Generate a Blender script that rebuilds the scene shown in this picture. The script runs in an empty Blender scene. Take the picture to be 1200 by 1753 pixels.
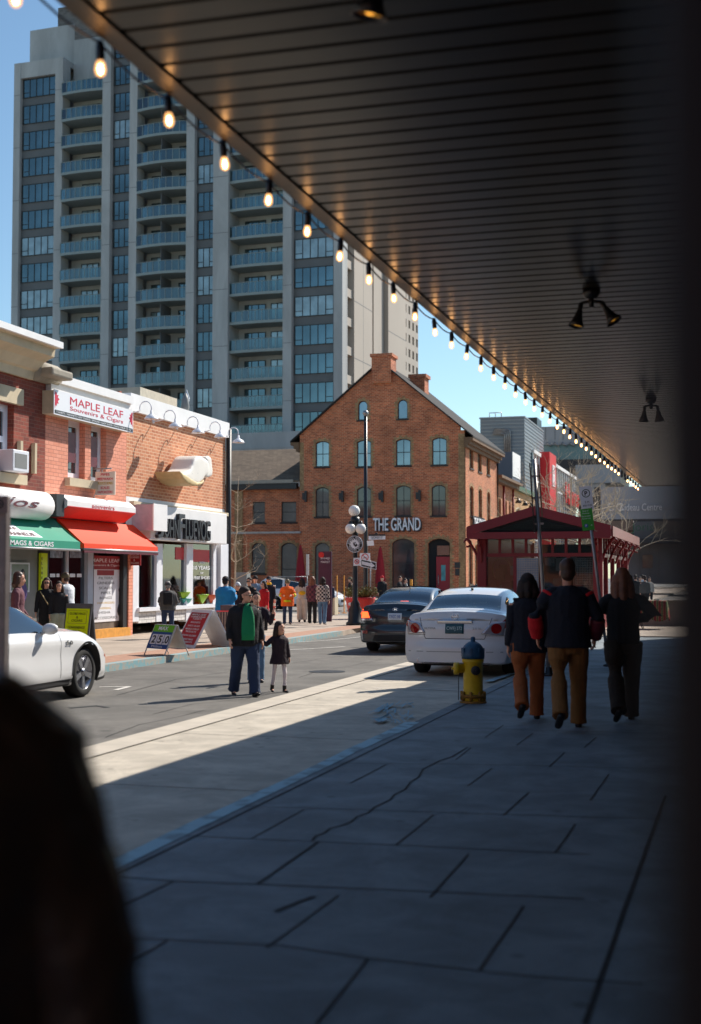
import bpy, bmesh, math, random
from math import sin, cos, tan, atan, radians as R, pi
from mathutils import Vector, Matrix
from mathutils.geometry import tessellate_polygon
random.seed(7)
scn = bpy.context.scene
COL = scn.collection

# ------------------------------------------------------------------ camera
F = 2240.0; CX, CY = 600.0, 876.5; VPX, HOR = 1245.0, 988.0; EYE = 1.66
PITCH = atan((HOR-CY)/F)
YAW = atan((VPX-CX)*cos(PITCH)/F)
cam_d = bpy.data.cameras.new("camera"); cam = bpy.data.objects.new("camera", cam_d); COL.objects.link(cam)
cam.location = (0, 0, EYE); cam.rotation_euler = (pi/2+PITCH, 0, YAW)
cam_d.sensor_fit = 'VERTICAL'; cam_d.sensor_height = 36; cam_d.lens = 36*F/1753
cam_d.clip_start = 0.05; cam_d.clip_end = 3000
cam_d.dof.use_dof = True; cam_d.dof.focus_distance = 26; cam_d.dof.aperture_fstop = 1.8
scn.camera = cam
# ------------------------------------------------------------------ sky + sun
SUN_EL, SUN_AZ = R(41), R(29)                      # azimuth measured from +Y towards +X
w = bpy.data.worlds.new("World"); scn.world = w; w.use_nodes = True
nt = w.node_tree; bg = nt.nodes['Background']
sky = nt.nodes.new('ShaderNodeTexSky'); sky.sky_type = 'NISHITA'; sky.sun_disc = False
sky.sun_elevation = SUN_EL; sky.sun_rotation = SUN_AZ
sky.air_density = 1.0; sky.dust_density = 0.2; sky.ozone_density = 2.6
tint = nt.nodes.new('ShaderNodeMix'); tint.data_type = 'RGBA'; tint.blend_type = 'MULTIPLY'; tint.inputs[0].default_value = 1; tint.inputs[7].default_value = (.96, 1.045, 1.0, 1)
nt.links.new(sky.outputs[0], tint.inputs[6]); nt.links.new(tint.outputs[2], bg.inputs[0]); bg.inputs[1].default_value = 0.105
sl = bpy.data.lights.new("sun", 'SUN'); sl.energy = 5.0; sl.angle = R(0.5); sl.color = (1, .93, .83)
so = bpy.data.objects.new("sun", sl); COL.objects.link(so)
sd = Vector((cos(SUN_EL)*sin(SUN_AZ), cos(SUN_EL)*cos(SUN_AZ), sin(SUN_EL)))
so.rotation_euler = sd.to_track_quat('Z', 'Y').to_euler(); so.location = (30, 60, 80)
scn.view_settings.view_transform = 'Standard'; scn.view_settings.look = 'None'
scn.view_settings.exposure = 0.42; scn.view_settings.gamma = 1
scn.cycles.max_bounces = 6; scn.cycles.transparent_max_bounces = 12

# ------------------------------------------------------------------ pixel -> world (used to measure positions)
CM = Matrix.Rotation(YAW, 3, 'Z') @ Matrix.Rotation(pi/2+PITCH, 3, 'X')
def ray(x, y): return CM @ Vector((x-CX, -(y-CY), -F))
def G(x, y, z=0.0):
    d = ray(x, y); t = (z-EYE)/d.z; return Vector((d.x*t, d.y*t, z))
def WX(x, y, X):
    d = ray(x, y); t = X/d.x; return Vector((X, d.y*t, EYE+d.z*t))
def WY(x, y, Y):
    d = ray(x, y); t = Y/d.y; return Vector((d.x*t, Y, EYE+d.z*t))
def DP(x, y, D):
    d = ray(x, y); t = D/F; return Vector((d.x*t, d.y*t, EYE+d.z*t))
def PL(x, y, o, n):                                   # pixel on the plane through o with normal n
    d = ray(x, y); n = Vector(n); t = (Vector(o)-Vector((0, 0, EYE))).dot(n)/d.dot(n)
    return Vector((0, 0, EYE))+d*t

# ------------------------------------------------------------------ materials
def srgb(*c):
    return tuple(((v/255)/12.92 if v/255 <= .04045 else ((v/255+.055)/1.055)**2.4) for v in c)
MATS = {}
def mat(name, col, rough=.6, metal=0, var=.12, vs=6.0, bump=0.0, bs=60., spec=.5, emit=None, es=0, coat=0, stretch=None, col2=None, thr=None, alpha=None, trans=0, detail=4, grime=0, gs=2.3, spots=0):
    if name in MATS: return MATS[name]
    m = bpy.data.materials.new(name); m.use_nodes = True; MATS[name] = m
    t = m.node_tree; N = t.nodes; L = t.links; b = N['Principled BSDF']
    b.inputs['Roughness'].default_value = rough; b.inputs['Metallic'].default_value = metal
    b.inputs['Specular IOR Level'].default_value = spec
    if coat: b.inputs['Coat Weight'].default_value = coat; b.inputs['Coat Roughness'].default_value = .05
    if trans: b.inputs['Transmission Weight'].default_value = trans
    if alpha is not None: b.inputs['Alpha'].default_value = alpha
    tc = N.new('ShaderNodeTexCoord'); mp = N.new('ShaderNodeMapping'); L.new(tc.outputs['Object'], mp.inputs[0])
    if stretch: mp.inputs['Scale'].default_value = stretch
    c = Vector(col)
    if var > 0 or col2:
        n = N.new('ShaderNodeTexNoise'); n.inputs['Scale'].default_value = vs; n.inputs['Detail'].default_value = detail
        L.new(mp.outputs[0], n.inputs['Vector'])
        r = N.new('ShaderNodeValToRGB'); L.new(n.outputs[0], r.inputs[0])
        r.color_ramp.elements[0].position = .3 if thr is None else thr-.06; r.color_ramp.elements[1].position = .7 if thr is None else thr+.06
        a = c*(1-var); d = Vector(col2) if col2 else c*(1+var)
        r.color_ramp.elements[0].color = (*a, 1); r.color_ramp.elements[1].color = (*d, 1)
        out = r.outputs[0]
        if grime:
            g1 = N.new('ShaderNodeTexNoise'); g1.inputs['Scale'].default_value = gs; g1.inputs['Detail'].default_value = 12; g1.inputs['Roughness'].default_value = .72; g1.inputs['Distortion'].default_value = .6; L.new(mp.outputs[0], g1.inputs['Vector'])
            mr = N.new('ShaderNodeMapRange'); mr.inputs[1].default_value = .42; mr.inputs[2].default_value = .6; mr.inputs[3].default_value = 1-grime; mr.inputs[4].default_value = 1.04; L.new(g1.outputs[0], mr.inputs[0])
            mx = N.new('ShaderNodeMix'); mx.data_type = 'RGBA'; mx.blend_type = 'MULTIPLY'; mx.inputs[0].default_value = 1; L.new(out, mx.inputs[6]); L.new(mr.outputs[0], mx.inputs[7]); out = mx.outputs[2]
        if spots:
            vo = N.new('ShaderNodeTexVoronoi'); vo.inputs['Scale'].default_value = spots; L.new(mp.outputs[0], vo.inputs['Vector'])
            m2 = N.new('ShaderNodeMapRange'); m2.inputs[1].default_value = .05; m2.inputs[2].default_value = .11; m2.inputs[3].default_value = .5; m2.inputs[4].default_value = 1; L.new(vo.outputs['Distance'], m2.inputs[0])
            mx = N.new('ShaderNodeMix'); mx.data_type = 'RGBA'; mx.blend_type = 'MULTIPLY'; mx.inputs[0].default_value = .8; L.new(out, mx.inputs[6]); L.new(m2.outputs[0], mx.inputs[7]); out = mx.outputs[2]
        L.new(out, b.inputs['Base Color'])
    else: b.inputs['Base Color'].default_value = (*c, 1)
    if bump:
        n2 = N.new('ShaderNodeTexNoise'); n2.inputs['Scale'].default_value = bs; n2.inputs['Detail'].default_value = 5
        L.new(mp.outputs[0], n2.inputs['Vector']); bp = N.new('ShaderNodeBump'); bp.inputs['Strength'].default_value = bump
        bp.inputs['Distance'].default_value = .02; L.new(n2.outputs[0], bp.inputs['Height']); L.new(bp.outputs[0], b.inputs['Normal'])
    if emit: b.inputs['Emission Color'].default_value = (*emit, 1); b.inputs['Emission Strength'].default_value = es
    return m
def brick_mat(name, c1, c2, mortar, scale=1.0, bw=.21, bh=.075, ms=.008, stain=.25, bump=.4, mixc=None):
    m = bpy.data.materials.new(name); m.use_nodes = True; MATS[name] = m
    t = m.node_tree; N = t.nodes; L = t.links; b = N['Principled BSDF']; b.inputs['Roughness'].default_value = .85
    tc = N.new('ShaderNodeTexCoord'); s = N.new('ShaderNodeSeparateXYZ'); L.new(tc.outputs['Object'], s.inputs[0])
    ad = N.new('ShaderNodeMath'); ad.operation = 'ADD'; L.new(s.outputs[0], ad.inputs[0]); L.new(s.outputs[1], ad.inputs[1])
    cb = N.new('ShaderNodeCombineXYZ'); L.new(ad.outputs[0], cb.inputs[0]); L.new(s.outputs[2], cb.inputs[1])
    bt = N.new('ShaderNodeTexBrick'); L.new(cb.outputs[0], bt.inputs[0])
    bt.inputs['Color1'].default_value = (*c1, 1); bt.inputs['Color2'].default_value = (*c2, 1); bt.inputs['Mortar'].default_value = (*mortar, 1)
    bt.inputs['Scale'].default_value = scale; bt.inputs['Brick Width'].default_value = bw; bt.inputs['Row Height'].default_value = bh
    bt.inputs['Mortar Size'].default_value = ms; bt.inputs['Mortar Smooth'].default_value = .3; bt.inputs['Bias'].default_value = -.1
    n = N.new('ShaderNodeTexNoise'); n.inputs['Scale'].default_value = .55; n.inputs['Detail'].default_value = 6; n.inputs['Roughness'].default_value = .65
    L.new(tc.outputs['Object'], n.inputs['Vector'])
    mr = N.new('ShaderNodeMapRange'); mr.inputs[1].default_value = .3; mr.inputs[2].default_value = .7; mr.inputs[3].default_value = 1-stain; mr.inputs[4].default_value = 1+stain*.6
    L.new(n.outputs[0], mr.inputs[0])
    mx = N.new('ShaderNodeMix'); mx.data_type = 'RGBA'; mx.blend_type = 'MULTIPLY'; mx.inputs[0].default_value = 1
    L.new(bt.outputs[0], mx.inputs[6]); L.new(mr.outputs[0], mx.inputs[7]); L.new(mx.outputs[2], b.inputs['Base Color'])
    bp = N.new('ShaderNodeBump'); bp.inputs['Strength'].default_value = bump; bp.inputs['Distance'].default_value = .01; bp.invert = True
    L.new(bt.outputs[1], bp.inputs['Height']); L.new(bp.outputs[0], b.inputs['Normal'])
    return m
def glass_mat(name, tint, alpha=.35, rough=.03, refl=.5):
    """pane: part see-through tint, part mirror"""
    m = bpy.data.materials.new(name); m.use_nodes = True; MATS[name] = m
    t = m.node_tree; N = t.nodes; L = t.links; N.remove(N['Principled BSDF']); o = N['Material Output']
    tr = N.new('ShaderNodeBsdfTransparent'); tr.inputs[0].default_value = (*tint, 1)
    gl = N.new('ShaderNodeBsdfGlossy'); gl.inputs[1].default_value = rough; gl.inputs[0].default_value = (.85, .93, 1, 1)
    fr = N.new('ShaderNodeFresnel'); fr.inputs[0].default_value = 1.5
    ma = N.new('ShaderNodeMath'); ma.operation = 'MULTIPLY_ADD'; ma.inputs[1].default_value = 1.2; ma.inputs[2].default_value = refl*.3
    L.new(fr.outputs[0], ma.inputs[0])
    mx = N.new('ShaderNodeMixShader'); L.new(ma.outputs[0], mx.inputs[0]); L.new(tr.outputs[0], mx.inputs[1]); L.new(gl.outputs[0], mx.inputs[2])
    L.new(mx.outputs[0], o.inputs[0]); return m

# ------------------------------------------------------------------ mesh builder
class MB:
    def __init__(s, M=None): s.v = []; s.f = []; s.M = M or Matrix(); s.mi = []; s.cur = 0; s.sm = []
    def add(s, vs, fs, smooth=False):
        n = len(s.v); s.v += [tuple(s.M @ Vector(v)) for v in vs]; s.f += [tuple(i+n for i in f) for f in fs]
        s.mi += [s.cur]*len(fs); s.sm += [smooth]*len(fs); return s
    def box(s, x0, x1, y0, y1, z0, z1, M=None):
        vs = [(x, y, z) for z in (z0, z1) for y in (y0, y1) for x in (x0, x1)]
        if M: vs = [M @ Vector(v) for v in vs]
        return s.add(vs, [(0, 2, 3, 1), (4, 5, 7, 6), (0, 1, 5, 4), (2, 6, 7, 3), (0, 4, 6, 2), (1, 3, 7, 5)])
    def cbox(s, c, d, M=None): return s.box(c[0]-d[0]/2, c[0]+d[0]/2, c[1]-d[1]/2, c[1]+d[1]/2, c[2]-d[2]/2, c[2]+d[2]/2, M)
    def bbox(s, x0, x1, y0, y1, z0, z1, b=.01, M=None):   # box with chamfered edges
        bm = bmesh.new(); bmesh.ops.create_cube(bm, size=1)
        for v in bm.verts: v.co = Vector(((x0+x1)/2+v.co.x*(x1-x0), (y0+y1)/2+v.co.y*(y1-y0), (z0+z1)/2+v.co.z*(z1-z0)))
        bmesh.ops.bevel(bm, geom=bm.edges[:], offset=b, segments=2, affect='EDGES', profile=.5)
        bm.verts.ensure_lookup_table(); vs = [v.co.copy() for v in bm.verts]
        if M: vs = [M @ v for v in vs]
        s.add(vs, [tuple(v.index for v in f.verts) for f in bm.faces]); bm.free(); return s
    def quad(s, *p): return s.add(p, [tuple(range(len(p)))])
    def ring(s, c, ax, r, n, ell=1, up=None):
        ax = Vector(ax).normalized(); u = Vector(up) if up else (Vector((0, 0, 1)) if abs(ax.z) < .9 else Vector((1, 0, 0)))
        a = ax.cross(u).normalized(); b = a.cross(ax).normalized()
        return [Vector(c)+a*cos(2*pi*i/n)*r+b*sin(2*pi*i/n)*r*ell for i in range(n)]
    def tube(s, pts, rad, n=8, caps=True, ell=1, up=None):
        pts = [Vector(p) for p in pts]; rad = rad if hasattr(rad, '__len__') else [rad]*len(pts); vs = []; fs = []
        for i, p in enumerate(pts):
            d = (pts[min(i+1, len(pts)-1)]-pts[max(i-1, 0)])
            if d.length < 1e-9: d = Vector((0, 0, 1))
            e = ell[i] if hasattr(ell, '__len__') else ell
            vs += s.ring(p, d, rad[i], n, e, up)
        for i in range(len(pts)-1):
            for j in range(n): fs.append((i*n+j, i*n+(j+1) % n, (i+1)*n+(j+1) % n, (i+1)*n+j))
        if caps: fs.append(tuple(range(n-1, -1, -1))); fs.append(tuple(range((len(pts)-1)*n, len(pts)*n)))
        return s.add(vs, fs, True)
    def lathe(s, prof, c=(0, 0, 0), n=16, M=None, caps=True):
        vs = []; fs = []
        for r, z in prof: vs += [Vector((r*cos(2*pi*i/n), r*sin(2*pi*i/n), z)) for i in range(n)]
        M = M or Matrix(); vs = [M @ v + Vector(c) for v in vs]
        for i in range(len(prof)-1):
            for j in range(n): fs.append((i*n+j, i*n+(j+1) % n, (i+1)*n+(j+1) % n, (i+1)*n+j))
        if caps: fs.append(tuple(range(n-1, -1, -1))); fs.append(tuple(range((len(prof)-1)*n, len(prof)*n)))
        return s.add(vs, fs, True)
    def ball(s, c, r, n=12, sq=(1, 1, 1), M=None):
        m = n//2; vs = [Vector((0, 0, -1))]; fs = []
        for i in range(1, m): vs += [Vector((cos(2*pi*j/n)*sin(pi*i/m), sin(2*pi*j/n)*sin(pi*i/m), -cos(pi*i/m))) for j in range(n)]
        vs.append(Vector((0, 0, 1))); M = M or Matrix()
        for j in range(n): fs.append((0, 1+(j+1) % n, 1+j)); fs.append((len(vs)-1, 1+(m-2)*n+j, 1+(m-2)*n+(j+1) % n))
        for i in range(m-2):
            for j in range(n): fs.append((1+i*n+j, 1+i*n+(j+1) % n, 1+(i+1)*n+(j+1) % n, 1+(i+1)*n+j))
        return s.add([Vector(c)+M @ Vector((v.x*r*sq[0], v.y*r*sq[1], v.z*r*sq[2])) for v in vs], fs, True)
    def plate(s, outer, holes, fn, th):
        """polygon with holes in (a,b); fn(a,b,c) maps to 3D; c from 0 to th"""
        loops = [outer]+holes; P = [[Vector((a, b, 0)) for a, b in l] for l in loops]
        flat = [p for l in loops for p in l]; tri = tessellate_polygon(P); n = len(flat)
        vs = [fn(a, b, 0) for a, b in flat]+[fn(a, b, th) for a, b in flat]
        fs = [tuple(t) for t in tri]
        if th: fs += [tuple(i+n for i in reversed(t)) for t in tri]
        k = 0
        if th:
            for l in loops:
                for i in range(len(l)): a = k+i; b = k+(i+1) % len(l); fs.append((a, b, b+n, a+n))
                k += len(l)
        return s.add(vs, fs)
    def build(s, name, m, parent=None, smooth=None, bevel=0, fix=True):
        off = Vector(); p = parent
        while p: off += p.location; p = p.parent
        me = bpy.data.meshes.new(name); me.from_pydata([tuple(Vector(v)-off) for v in s.v], [], s.f)
        ms = m if isinstance(m, (list, tuple)) else [m]
        for x in ms: me.materials.append(MATS[x] if isinstance(x, str) else x)
        for i, p in enumerate(me.polygons): p.material_index = s.mi[i]; p.use_smooth = s.sm[i] if smooth is None else smooth
        if fix:
            bm = bmesh.new(); bm.from_mesh(me); bmesh.ops.recalc_face_normals(bm, faces=bm.faces[:]); bm.to_mesh(me); bm.free()
        me.update(); o = bpy.data.objects.new(name, me); COL.objects.link(o)
        if parent: o.parent = parent
        if bevel:
            bv = o.modifiers.new('bevel', 'BEVEL'); bv.width = bevel; bv.segments = 2; bv.limit_method = 'ANGLE'
        return o
def tag(o, label=None, cat=None, group=None, kind=None):
    if label: o['label'] = label
    if cat: o['category'] = cat
    if group: o['group'] = group
    if kind: o['kind'] = kind
    return o
def thing(name, label, cat, loc=(0, 0, 0), group=None):
    o = bpy.data.objects.new(name, None); COL.objects.link(o); o.location = loc; o.empty_display_size = .2
    return tag(o, label, cat, group)
def struct(mb, name, m, **k): return tag(mb.build(name, m, **k), kind='structure')
def copy_tree(o, parent=None):
    c = o.copy(); COL.objects.link(c); c.parent = parent
    for ch in list(o.children): copy_tree(ch, c)
    return c
def inst(root, loc, label=None, rotz=None):
    c = copy_tree(root); c.location = loc
    if label: c['label'] = label
    if rotz is not None: c.rotation_euler = (0, 0, rotz)
    return c
def TZ(loc, rz=0, s=1): return Matrix.Translation(loc) @ Matrix.Rotation(rz, 4, 'Z') @ Matrix.Scale(s, 4)
def text(body, m, parent, origin, right, up, h, w=None, depth=.004, align='CENTER', name='lettering', sx=1.0, bold=0.0, shear=0):
    """flat or raised lettering; origin = centre of the line; right/up unit vectors"""
    cu = bpy.data.curves.new(name, 'FONT'); cu.body = body; cu.align_x = align; cu.align_y = 'CENTER'; cu.size = 1; cu.resolution_u = 3
    cu.extrude = 0; cu.offset = bold; cu.shear = shear; cu.space_line = 1.15
    ob = bpy.data.objects.new(name, cu); COL.objects.link(ob)
    bpy.context.view_layer.update()
    me = bpy.data.meshes.new_from_object(ob.evaluated_get(bpy.context.evaluated_depsgraph_get()))
    bpy.data.objects.remove(ob); bpy.data.curves.remove(cu)
    vs = [v.co.copy() for v in me.vertices]; fs = [tuple(p.vertices) for p in me.polygons]; bpy.data.meshes.remove(me)
    if not vs: return None
    x0 = min(v.x for v in vs); x1 = max(v.x for v in vs); y0 = min(v.y for v in vs); y1 = max(v.y for v in vs)
    sy = h/(y1-y0); sxx = (w/(x1-x0)) if w else sy*sx
    cx = (x0+x1)/2 if align == 'CENTER' else x0
    rt = Vector(right).normalized(); u = Vector(up).normalized(); n = rt.cross(u); o = Vector(origin)
    mb = MB(); k = len(vs)
    P = lambda v, d: o+rt*((v.x-cx)*sxx)+u*((v.y-(y0+y1)/2)*sy)+n*d
    from collections import Counter
    ec = Counter(); 
    for f in fs:
        for i in range(len(f)): ec[(f[i], f[(i+1) % len(f)])] += 1
    F2 = list(fs)+[tuple(i+k for i in reversed(f)) for f in fs]
    for (a, b) in ec:
        if (b, a) not in ec: F2.append((a, a+k, b+k, b))
    mb.add([P(v, depth) for v in vs]+[P(v, 0) for v in vs], F2)
    return mb.build(name, m, parent)
def arch_pts(x0, x1, z0, z1, rise, n=10):
    """window outline with segmental arch; z1 = top of the arch"""
    pts = [(x0, z0), (x1, z0)]
    w = (x1-x0)/2; rise = min(rise, w); r = (w*w+rise*rise)/(2*rise); cz = z1-r; a = math.asin(min(1, w/r))
    for i in range(n+1):
        t = a-2*a*i/n; pts.append(((x0+x1)/2+r*sin(t), cz+r*cos(t)))
    return pts
# ------------------------------------------------------------------ common materials
mat('asphalt', srgb(112,108,102), .85, var=.14, vs=1.2, bump=.5, bs=120, detail=10, grime=.28, gs=.9, spots=1.1)
mat('asphalt_far', srgb(120,114,108), .85, var=.1, vs=.8)
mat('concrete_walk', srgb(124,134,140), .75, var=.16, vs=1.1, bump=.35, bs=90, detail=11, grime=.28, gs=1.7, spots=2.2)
mat('concrete_lane', srgb(190,180,164), .8, var=.12, vs=1.6, bump=.3, bs=90, detail=10, grime=.2, gs=2.1, spots=2.6)
mat('gutter', srgb(188,178,163), .8, var=.1, vs=3, bump=.2)
mat('walk_far', srgb(176,160,144), .8, var=.12, vs=.9, bump=.2, detail=9, grime=.16, gs=1.2)
mat('brick_band', srgb(170,130,108), .85, var=.15, vs=8)
mat('joint', (.02,.021,.023), .9, var=.3)
mat('kerb_blue', srgb(125,165,172), .7, var=0.0, col2=srgb(165,160,150), vs=9, thr=.5, detail=9)
mat('chalk_blue', srgb(130,150,156), .8, var=0.0, vs=4, col2=srgb(158,192,202), thr=.46, detail=12)
mat('line_white', srgb(205,200,192), .7, var=.15, vs=9)
mat('concrete_tower', srgb(176,178,178), .85, var=.1, vs=.18, bump=.1, grime=.14, gs=.35, stretch=(1, 1, .25))
mat('concrete_side', srgb(176,166,155), .85, var=.06, vs=.12)
mat('spandrel', srgb(98,100,102), .6, var=.1, vs=.5)
mat('slab_edge', srgb(138,150,150), .5, var=.08)
mat('frame_dark', (.02,.022,.025), .5, var=0)
mat('tower_glass', (.12,.185,.205), .06, metal=.75, var=.35, vs=.25)
mat('tower_glass_curtain', (.28,.36,.38), .12, metal=.35, var=.25, vs=.9)
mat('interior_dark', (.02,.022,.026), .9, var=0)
mat('white_paint', srgb(235,233,232), .55, var=.05, vs=2)
mat('stone', srgb(200,184,155), .8, var=.12, vs=2, bump=.15)
mat('black_metal', (.012,.012,.014), .35, metal=0, var=.2, spec=.5)
mat('steel', srgb(150,150,152), .4, metal=.8, var=.15, vs=5)
mat('galv', srgb(165,163,160), .45, metal=.5, var=.15, vs=7)
brick_mat('brick_grand', srgb(205,112,72), srgb(150,72,48), srgb(200,158,124), bw=.36, bh=.13, ms=.016, stain=.35)
brick_mat('brick_grand_side', srgb(196,116,76), srgb(160,86,56), srgb(205,165,128), bw=.36, bh=.13, ms=.014, stain=.22)
brick_mat('brick_left', srgb(150,68,50), srgb(112,50,40), srgb(140,95,78), bw=.24, bh=.085, stain=.2)
brick_mat('brick_salmon', srgb(232,158,132), srgb(222,142,114), srgb(186,116,94), bw=.25, bh=.09, stain=.1)
brick_mat('brick_orange', srgb(214,142,102), srgb(180,106,72), srgb(225,185,150), bw=.25, bh=.09, ms=.012, stain=.15)
brick_mat('brick_white', srgb(225,223,220), srgb(210,208,206), srgb(150,148,146), bw=.3, bh=.1, ms=.01, stain=.1)
brick_mat('quoin', srgb(178,145,104), srgb(140,108,76), srgb(120,98,76), bw=.21, bh=.15, stain=.2)
brick_mat('shingle', srgb(122,104,86), srgb(98,82,68), srgb(70,60,52), bw=.4, bh=.13, ms=.012, stain=.15)
mat('cornice_brown', srgb(110,84,62), .8, var=.2, vs=2)
mat('roof_metal', srgb(150,158,165), .45, metal=.3, var=.1)

# ------------------------------------------------------------------ ground, roads, pavements
ZS = .03; ZF = .12
g = MB(); g.quad((-900, -60, -.03), (900, -60, -.03), (900, 1500, -.03), (-900, 1500, -.03)); struct(g, 'ground', 'asphalt_far')
g = MB(); g.quad((-10.5, -20, 0), (-5.55, -20, 0), (-5.0, 64, 0), (-10.5, 64, 0)); struct(g, 'road', 'asphalt')
g = MB(); g.box(-5.62, -3.42, -20, 64, -.02, .006); g.cur = 1; g.box(-6.02, -5.62, -20, 64, -.02, .010)
struct(g, 'parking_lane', ['concrete_lane', 'gutter'])
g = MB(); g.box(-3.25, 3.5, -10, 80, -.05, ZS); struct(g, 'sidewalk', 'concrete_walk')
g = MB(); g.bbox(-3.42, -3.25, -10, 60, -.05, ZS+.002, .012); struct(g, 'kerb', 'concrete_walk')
# worn strip of blue paint and joints traced as ground strips
def strip(mb, pts, wd, z, jit=.0):
    P = [G(x, y, z) for x, y in pts]; q = []
    for i in range(len(P)-1):
        n = max(1, int((P[i+1]-P[i]).length/.25))
        for k in range(n): q.append(P[i].lerp(P[i+1], k/n))
    q.append(P[-1]); vs = []; fs = []
    for i, p in enumerate(q):
        d = (q[min(i+1, len(q)-1)]-q[max(0, i-1)]).normalized(); n = Vector((-d.y, d.x, 0))
        j = random.uniform(-jit, jit); ww = wd*random.uniform(1-3*min(jit, .02)*10, 1+3*min(jit, .02)*10)/2
        vs += [p+n*(ww+j), p-n*(ww-j)]
    for i in range(len(q)-1): fs.append((2*i, 2*i+1, 2*i+3, 2*i+2))
    mb.add(vs, fs)
g = MB()
for X in (-3.245,): g.quad((X, -5, ZS+.004), (X+.014, -5, ZS+.004), (X+.014, 60, ZS+.004), (X, 60, ZS+.004))
J = [([(190,1499),(300,1508),(440,1513),(700,1524),(1000,1538)], .016), ([(575,1306),(760,1308),(960,1311),(1150,1317)], .014),
     ([(310,1430),(470,1437),(720,1448),(1010,1462)], .014), ([(420,1380),(530,1383),(720,1389),(1130,1402)], .014),
     ([(440,1513),(545,1440)], .02), ([(535,1438),(541,1430),(556,1425),(566,1417),(584,1413),(601,1406),(612,1397),(630,1391),(641,1381),(668,1369),(676,1359),(694,1351),(703,1338),(717,1330),(724,1316),(752,1302),(774,1295),(800,1279)], .018),
     ([(430,1435),(520,1385)], .012), ([(678,1446),(742,1394)], .012), ([(735,1536),(802,1462)], .013), ([(600,1340),(660,1309)], .013),
     ([(200,1555),(296,1508)], .014), ([(455,1622),(580,1532)], .012), ([(222,1648),(286,1609)], .014), ([(210,1604),(480,1618),(630,1640),(900,1670),(1100,1684)], .013),
     ([(800,1345),(842,1315)], .011), ([(862,1395),(905,1356)], .012), ([(950,1460),(985,1410)], .012), ([(1010,1370),(1042,1325)], .011),
     ([(940,1312),(966,1288)], .01), ([(885,1275),(912,1255)], .01), ([(700,1244),(840,1248),(1000,1252),(1130,1256)], .014), ([(760,1205),(900,1209),(1120,1215)], .014),
     ([(780,1300),(806,1280)], .01), ([(1000,1280),(1020,1262)], .01), ([(830,1262),(862,1241)], .01), ([(880,1180),(905,1165)], .01),
     ([(540,1753),(630,1640)], .012), ([(820,1660),(896,1550)], .012), ([(1000,1753),(1060,1580),(1138,1362)], .022), ([(470,1560),(520,1540),(538,1534)], .03)]
for p, wd in J: strip(g, p, wd*.9, ZS+.0045, .002)
struct(g, 'sidewalk_joints', 'joint')
g = MB()
for Y in (6.3, 9.6, 12.9, 16.2, 20.2, 24.5, 29, 34): g.quad((-5.6, Y, .0105), (-3.43, Y, .0105), (-3.43, Y+.012, .0105), (-5.6, Y+.012, .0105))
g.quad((-5.625, -10, .0145), (-5.61, -10, .0145), (-5.61, 60, .0145), (-5.625, 60, .0145))
struct(g, 'lane_joints', 'joint')
# blue paint: worn line along the kerb plus a scribbled patch
g = MB(); strip(g, [(150,1502),(190,1482),(330,1414),(430,1367),(480,1344),(560,1306),(600,1286),(650,1263),(690,1246),(708,1236)], .13, ZS+.006, .003)
strip(g, [(560,1303),(600,1283),(650,1260),(700,1236)], .08, ZS+.0065, .003)
g.cur = 1; mat('chalk_bright', srgb(135,178,195), .8, var=.1, vs=20)
for i in range(34):
    a = random.uniform(630, 690); b = random.uniform(1204, 1240)
    strip(g, [(a, b), (a+random.uniform(6, 30), b-random.uniform(-6, 12)), (a+random.uniform(0, 22), b+random.uniform(-6, 8))], random.uniform(.01, .035), ZS+.006+i*.0002, .004)
g.cur = 0; strip(g, [(836,1166),(860,1158),(886,1149)], .12, ZS+.006, .004)
struct(g, 'painted_marks', ['chalk_blue', 'chalk_bright'])
g = MB(); strip(g, [(640,1178),(700,1178),(790,1182)], .05, .016, .003); strip(g, [(170,1176),(222,1175)], .08, .006, .004); strip(g, [(198,1181),(222,1175)], .08, .0065, .004)
strip(g, [(480,1113),(520,1111),(590,1107)], .1, .006, .003); strip(g, [(500,1100),(560,1096),(640,1088)], .08, .006, .003)
struct(g, 'road_markings', 'line_white')
g = MB()
for p, wd in (([(120,1212),(165,1208),(185,1211)], .09), ([(262,1222),(330,1205),(420,1196),(500,1180)], .012), ([(180,1262),(240,1240),(300,1228),(352,1215)], .01), ([(200,1190),(300,1163),(392,1150)], .014), ([(500,1135),(560,1126),(612,1120)], .012), ([(512,1160),(545,1148),(600,1140),(655,1128)], .010)): strip(g, p, wd, .0045, .008)
struct(g, 'road_cracks', 'joint')
g = MB(); c = G(560, 1150); g.add([(c.x+.32*cos(i*pi/14), c.y+.32*sin(i*pi/14), .0052) for i in range(28)], [tuple(range(28))]); struct(g, 'manhole_cover', 'frame_dark')
# far pavement with its kerb, the corner plaza and the street behind it
g = MB(); ol = [(-10.5, -20), (-10.5, 30), (-10.6, 36), (-11.1, 41), (-12.2, 46), (-14, 50), (-18, 53), (-40, 54), (-40, -20)]
g.plate(ol, [], lambda a, b, c: Vector((a, b, -.02+c)), ZF+.02); struct(g, 'far_sidewalk', 'walk_far')
g = MB(); ko = [(-10.5, -20), (-10.5, 30), (-10.6, 36)]; ki = [(-10.66, 36), (-10.66, 30), (-10.66, -20)]
g.plate([(-10.5+.012, -20), (-10.5+.012, 30), (-10.6+.012, 36), (-10.8, 36), (-10.70, 30), (-10.70, -20)], [], lambda a, b, c: Vector((a, b, -.015+c)), ZF+.021)
struct(g, 'far_kerb', 'kerb_blue')
g = MB(); g.box(-11.6, -10.75, -10, 40, ZF, ZF+.004); struct(g, 'brick_paving_band', 'brick_band')
g = MB(); g.box(-60, -5, 88, 200, -.02, .10); struct(g, 'north_sidewalk', 'walk_far')
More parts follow.
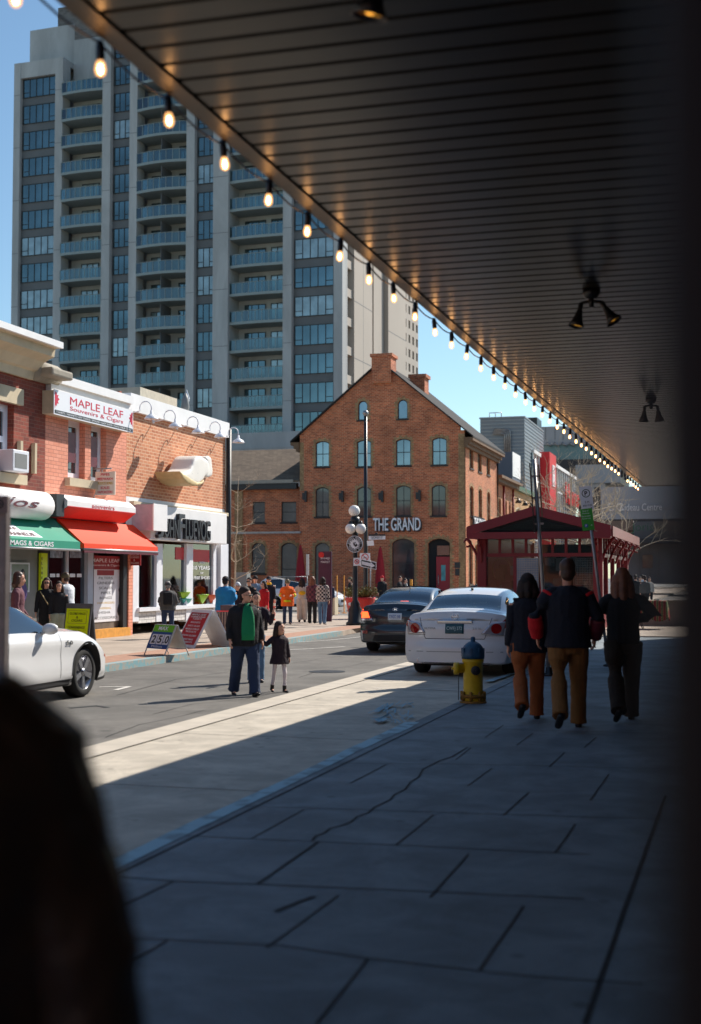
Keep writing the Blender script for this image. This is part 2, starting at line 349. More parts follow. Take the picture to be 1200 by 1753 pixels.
g = MB(); g.box(-4.2, 30, 36.5, 60, ZS, ZS+.03); struct(g, 'market_pavement', 'walk_far')

# ------------------------------------------------------------------ apartment tower
To = DP(300, HOR, 136.0); To.z = 0; TR = -3.1
TM = TZ(To, R(TR)); TI = TM.inverted(); TU = TM.to_3x3() @ Vector((1, 0, 0)); TV = TM.to_3x3() @ Vector((0, 1, 0))
def tx(x, y=540, dy=0): return (TI @ PL(x, y, To+TV*dy, TV)).x
def tz(x, y, dy=0): return (TI @ PL(x, y, To+TV*dy, TV)).z
tower = thing('apartment_tower', 'tall grey concrete apartment tower with rows of glass balconies, rising over the low street', 'apartment tower', To)
XS = [22,33,93,106,176,190,223,236,321,335,370,396,487,502,573,588]; X = [tx(a) for a in XS]
FH = 2.95; W0 = 54.6; TOP = 58.5; TOP2 = 64.4
rightend = X[-1]
m = MB(TM)
def pier(a, b, top, d=.35, y1=1.2): m.box(a, b, -d, y1, 0, top)
pier(X[0], X[1], TOP); pier(X[2], X[3], TOP); pier(X[4], X[5], TOP2-2.9, .5); pier(X[6], X[7], TOP2-2.9, .5); pier(X[8], X[9], TOP2, .5)
pier(X[10], X[11], TOP2, .9, 2.4); pier(X[12], X[13], TOP2, .5); pier(X[14], X[15], TOP2, .35, 1.2)
m.box(X[1]-.003, X[2]+.003, -.3, 1, W0+2.15, TOP-.003)            # top band over the first bay
m.box(X[0]+.01, X[3]-.01, .9, 14, TOP-.6, TOP-.01)
FRM = m
m = MB(TM)
for a, b, tp in ((X[1], X[2], TOP), (X[5], X[6], TOP2-3), (X[9], X[10], TOP2), (X[13], X[14], TOP2)):
    m.box(a, b, .12, .9, 10, tp-.05)
m.build('spandrel_panels', 'spandrel', tower)
m = MB(TM)
for a, b in ((X[3], X[4]), (X[7], X[8]), (X[11], X[12])):
    m.box(a-.02, b+.02, 1.9, 2.6, 0, TOP2-3.2); 
m.box(X[0]+.02, X[1]+.05, 1, 18, 0, TOP-.7)
m.build('recess_wall', 'concrete_tower', tower)
m = FRM; m.cur = 1       # panel seams on the frame
for k in range(0, 19, 2):
    z = W0-.1-FH*k+.35
    for a, b, d in ((X[0], X[1], .35), (X[2], X[3], .35), (X[4], X[5], .5), (X[6], X[7], .5), (X[8], X[9], .5), (X[10], X[11], .9), (X[12], X[13], .5)):
        m.box(a, b, -d-.004, -d+.01, z, z+.05)
m.build('concrete_frame', ['concrete_tower', 'spandrel'], tower)
# core volume and side wall
def sx(x, y=560): return (TI @ PL(x, y, To+TU*rightend, TU)).y
S = [sx(v) for v in (588, 593, 604, 635, 645, 661.5, 663, 693)]
m = MB(TM); m.box(X[0]+.05, rightend-1.0, 2.6, S[7]-.1, 0, TOP2-1); m.build('core', 'concrete_tower', tower)
m = MB(TM); m.box(rightend-1, rightend, S[0]+.8, S[1], 0, TOP2); m.box(rightend-1, rightend+.15, S[2], S[3], 0, TOP2+.1)
m.box(rightend-1, rightend-.35, S[4], S[5], 0, TOP2-.1); m.box(rightend-1, rightend+.12, S[6], S[7], 0, TOP2-.2)
for k in range(-3, 16): z = W0-FH*k-.9; m.box(rightend-.9, rightend-.05, S[1]+.003, S[2]-.003, z, z+.85)
m.build('side_wall', 'concrete_side', tower)
m = MB(TM); m.box(rightend-1.2, rightend-.55, S[1], S[2], 0, TOP2-.3); m.box(rightend-1.2, rightend-.75, S[3]-.1, S[4]+.1, 0, TOP2-.3); m.box(rightend-1.1, rightend-.5, S[5]-.2, S[6]+.2, 0, TOP2-.4)
for k in range(-1, 8):
    z = W0-2*FH*k-1.1
    m.box(rightend+.14, rightend+.156, S[2]+.02, S[3]-.02, z, z+.07); m.box(rightend+.11, rightend+.126, S[6]+.02, S[7]-.02, z-1, z-.93)
m.box(rightend+.14, rightend+.155, (S[2]+S[3])/2-.03, (S[2]+S[3])/2+.03, 0, 50)
m.build('side_recess', 'spandrel', tower)
def glazed(bays, x0, x1, y, z0, z1, parent, curt=False, transom=True):
    """window made of a dark frame with its pane behind; local tower frame, at z of floor 0"""
    f = MB(TM); t = .07; n = bays
    f.box(x0, x1, y-.08, y+.02, z0, z0+t); f.box(x0, x1, y-.08, y+.02, z1-t, z1)
    for i in range(n+1):
        a = x0+(x1-x0-t)*i/n; f.box(a, a+t, y-.08, y+.02, z0+t, z1-t)
    if transom:
        for i in (0, n-1):
            a = x0+(x1-x0-t)*i/n; b = x0+(x1-x0-t)*(i+1)/n; f.box(a+t, b, y-.07, y+.02, z0+.55, z0+.61)
    fr = f.build('window', 'frame_dark', parent)
    p = MB(TM); p.box(x0+.02, x1-.02, y-.03, y+.015, z0+.02, z1-.02)
    pn = p.build('pane', 'tower_glass_curtain' if curt else 'tower_glass', fr)
    return fr
def cp(o, dz, parent, curt=None):
    c = copy_tree(o, parent); c.location = o.location+Vector((0, 0, dz))
    if curt is not None:
        for ch in c.children:
            if ch.name.startswith('pane') and curt: ch.data = CURT.setdefault(ch.data.name, mkcurt(ch.data))
    return c
CURT = {}
def mkcurt(me): m2 = me.copy(); m2.materials.clear(); m2.materials.append(MATS['tower_glass_curtain']); return m2
for (a, b, n, k0) in ((X[1], X[2], 5, 0), (X[5], X[6], 3, -1), (X[9], X[10], 3, -2), (X[13], X[14], 5, -2)):
    src = glazed(n, a+.12, b-.12, .1, W0, W0+2.08, tower)
    if k0 > 0: pass
    for k in range(k0, 14):
        if k == 0: continue
        if k == 13 and a < X[8]: continue
        cp(src, -FH*k, tower, random.random() < .3)
m = MB(TM)
for k in range(0, 13): z = W0+2.1-FH*k; m.box(X[1]+.2, X[2]-.2, .115, .125, z-FH+.45, z-FH+.5)
# sliding doors at the back of each balcony bay, then the balconies
for bi, (a, b) in enumerate(((X[3], X[4]), (X[7], X[8]), (X[11], X[12]))):
    w = b-a; zf = 54.4
    if bi == 2: dd = [(a+.12*w, a+.52*w, 3), (a+.62*w, b-.1, 3)]
    elif bi == 1: dd = [(a+.1*w, a+.45*w, 3), (a+.66*w, b-.1, 3)]
    else: dd = [(a+.25*w, a+.68*w, 3), (a+.8*w, b-.05, 2)]
    for (p, q, n) in dd:
        src = glazed(n, p, q, 1.85, zf+.08, zf+2.2, tower, transom=False); src.name = 'sliding_door'
        for k in range(0 if bi == 0 else -1, 14):
            if k == 0 or (k == 13 and bi == 0): continue
            c = cp(src, -FH*k, tower, random.random() < .4)
    # balcony: slab, glass rail with posts, curved front
    bal = MB(TM); n = 8; pr = [.22, .5, .2][bi]
    fr = [(a+w*i/n, -.35-pr*(1-((i/n-.5)*2)**2)*.8-.15) for i in range(n+1)]
    ol = fr+[(b, 1.9), (a, 1.9)]
    bal.plate(ol, [], lambda u, v, c: Vector((u, v, zf-.28+c)), .28)
    bo = bal.build('balcony', 'slab_edge', tower)
    gl = MB(TM)
    for i in range(n):
        (xa, ya), (xb, yb) = fr[i], fr[i+1]; gl.add([(xa, ya, zf), (xb, yb, zf), (xb, yb, zf+1.05), (xa, ya, zf+1.05), (xa, ya+.03, zf), (xb, yb+.03, zf), (xb, yb+.03, zf+1.05), (xa, ya+.03, zf+1.05)], [(0, 1, 2, 3), (7, 6, 5, 4), (3, 2, 6, 7)])
    gl.build('glass_rail', 'rail_glass' if 'rail_glass' in MATS else glass_mat('rail_glass', (.50, .64, .63), refl=.12), bo)
    rl = MB(TM)
    for i in range(n+1): xa, ya = fr[i]; rl.box(xa-.025, xa+.025, ya-.03, ya+.03, zf, zf+1.12)
    rl.tube([(x, y, zf+1.1) for x, y in fr], .035, 6); rl.build('handrail', 'slab_edge', bo)
    if bi == 1:
        dv = MB(TM); dv.box(a+.5*w-.03, a+.5*w+.03, -.5, 1.9, zf, zf+2.5); dv.build('divider', 'spandrel', bo)
    for k in range(0, 14 if bi else 13):
        if k == 0: continue
        c = cp(bo, -FH*k, tower)
        for ch in list(c.children):
            if ch.name.startswith('divider') and k < 2: bpy.data.objects.remove(ch)
# podium, terrace and penthouse
m = MB(TM); zt = tz(440, 742, -1.4); m.box(X[10]-3, X[14]+2, -2.2, -1.9, zt-5, zt); m.box(X[8], X[15], -2.0, 2, zt-6, zt-1.2)
m.box(X[8]+.3, X[15], -2.25, -1.7, zt-1.6, zt-1.45); m.box(X[4], X[9], -.2, 1.8, 0, tz(350, 700))
m.build('podium', 'concrete_tower', tower)
m = MB(TM); zb = tz(90, 95, 5)
m.box(tx(77, 60, 5), tx(116, 60, 5), 5, 9, TOP-.7, tz(85, 52, 5)); m.box(tx(99, 40, 4.5), tx(150, 40, 4.5), 4.5, 10, TOP-1, tz(110, 12, 4.5))
m.box(X[3], X[4], 2.0, 8, TOP2-3.3, TOP2-1)
m.build('penthouse', brick_mat('brick_grey', srgb(120,116,112), srgb(96,94,92), srgb(130,126,120), bw=.5, bh=.2, stain=.2), tower)
# tower behind, only its sunlit window wall shows
Bo = DP(704, HOR, 190.0); Bo.z = 0
tb = thing('distant_tower', 'pale high rise with small square windows, showing in a narrow strip behind the grey tower', 'high rise', Bo)
BM = TZ(Bo, R(-4)); BI = BM.inverted(); BU = BM.to_3x3() @ Vector((1, 0, 0))
by = lambda x, y=600: (BI @ PL(x, y, Bo, BU)).y
bz = lambda x, y: (BI @ PL(x, y, Bo, BU)).z
m = MB(BM); ya, yb = by(690), by(716); wins = []
zt = bz(700, 470)
rows = [bz(703, 508+24.5*i) for i in range(8)]; dz = rows[0]-rows[1]
for c in range(4):
    yy = ya+(yb-ya)*(.1+.25*c)
    for r_ in range(8): z = rows[r_]; wins.append([(yy, z-dz*.28), (yy+(yb-ya)*.12, z-dz*.28), (yy+(yb-ya)*.12, z+dz*.28), (yy, z+dz*.28)])
m.plate([(ya-8, 0), (yb, 0), (yb, zt), (ya-8, zt)], wins, lambda a, b, c: Vector((c, a, b)), -.4)
m.box(-20, -.4, ya-8, yb, 0, zt); m.build('wall', 'concrete_side', tb)
for wn in wins:
    f = MB(BM); f.box(-.395, -.3, wn[0][0]+.05, wn[1][0]-.05, wn[0][1]+.05, wn[2][1]-.05); f.build('window', 'interior_dark', tb)
# ------------------------------------------------------------------ window helper for masonry buildings
mat('window_glass', (.20,.26,.30), .04, metal=.85, var=.3, vs=.35)
mat('window_glass_dark', (.045,.05,.055), .05, var=.5, vs=.8, spec=.9)
mat('stone_sill', srgb(60,52,48), .8, var=.2)
def front_fn(Y): return lambda a, b, c: Vector((a, Y+c, b))
def side_fn(Xw): return lambda a, b, c: Vector((Xw-c, a, b))
def masonry_window(parent, fn, o, rec=.16, muntin=(1, 1), glass='window_glass', surround=None, sill=True, rise=.25, teeth=True, name='window', framew=.07, framem='frame_dark', sw=.16):
    """o = (a0,a1,z0,z1); fn maps (a,z,depth)"""
    a0, a1, z0, z1 = o; ap = arch_pts(a0, a1, z0, z1, rise) if rise else [(a0, z0), (a1, z0), (a1, z1), (a0, z1)]
    f = MB(); t = framew
    ip = arch_pts(a0+t, a1-t, z0+t, z1-t, rise*.95) if rise else [(a0+t, z0+t), (a1-t, z0+t), (a1-t, z1-t), (a0+t, z1-t)]
    f.plate(ap, [ip], lambda a, b, c: fn(a, b, rec+c), .06)
    mw = t*.6; nx, nz = muntin
    def bar(p, q, r_, s_):
        vs = [fn(a, b, c) for c in (rec+.005, rec+.05) for (a, b) in ((p, r_), (q, r_), (q, s_), (p, s_))]
        f.add(vs, [(0, 1, 2, 3), (7, 6, 5, 4), (0, 4, 5, 1), (1, 5, 6, 2), (2, 6, 7, 3), (3, 7, 4, 0)])
    for i in range(1, nx+1): c = a0+(a1-a0)*i/(nx+1); bar(c-mw/2, c+mw/2, z0+t, z1-t-.02)
    for i in range(1, nz+1): c = z0+(z1-z0)*i/(nz+1); bar(a0+t, a1-t, c-mw*.7, c+mw*.7)
    w_ = f.build(name, framem, parent)
    p = MB(); p.plate(ip, [], lambda a, b, c: fn(a, b, rec+.03+c), .01); p.build('pane', glass, w_)
    if sill:
        s_ = MB(); vs = [fn(a, b, c) for c in (-.08, rec) for (a, b) in ((a0-.12, z0-.13), (a1+.12, z0-.13), (a1+.12, z0), (a0-.12, z0))]
        s_.add(vs, [(0, 1, 2, 3), (7, 6, 5, 4), (0, 4, 5, 1), (1, 5, 6, 2), (2, 6, 7, 3), (3, 7, 4, 0)]); s_.build('sill', 'stone_sill' if surround != 'stone' else 'stone', w_)
    if surround:
        q = MB(); e = .003
        op = arch_pts(a0-sw, a1+sw, z0, z1+sw, rise+.02); q.plate(op, [[(a, max(b, z0+.001)) for a, b in arch_pts(a0-e, a1+e, z0+.002, z1+e, rise)]], lambda a, b, c: fn(a, b, -.012+c), .08)
        if teeth:
            z = z0+.1
            while z < z1-rise-.05:
                for (p_, r_) in ((a0-sw-.13, a0-sw+.005), (a1+sw-.005, a1+sw+.13)):
                    vs = [fn(a, b, c) for c in (-.010, .05) for (a, b) in ((p_, z), (r_, z), (r_, z+.15), (p_, z+.15))]
                    q.add(vs, [(0, 1, 2, 3), (7, 6, 5, 4), (0, 4, 5, 1), (1, 5, 6, 2), (2, 6, 7, 3), (3, 7, 4, 0)])
                z += .3
            w2 = (a1-a0)/2+sw; rr = (w2*w2+(rise+.02)**2)/(2*(rise+.02)); cz = z1+sw-rr; am = math.asin(min(1, w2/rr)); nn = max(5, int(2*am*rr/.2))
            for i in range(nn):
                if i % 2: continue
                for (t0, t1) in ((-am+2*am*i/nn, -am+2*am*(i+1)/nn),):
                    P = [((a0+a1)/2+r2*sin(t), cz+r2*cos(t)) for r2, t in ((rr-.02, t0), (rr-.02, t1), (rr+.13, t1), (rr+.13, t0))]
                    vs = [fn(a, b, c) for c in (-.010, .05) for (a, b) in P]
                    q.add(vs, [(0, 1, 2, 3), (7, 6, 5, 4), (0, 4, 5, 1), (1, 5, 6, 2), (2, 6, 7, 3), (3, 7, 4, 0)])
        q.build('surround', 'quoin' if surround == 'brick' else surround, w_)
    return ap
# ------------------------------------------------------------------ gabled brick restaurant
YG = 101.5
gp = lambda x, y, Y=YG: (WY(x, y, Y).x, WY(x, y, Y).z)
def wrect(x0, x1, y0, y1, Y=YG):
    a0 = gp(x0, 900, Y)[0]; a1 = gp(x1, 900, Y)[0]; xm = (x0+x1)/2; return (a0, a1, gp(xm, y1, Y)[1], gp(xm, y0, Y)[1])
XG = gp(796, 900)[0]; XW = gp(513, 900)[0]
gr = thing('brick_restaurant', 'tall brown brick building with steep gable, arched windows and white name letters', 'restaurant building', (XG-7, YG, 0))
rows = [(613,629,686,719),(681,698,684,717)]
r3 = [(540,563,755,799),(611,635,753,799),(678,703,751,797),(740,765,749,796)]
r2 = [(540,563,834,885),(611,635,833,884),(678,703,831,883),(739,763,830,883)]
gf = [(539,564,929,1016),(671,709,922,1008),(732,770,922,1020)]
WR = [wrect(*r) for r in rows+r3+r2+gf]
rises = [.5]*2+[.16]*4+[.22]*4+[.35]*3
apex = gp(655, 620); el = gp(513, 741); er = gp(796, 736); XA = (XW+XG)/2
holes = []
m = MB()
for o, rs in zip(WR, rises): holes.append(arch_pts(*o, rs))
m.plate([(XW, 0), (XG-.36, 0), (XG-.36, apex[1]-(apex[1]-er[1])*(XG-.36-XA)/(XG-XA)), (XA, apex[1]), (XW, er[1])], holes, front_fn(YG), .36)
m.build('front_wall', 'brick_grand', gr)
for i, (o, rs) in enumerate(zip(WR[:10], rises)):
    masonry_window(gr, front_fn(YG), o, rise=rs, muntin=(1, 1) if i > 1 else (0, 0), glass='window_glass' if i < 6 else 'window_glass_dark', surround='brick', teeth=True)
masonry_window(gr, front_fn(YG), WR[10], rise=.35, muntin=(0, 1), glass='window_glass_dark', surround='brick')
masonry_window(gr, front_fn(YG), WR[11], rise=.35, muntin=(0, 1), glass='window_glass_dark', surround='brick')
# entrance: dark reveal, red door with a small pane, transom
a0, a1, z0, z1 = WR[12]
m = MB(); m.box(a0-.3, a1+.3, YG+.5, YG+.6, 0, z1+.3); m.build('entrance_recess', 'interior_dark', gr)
mat('red_door', srgb(150,20,38), .4, var=.08); mat('teal_glow', srgb(70,150,160), .3, var=.4, vs=2)  # door paint, and a teal pane colour with random variation
am = a0+(a1-a0)*.36; m = MB(); zt = gp(750, 953)[1]; m.plate([(am, .15), (a1-.02, .15), (a1-.02, zt), (am, zt)], [[(am+.38, zt*.42), (a1-.4, zt*.42), (a1-.4, zt*.8), (am+.38, zt*.8)]], lambda a, b, c: Vector((a, YG+.22+c, b)), .07)
for zz in (.5, zt*.36): m.box(am+.2, a1-.2, YG+.2, YG+.218, zz, zz+.06)
dr = m.build('door', 'red_door', gr); m = MB(); m.box(am+.36, a1-.38, YG+.245, YG+.26, zt*.41, zt*.81); m.build('door_pane', 'teal_glow', dr)
m = MB(); m.tube([(am+.18, YG+.18, zt*.3), (am+.18, YG+.14, zt*.35), (am+.18, YG+.14, zt*.5), (am+.18, YG+.18, zt*.55)], .03, 6); m.build('handle', 'steel', dr)
m = MB(); m.plate([(am+.05, zt+.12), (a1-.1, zt+.12), (a1-.1, z1-.55), (am+.05, z1-.55)], [], lambda a, b, c: Vector((a, YG+.3+c, b)), .02); m.build('transom', 'window_glass', gr)
q = MB(); sw = .2
q.plate(arch_pts(a0-sw, a1+sw, 0, z1+sw, .42), [[(a, max(b, .001)) for a, b in arch_pts(a0-.003, a1+.003, .002, z1+.003, .35)]], lambda a, b, c: Vector((a, YG-.012+c, b)), .1)
z = .2
while z < z1-.4:
    q.box(a0-sw-.15, a0-sw+.005, YG-.010, YG+.05, z, z+.16); q.box(a1+sw-.005, a1+sw+.15, YG-.010, YG+.05, z, z+.16); z += .32
for i in range(0, 13, 2):
    w2 = (a1-a0)/2+sw; rr = (w2*w2+.42**2)/.84; cz = z1+sw-rr; am_ = math.asin(w2/rr); t0 = -am_+2*am_*i/13; t1 = t0+2*am_/13
    P = [((a0+a1)/2+r_*sin(t), cz+r_*cos(t)) for r_, t in ((rr-.02, t0), (rr-.02, t1), (rr+.15, t1), (rr+.15, t0))]; q.plate(P, [], lambda a, b, c: Vector((a, YG-.0105+c, b)), .06)
q.build('door_surround', 'quoin', gr)
# corner quoins
m = MB(); m.box(XG-.5, XG-.0, YG-.016, YG+.3, 0, er[1]-.3); m.build('corner_quoins', 'quoin', gr)
m = MB(); m.box(XW-.0, XW+.35, YG-.016, YG+.3, gp(513, 840)[1], er[1]-.6); m.build('corner_quoins', 'quoin', gr)
# side wall
sp = lambda x, y, Xw=XG: (WX(x, y, Xw).y, WX(x, y, Xw).z)
YE = sp(850, 800)[0]
def srect(x0, x1, y0, y1, Xw=XG):
    b0 = sp(x0, 850, Xw)[0]; b1 = sp(x1, 850, Xw)[0]; xm = (x0+x1)/2; return (b0, b1, sp(xm, y1, Xw)[1], sp(xm, y0, Xw)[1])
SR = [srect(*r) for r in ((804.3,810.5,753,802),(818.5,824.5,761,808),(833.5,838.7,768,813),(804.3,810.5,832,884),(819.5,825,837,888),(834,839,842,892),(802.5,808.5,930,1000),(813,818,932,1000))]
m = MB(); m.plate([(YG, 0), (YE, 0), (YE, er[1]), (YG, er[1])], [arch_pts(*o, .2) for o in SR], side_fn(XG), .36); m.build('side_wall', 'brick_grand_side', gr)
for i, o in enumerate(SR): masonry_window(gr, side_fn(XG), o, rise=.2, muntin=(0, 1), glass='window_glass_dark', surround='brick', teeth=True)
m = MB(); m.box(XW+.4, XG-.4, YE-.4, YE, 0, er[1]); m.box(XW, XW+.36, YG+.36, YE, 0, er[1]); m.build('rear_wall', 'brick_grand', gr)
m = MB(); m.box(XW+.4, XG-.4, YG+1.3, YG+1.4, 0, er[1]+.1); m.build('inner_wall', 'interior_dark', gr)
# roof + eaves cornice
ov = .75; sl_ = (apex[1]-er[1])/(XG-XA)
m = MB(); yy = (YG-.3, YE+.3)
for s in (1, -1):
    xe = XG+ov if s > 0 else XW-ov; ze = apex[1]-sl_*(abs(xe-XA)); 
    for th0, th1 in ((.0, .13),):
        vs = [(x, y, z) for y in yy for (x, z) in ((XA, apex[1]+th0), (xe, ze+th0), (xe, ze+th1), (XA, apex[1]+th1))]
        m.add(vs, [(0, 1, 2, 3), (7, 6, 5, 4), (0, 4, 5, 1), (1, 5, 6, 2), (2, 6, 7, 3), (3, 7, 4, 0)])
rf = m.build('roof', mat('roof_edge', (.022,.02,.02), .95, var=.15), gr)
for s, xw in ((1, XG), (-1, XW)):
    m = MB(); ze = apex[1]-sl_*(abs(xw-XA)+ov)
    for (p, q_, h0, h1) in ((.0, ov-.03, -.22, .02), (.0, ov-.3, -.5, -.223), (0, ov-.5, -.75, -.503)):
        x0, x1 = (xw+p+.004, xw+q_) if s > 0 else (xw-q_, xw-p-.004); m.box(x0, x1, YG-.28+p*0, YE+.25, ze+h0, ze+h1)
    m.build('cornice', 'cornice_brown', gr)
m = MB(); c0 = gp(638, 607); c1 = gp(671, 655); m.box(c0[0], c1[0], YG-.34, YG+1.4, c1[1], c0[1]-.25); m.box(c0[0]-.12, c1[0]+.12, YG-.42, YG+1.5, c0[1]-.25, c0[1]); ch = m.build('chimney', 'brick_grand', rf)
m = MB(); c0 = gp(702, 641, YG+7); c1 = gp(727, 690, YG+7); m.box(c0[0], c1[0], YG+7, YG+8.6, c1[1]-2, c0[1]-.3); m.box(c0[0]-.15, c1[0]+.15, YG+6.9, YG+8.7, c0[1]-.3, c0[1]); m.build('chimney', 'brick_grand', rf)
m = MB(); dx = XG+.12; m.tube([(dx+.3, YE-.1, er[1]-.5), (dx, YE-.15, er[1]-1.1), (dx, YE-.15, 0)], .07, 6); m.build('downpipe', 'black_metal', gr)
# raised sign letters
mat('sign_white', srgb(235,236,240), .4, var=0)
X0, z0 = gp(640, 909); X1, z1 = gp(721, 886)
text('THE GRAND', 'sign_white', gr, ((X0+X1)/2, YG-.22, (z0+z1)/2), (1, 0, 0), (0, 0, 1), z1-z0, X1-X0, .05, bold=.012)
text('THE GRAND', 'frame_dark', gr, ((X0+X1)/2+.10, YG-.1, (z0+z1)/2-.10), (1, 0, 0), (0, 0, 1), z1-z0, X1-X0, .08, bold=.02, name='letter_backing')
o = srect(806, 826, 888, 905)
text('THE GRAND', 'sign_white', gr, (XG+.25, (o[0]+o[1])/2, (o[2]+o[3])/2), (0, 1, 0), (0, 0, 1), o[3]-o[2], o[1]-o[0], .05, bold=.02)
text('THE GRAND', 'frame_dark', gr, (XG+.12, (o[0]+o[1])/2-.1, (o[2]+o[3])/2), (0, 1, 0), (0, 0, 1), o[3]-o[2]+.3, o[1]-o[0]+.2, .1, bold=.05, name='letter_backing')
# lantern brackets between the windows
for (x, y) in ((523, 850), (586, 850), (654, 850), (718, 849)):
    c = WY(x, y, YG-.3); L_ = MB(); L_.box(c.x-.06, c.x+.12, YG-.45, YG-.2, c.z-.45, c.z+.45); L_.box(c.x-.3, c.x-.06, YG-.3, YG-.01, c.z-.25, c.z+.3); L_.box(c.x-.02, c.x+.06, YG-.3, YG, c.z+.3, c.z+.4)
    L_.build('wall_light', 'black_metal', gr)
# plaque right of the door
c = gp(783, 968); m = MB(); m.box(c[0]-.22, c[0]+.22, YG-.03, YG-.003, c[1]-.2, c[1]+.25); m.box(c[0]-.18, c[0]+.18, YG-.03, YG-.003, c[1]-.8, c[1]-.25); m.build('plaque', 'frame_dark', gr)
# low wing on the left, hipped shingle roof
YW = YG+.6; wing = thing('low_brick_wing', 'low brown brick wing with brown shingle roof and dark gutter, left of the gabled building', 'brick building', (XW-6, YW, 0))
wz = gp(450, 836, YW)[1]; XL0 = gp(360, 900, YW)[0]-4
WW = [wrect(*r, YW) for r in ((432,453.5,859,895),(481.5,507,859,894),(431,454,929,982),(481,508,929,1020))]; ris = [0, 0, .35, .35]
m = MB(); m.plate([(XL0, 0), (XW-.01, 0), (XW-.01, wz+.1), (XL0, wz+.1)], [(arch_pts(*o, r_) if r_ else [(o[0], o[2]), (o[1], o[2]), (o[1], o[3]), (o[0], o[3])]) for o, r_ in zip(WW, ris)], front_fn(YW), .35); m.build('front_wall', 'brick_grand', wing)
for o, r_ in zip(WW, ris): masonry_window(wing, front_fn(YW), o, rise=r_, muntin=(0, 1), glass='window_glass_dark', surround='brick' if r_ else None)
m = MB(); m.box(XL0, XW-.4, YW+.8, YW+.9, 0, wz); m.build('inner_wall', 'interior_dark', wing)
zt = WY(450, 770, YW+7).z; ye = YW-.75
m = MB(); m.add([(XL0, ye, wz+.55), (XW-.02, ye, wz+.55), (XW-.02, YW+7, zt), (XL0, YW+7, zt), (XL0, ye, wz+.4), (XW-.02, ye, wz+.4), (XW-.02, YW+7, zt-.2), (XL0, YW+7, zt-.2)], [(0, 1, 2, 3), (7, 6, 5, 4), (0, 4, 5, 1), (1, 5, 6, 2), (2, 6, 7, 3), (3, 7, 4, 0)]); m.build('roof', 'shingle', wing)
m = MB(); m.box(XL0, XW-.5, ye-.15, ye-.003, wz+.36, wz+.62); m.build('gutter', mat('gutter_metal', srgb(150,142,130), .5, var=.1), wing)
m = MB(); m.box(XL0, XW-.3, YW-.6, YW-.003, wz-.12, wz+.35); m.build('cornice', 'black_metal', wing)
a = gp(400, 913, YW); b = gp(520, 915, YW); m = MB(); m.box(a[0], b[0], YW-.9, YW-.7, a[1]-.08, a[1]+.08)
for x in (410, 470, 518): c = gp(x, 913, YW)[0]; m.box(c-.03, c+.03, YW-.7, YW+.1, a[1]-.04, a[1]+.04)
m.build('awning_rail', 'steel', wing)
m = MB(); c = gp(409, 900, YW)[0]; m.box(c-.35, c+.35, YW-.12, YW-.003, 0, wz-.2); m.build('pilaster', 'quoin', wing)
# ------------------------------------------------------------------ brick annexes further along the side street
XA1 = XG-.5
def annex(x0, x1, ytop, ybotx, wins, m_, label, corn):
    y0 = sp(x0, 850, XA1)[0]; y1 = sp(x1, 850, XA1)[0]; zt = sp((x0+x1)/2, ytop, XA1)[1]
    t = thing('brick_annex', label, 'brick building', (XA1, y0, 0)); O = [srect(*r, XA1) for r in wins]
    m = MB(); m.plate([(y0, 0), (y1, 0), (y1, zt), (y0, zt)], [arch_pts(*o, .3) for o in O], side_fn(XA1), .3); m.box(XA1-9, XA1-.31, y0, y0+.3, 0, zt); m.build('wall', m_, t)
    for o in O: masonry_window(t, side_fn(XA1), o, rise=.3, muntin=(0, 1), glass='window_glass_dark', surround='brick' if corn else 'stone', teeth=False, sill=False)
    m = MB()
    if corn: m.box(XA1-.2, XA1+.9, y0-.5, y1, zt+.35, zt+.6); m.box(XA1-.2, XA1+.55, y0-.3, y1, zt, zt+.347); m.box(XA1-8, XA1-.2, y0-.3, y1, zt-.1, zt+.3)
    else: m.box(XA1-8, XA1+.35, y0+.01, y1, zt, zt+.5)
    m.build('cornice', 'cornice_brown' if corn else mat('green_trim', srgb(60,95,70), .6), t); return t, y0, y1, zt
ta, y0, y1, zt = annex(844.5, 880, 832, 0, [(846.5,849.5,850,895),(853.5,857.5,852,897),(864.5,867.5,856,898),(871,874,858,899)], 'brick_grand_side', 'low red brick annex with heavy brown cornice, right behind the gabled building', True)
mat('red_pipe', srgb(150,40,35), .5)
m = MB(); 
for x in (861, 877): yy = sp(x, 850, XA1)[0]; m.tube([(XA1+.1, yy, zt), (XA1+.1, yy, 0)], .1, 6)
m.build('downpipe', 'red_pipe', ta)
tb2, y0, y1, zt = annex(880.5, 915, 846, 0, [(883,890.5,871,905),(895,901,874,905)], brick_mat('brick_yellow', srgb(196,150,100), srgb(175,130,85), srgb(190,160,120)), 'low tan brick annex with green roof edge and three black wall lamps', False)
for x, y in ((884, 857), (895.5, 861.5), (906.5, 865)):
    c = WX(x, y, XA1+.3); m = MB(); m.tube([(XA1, c.y, c.z+.2), (XA1+.5, c.y, c.z+.25)], .06, 6); m.lathe([(.1, .2), (.35, -.25)], (XA1+.5, c.y, c.z), 8); m.build('wall_lamp', 'black_metal', tb2)
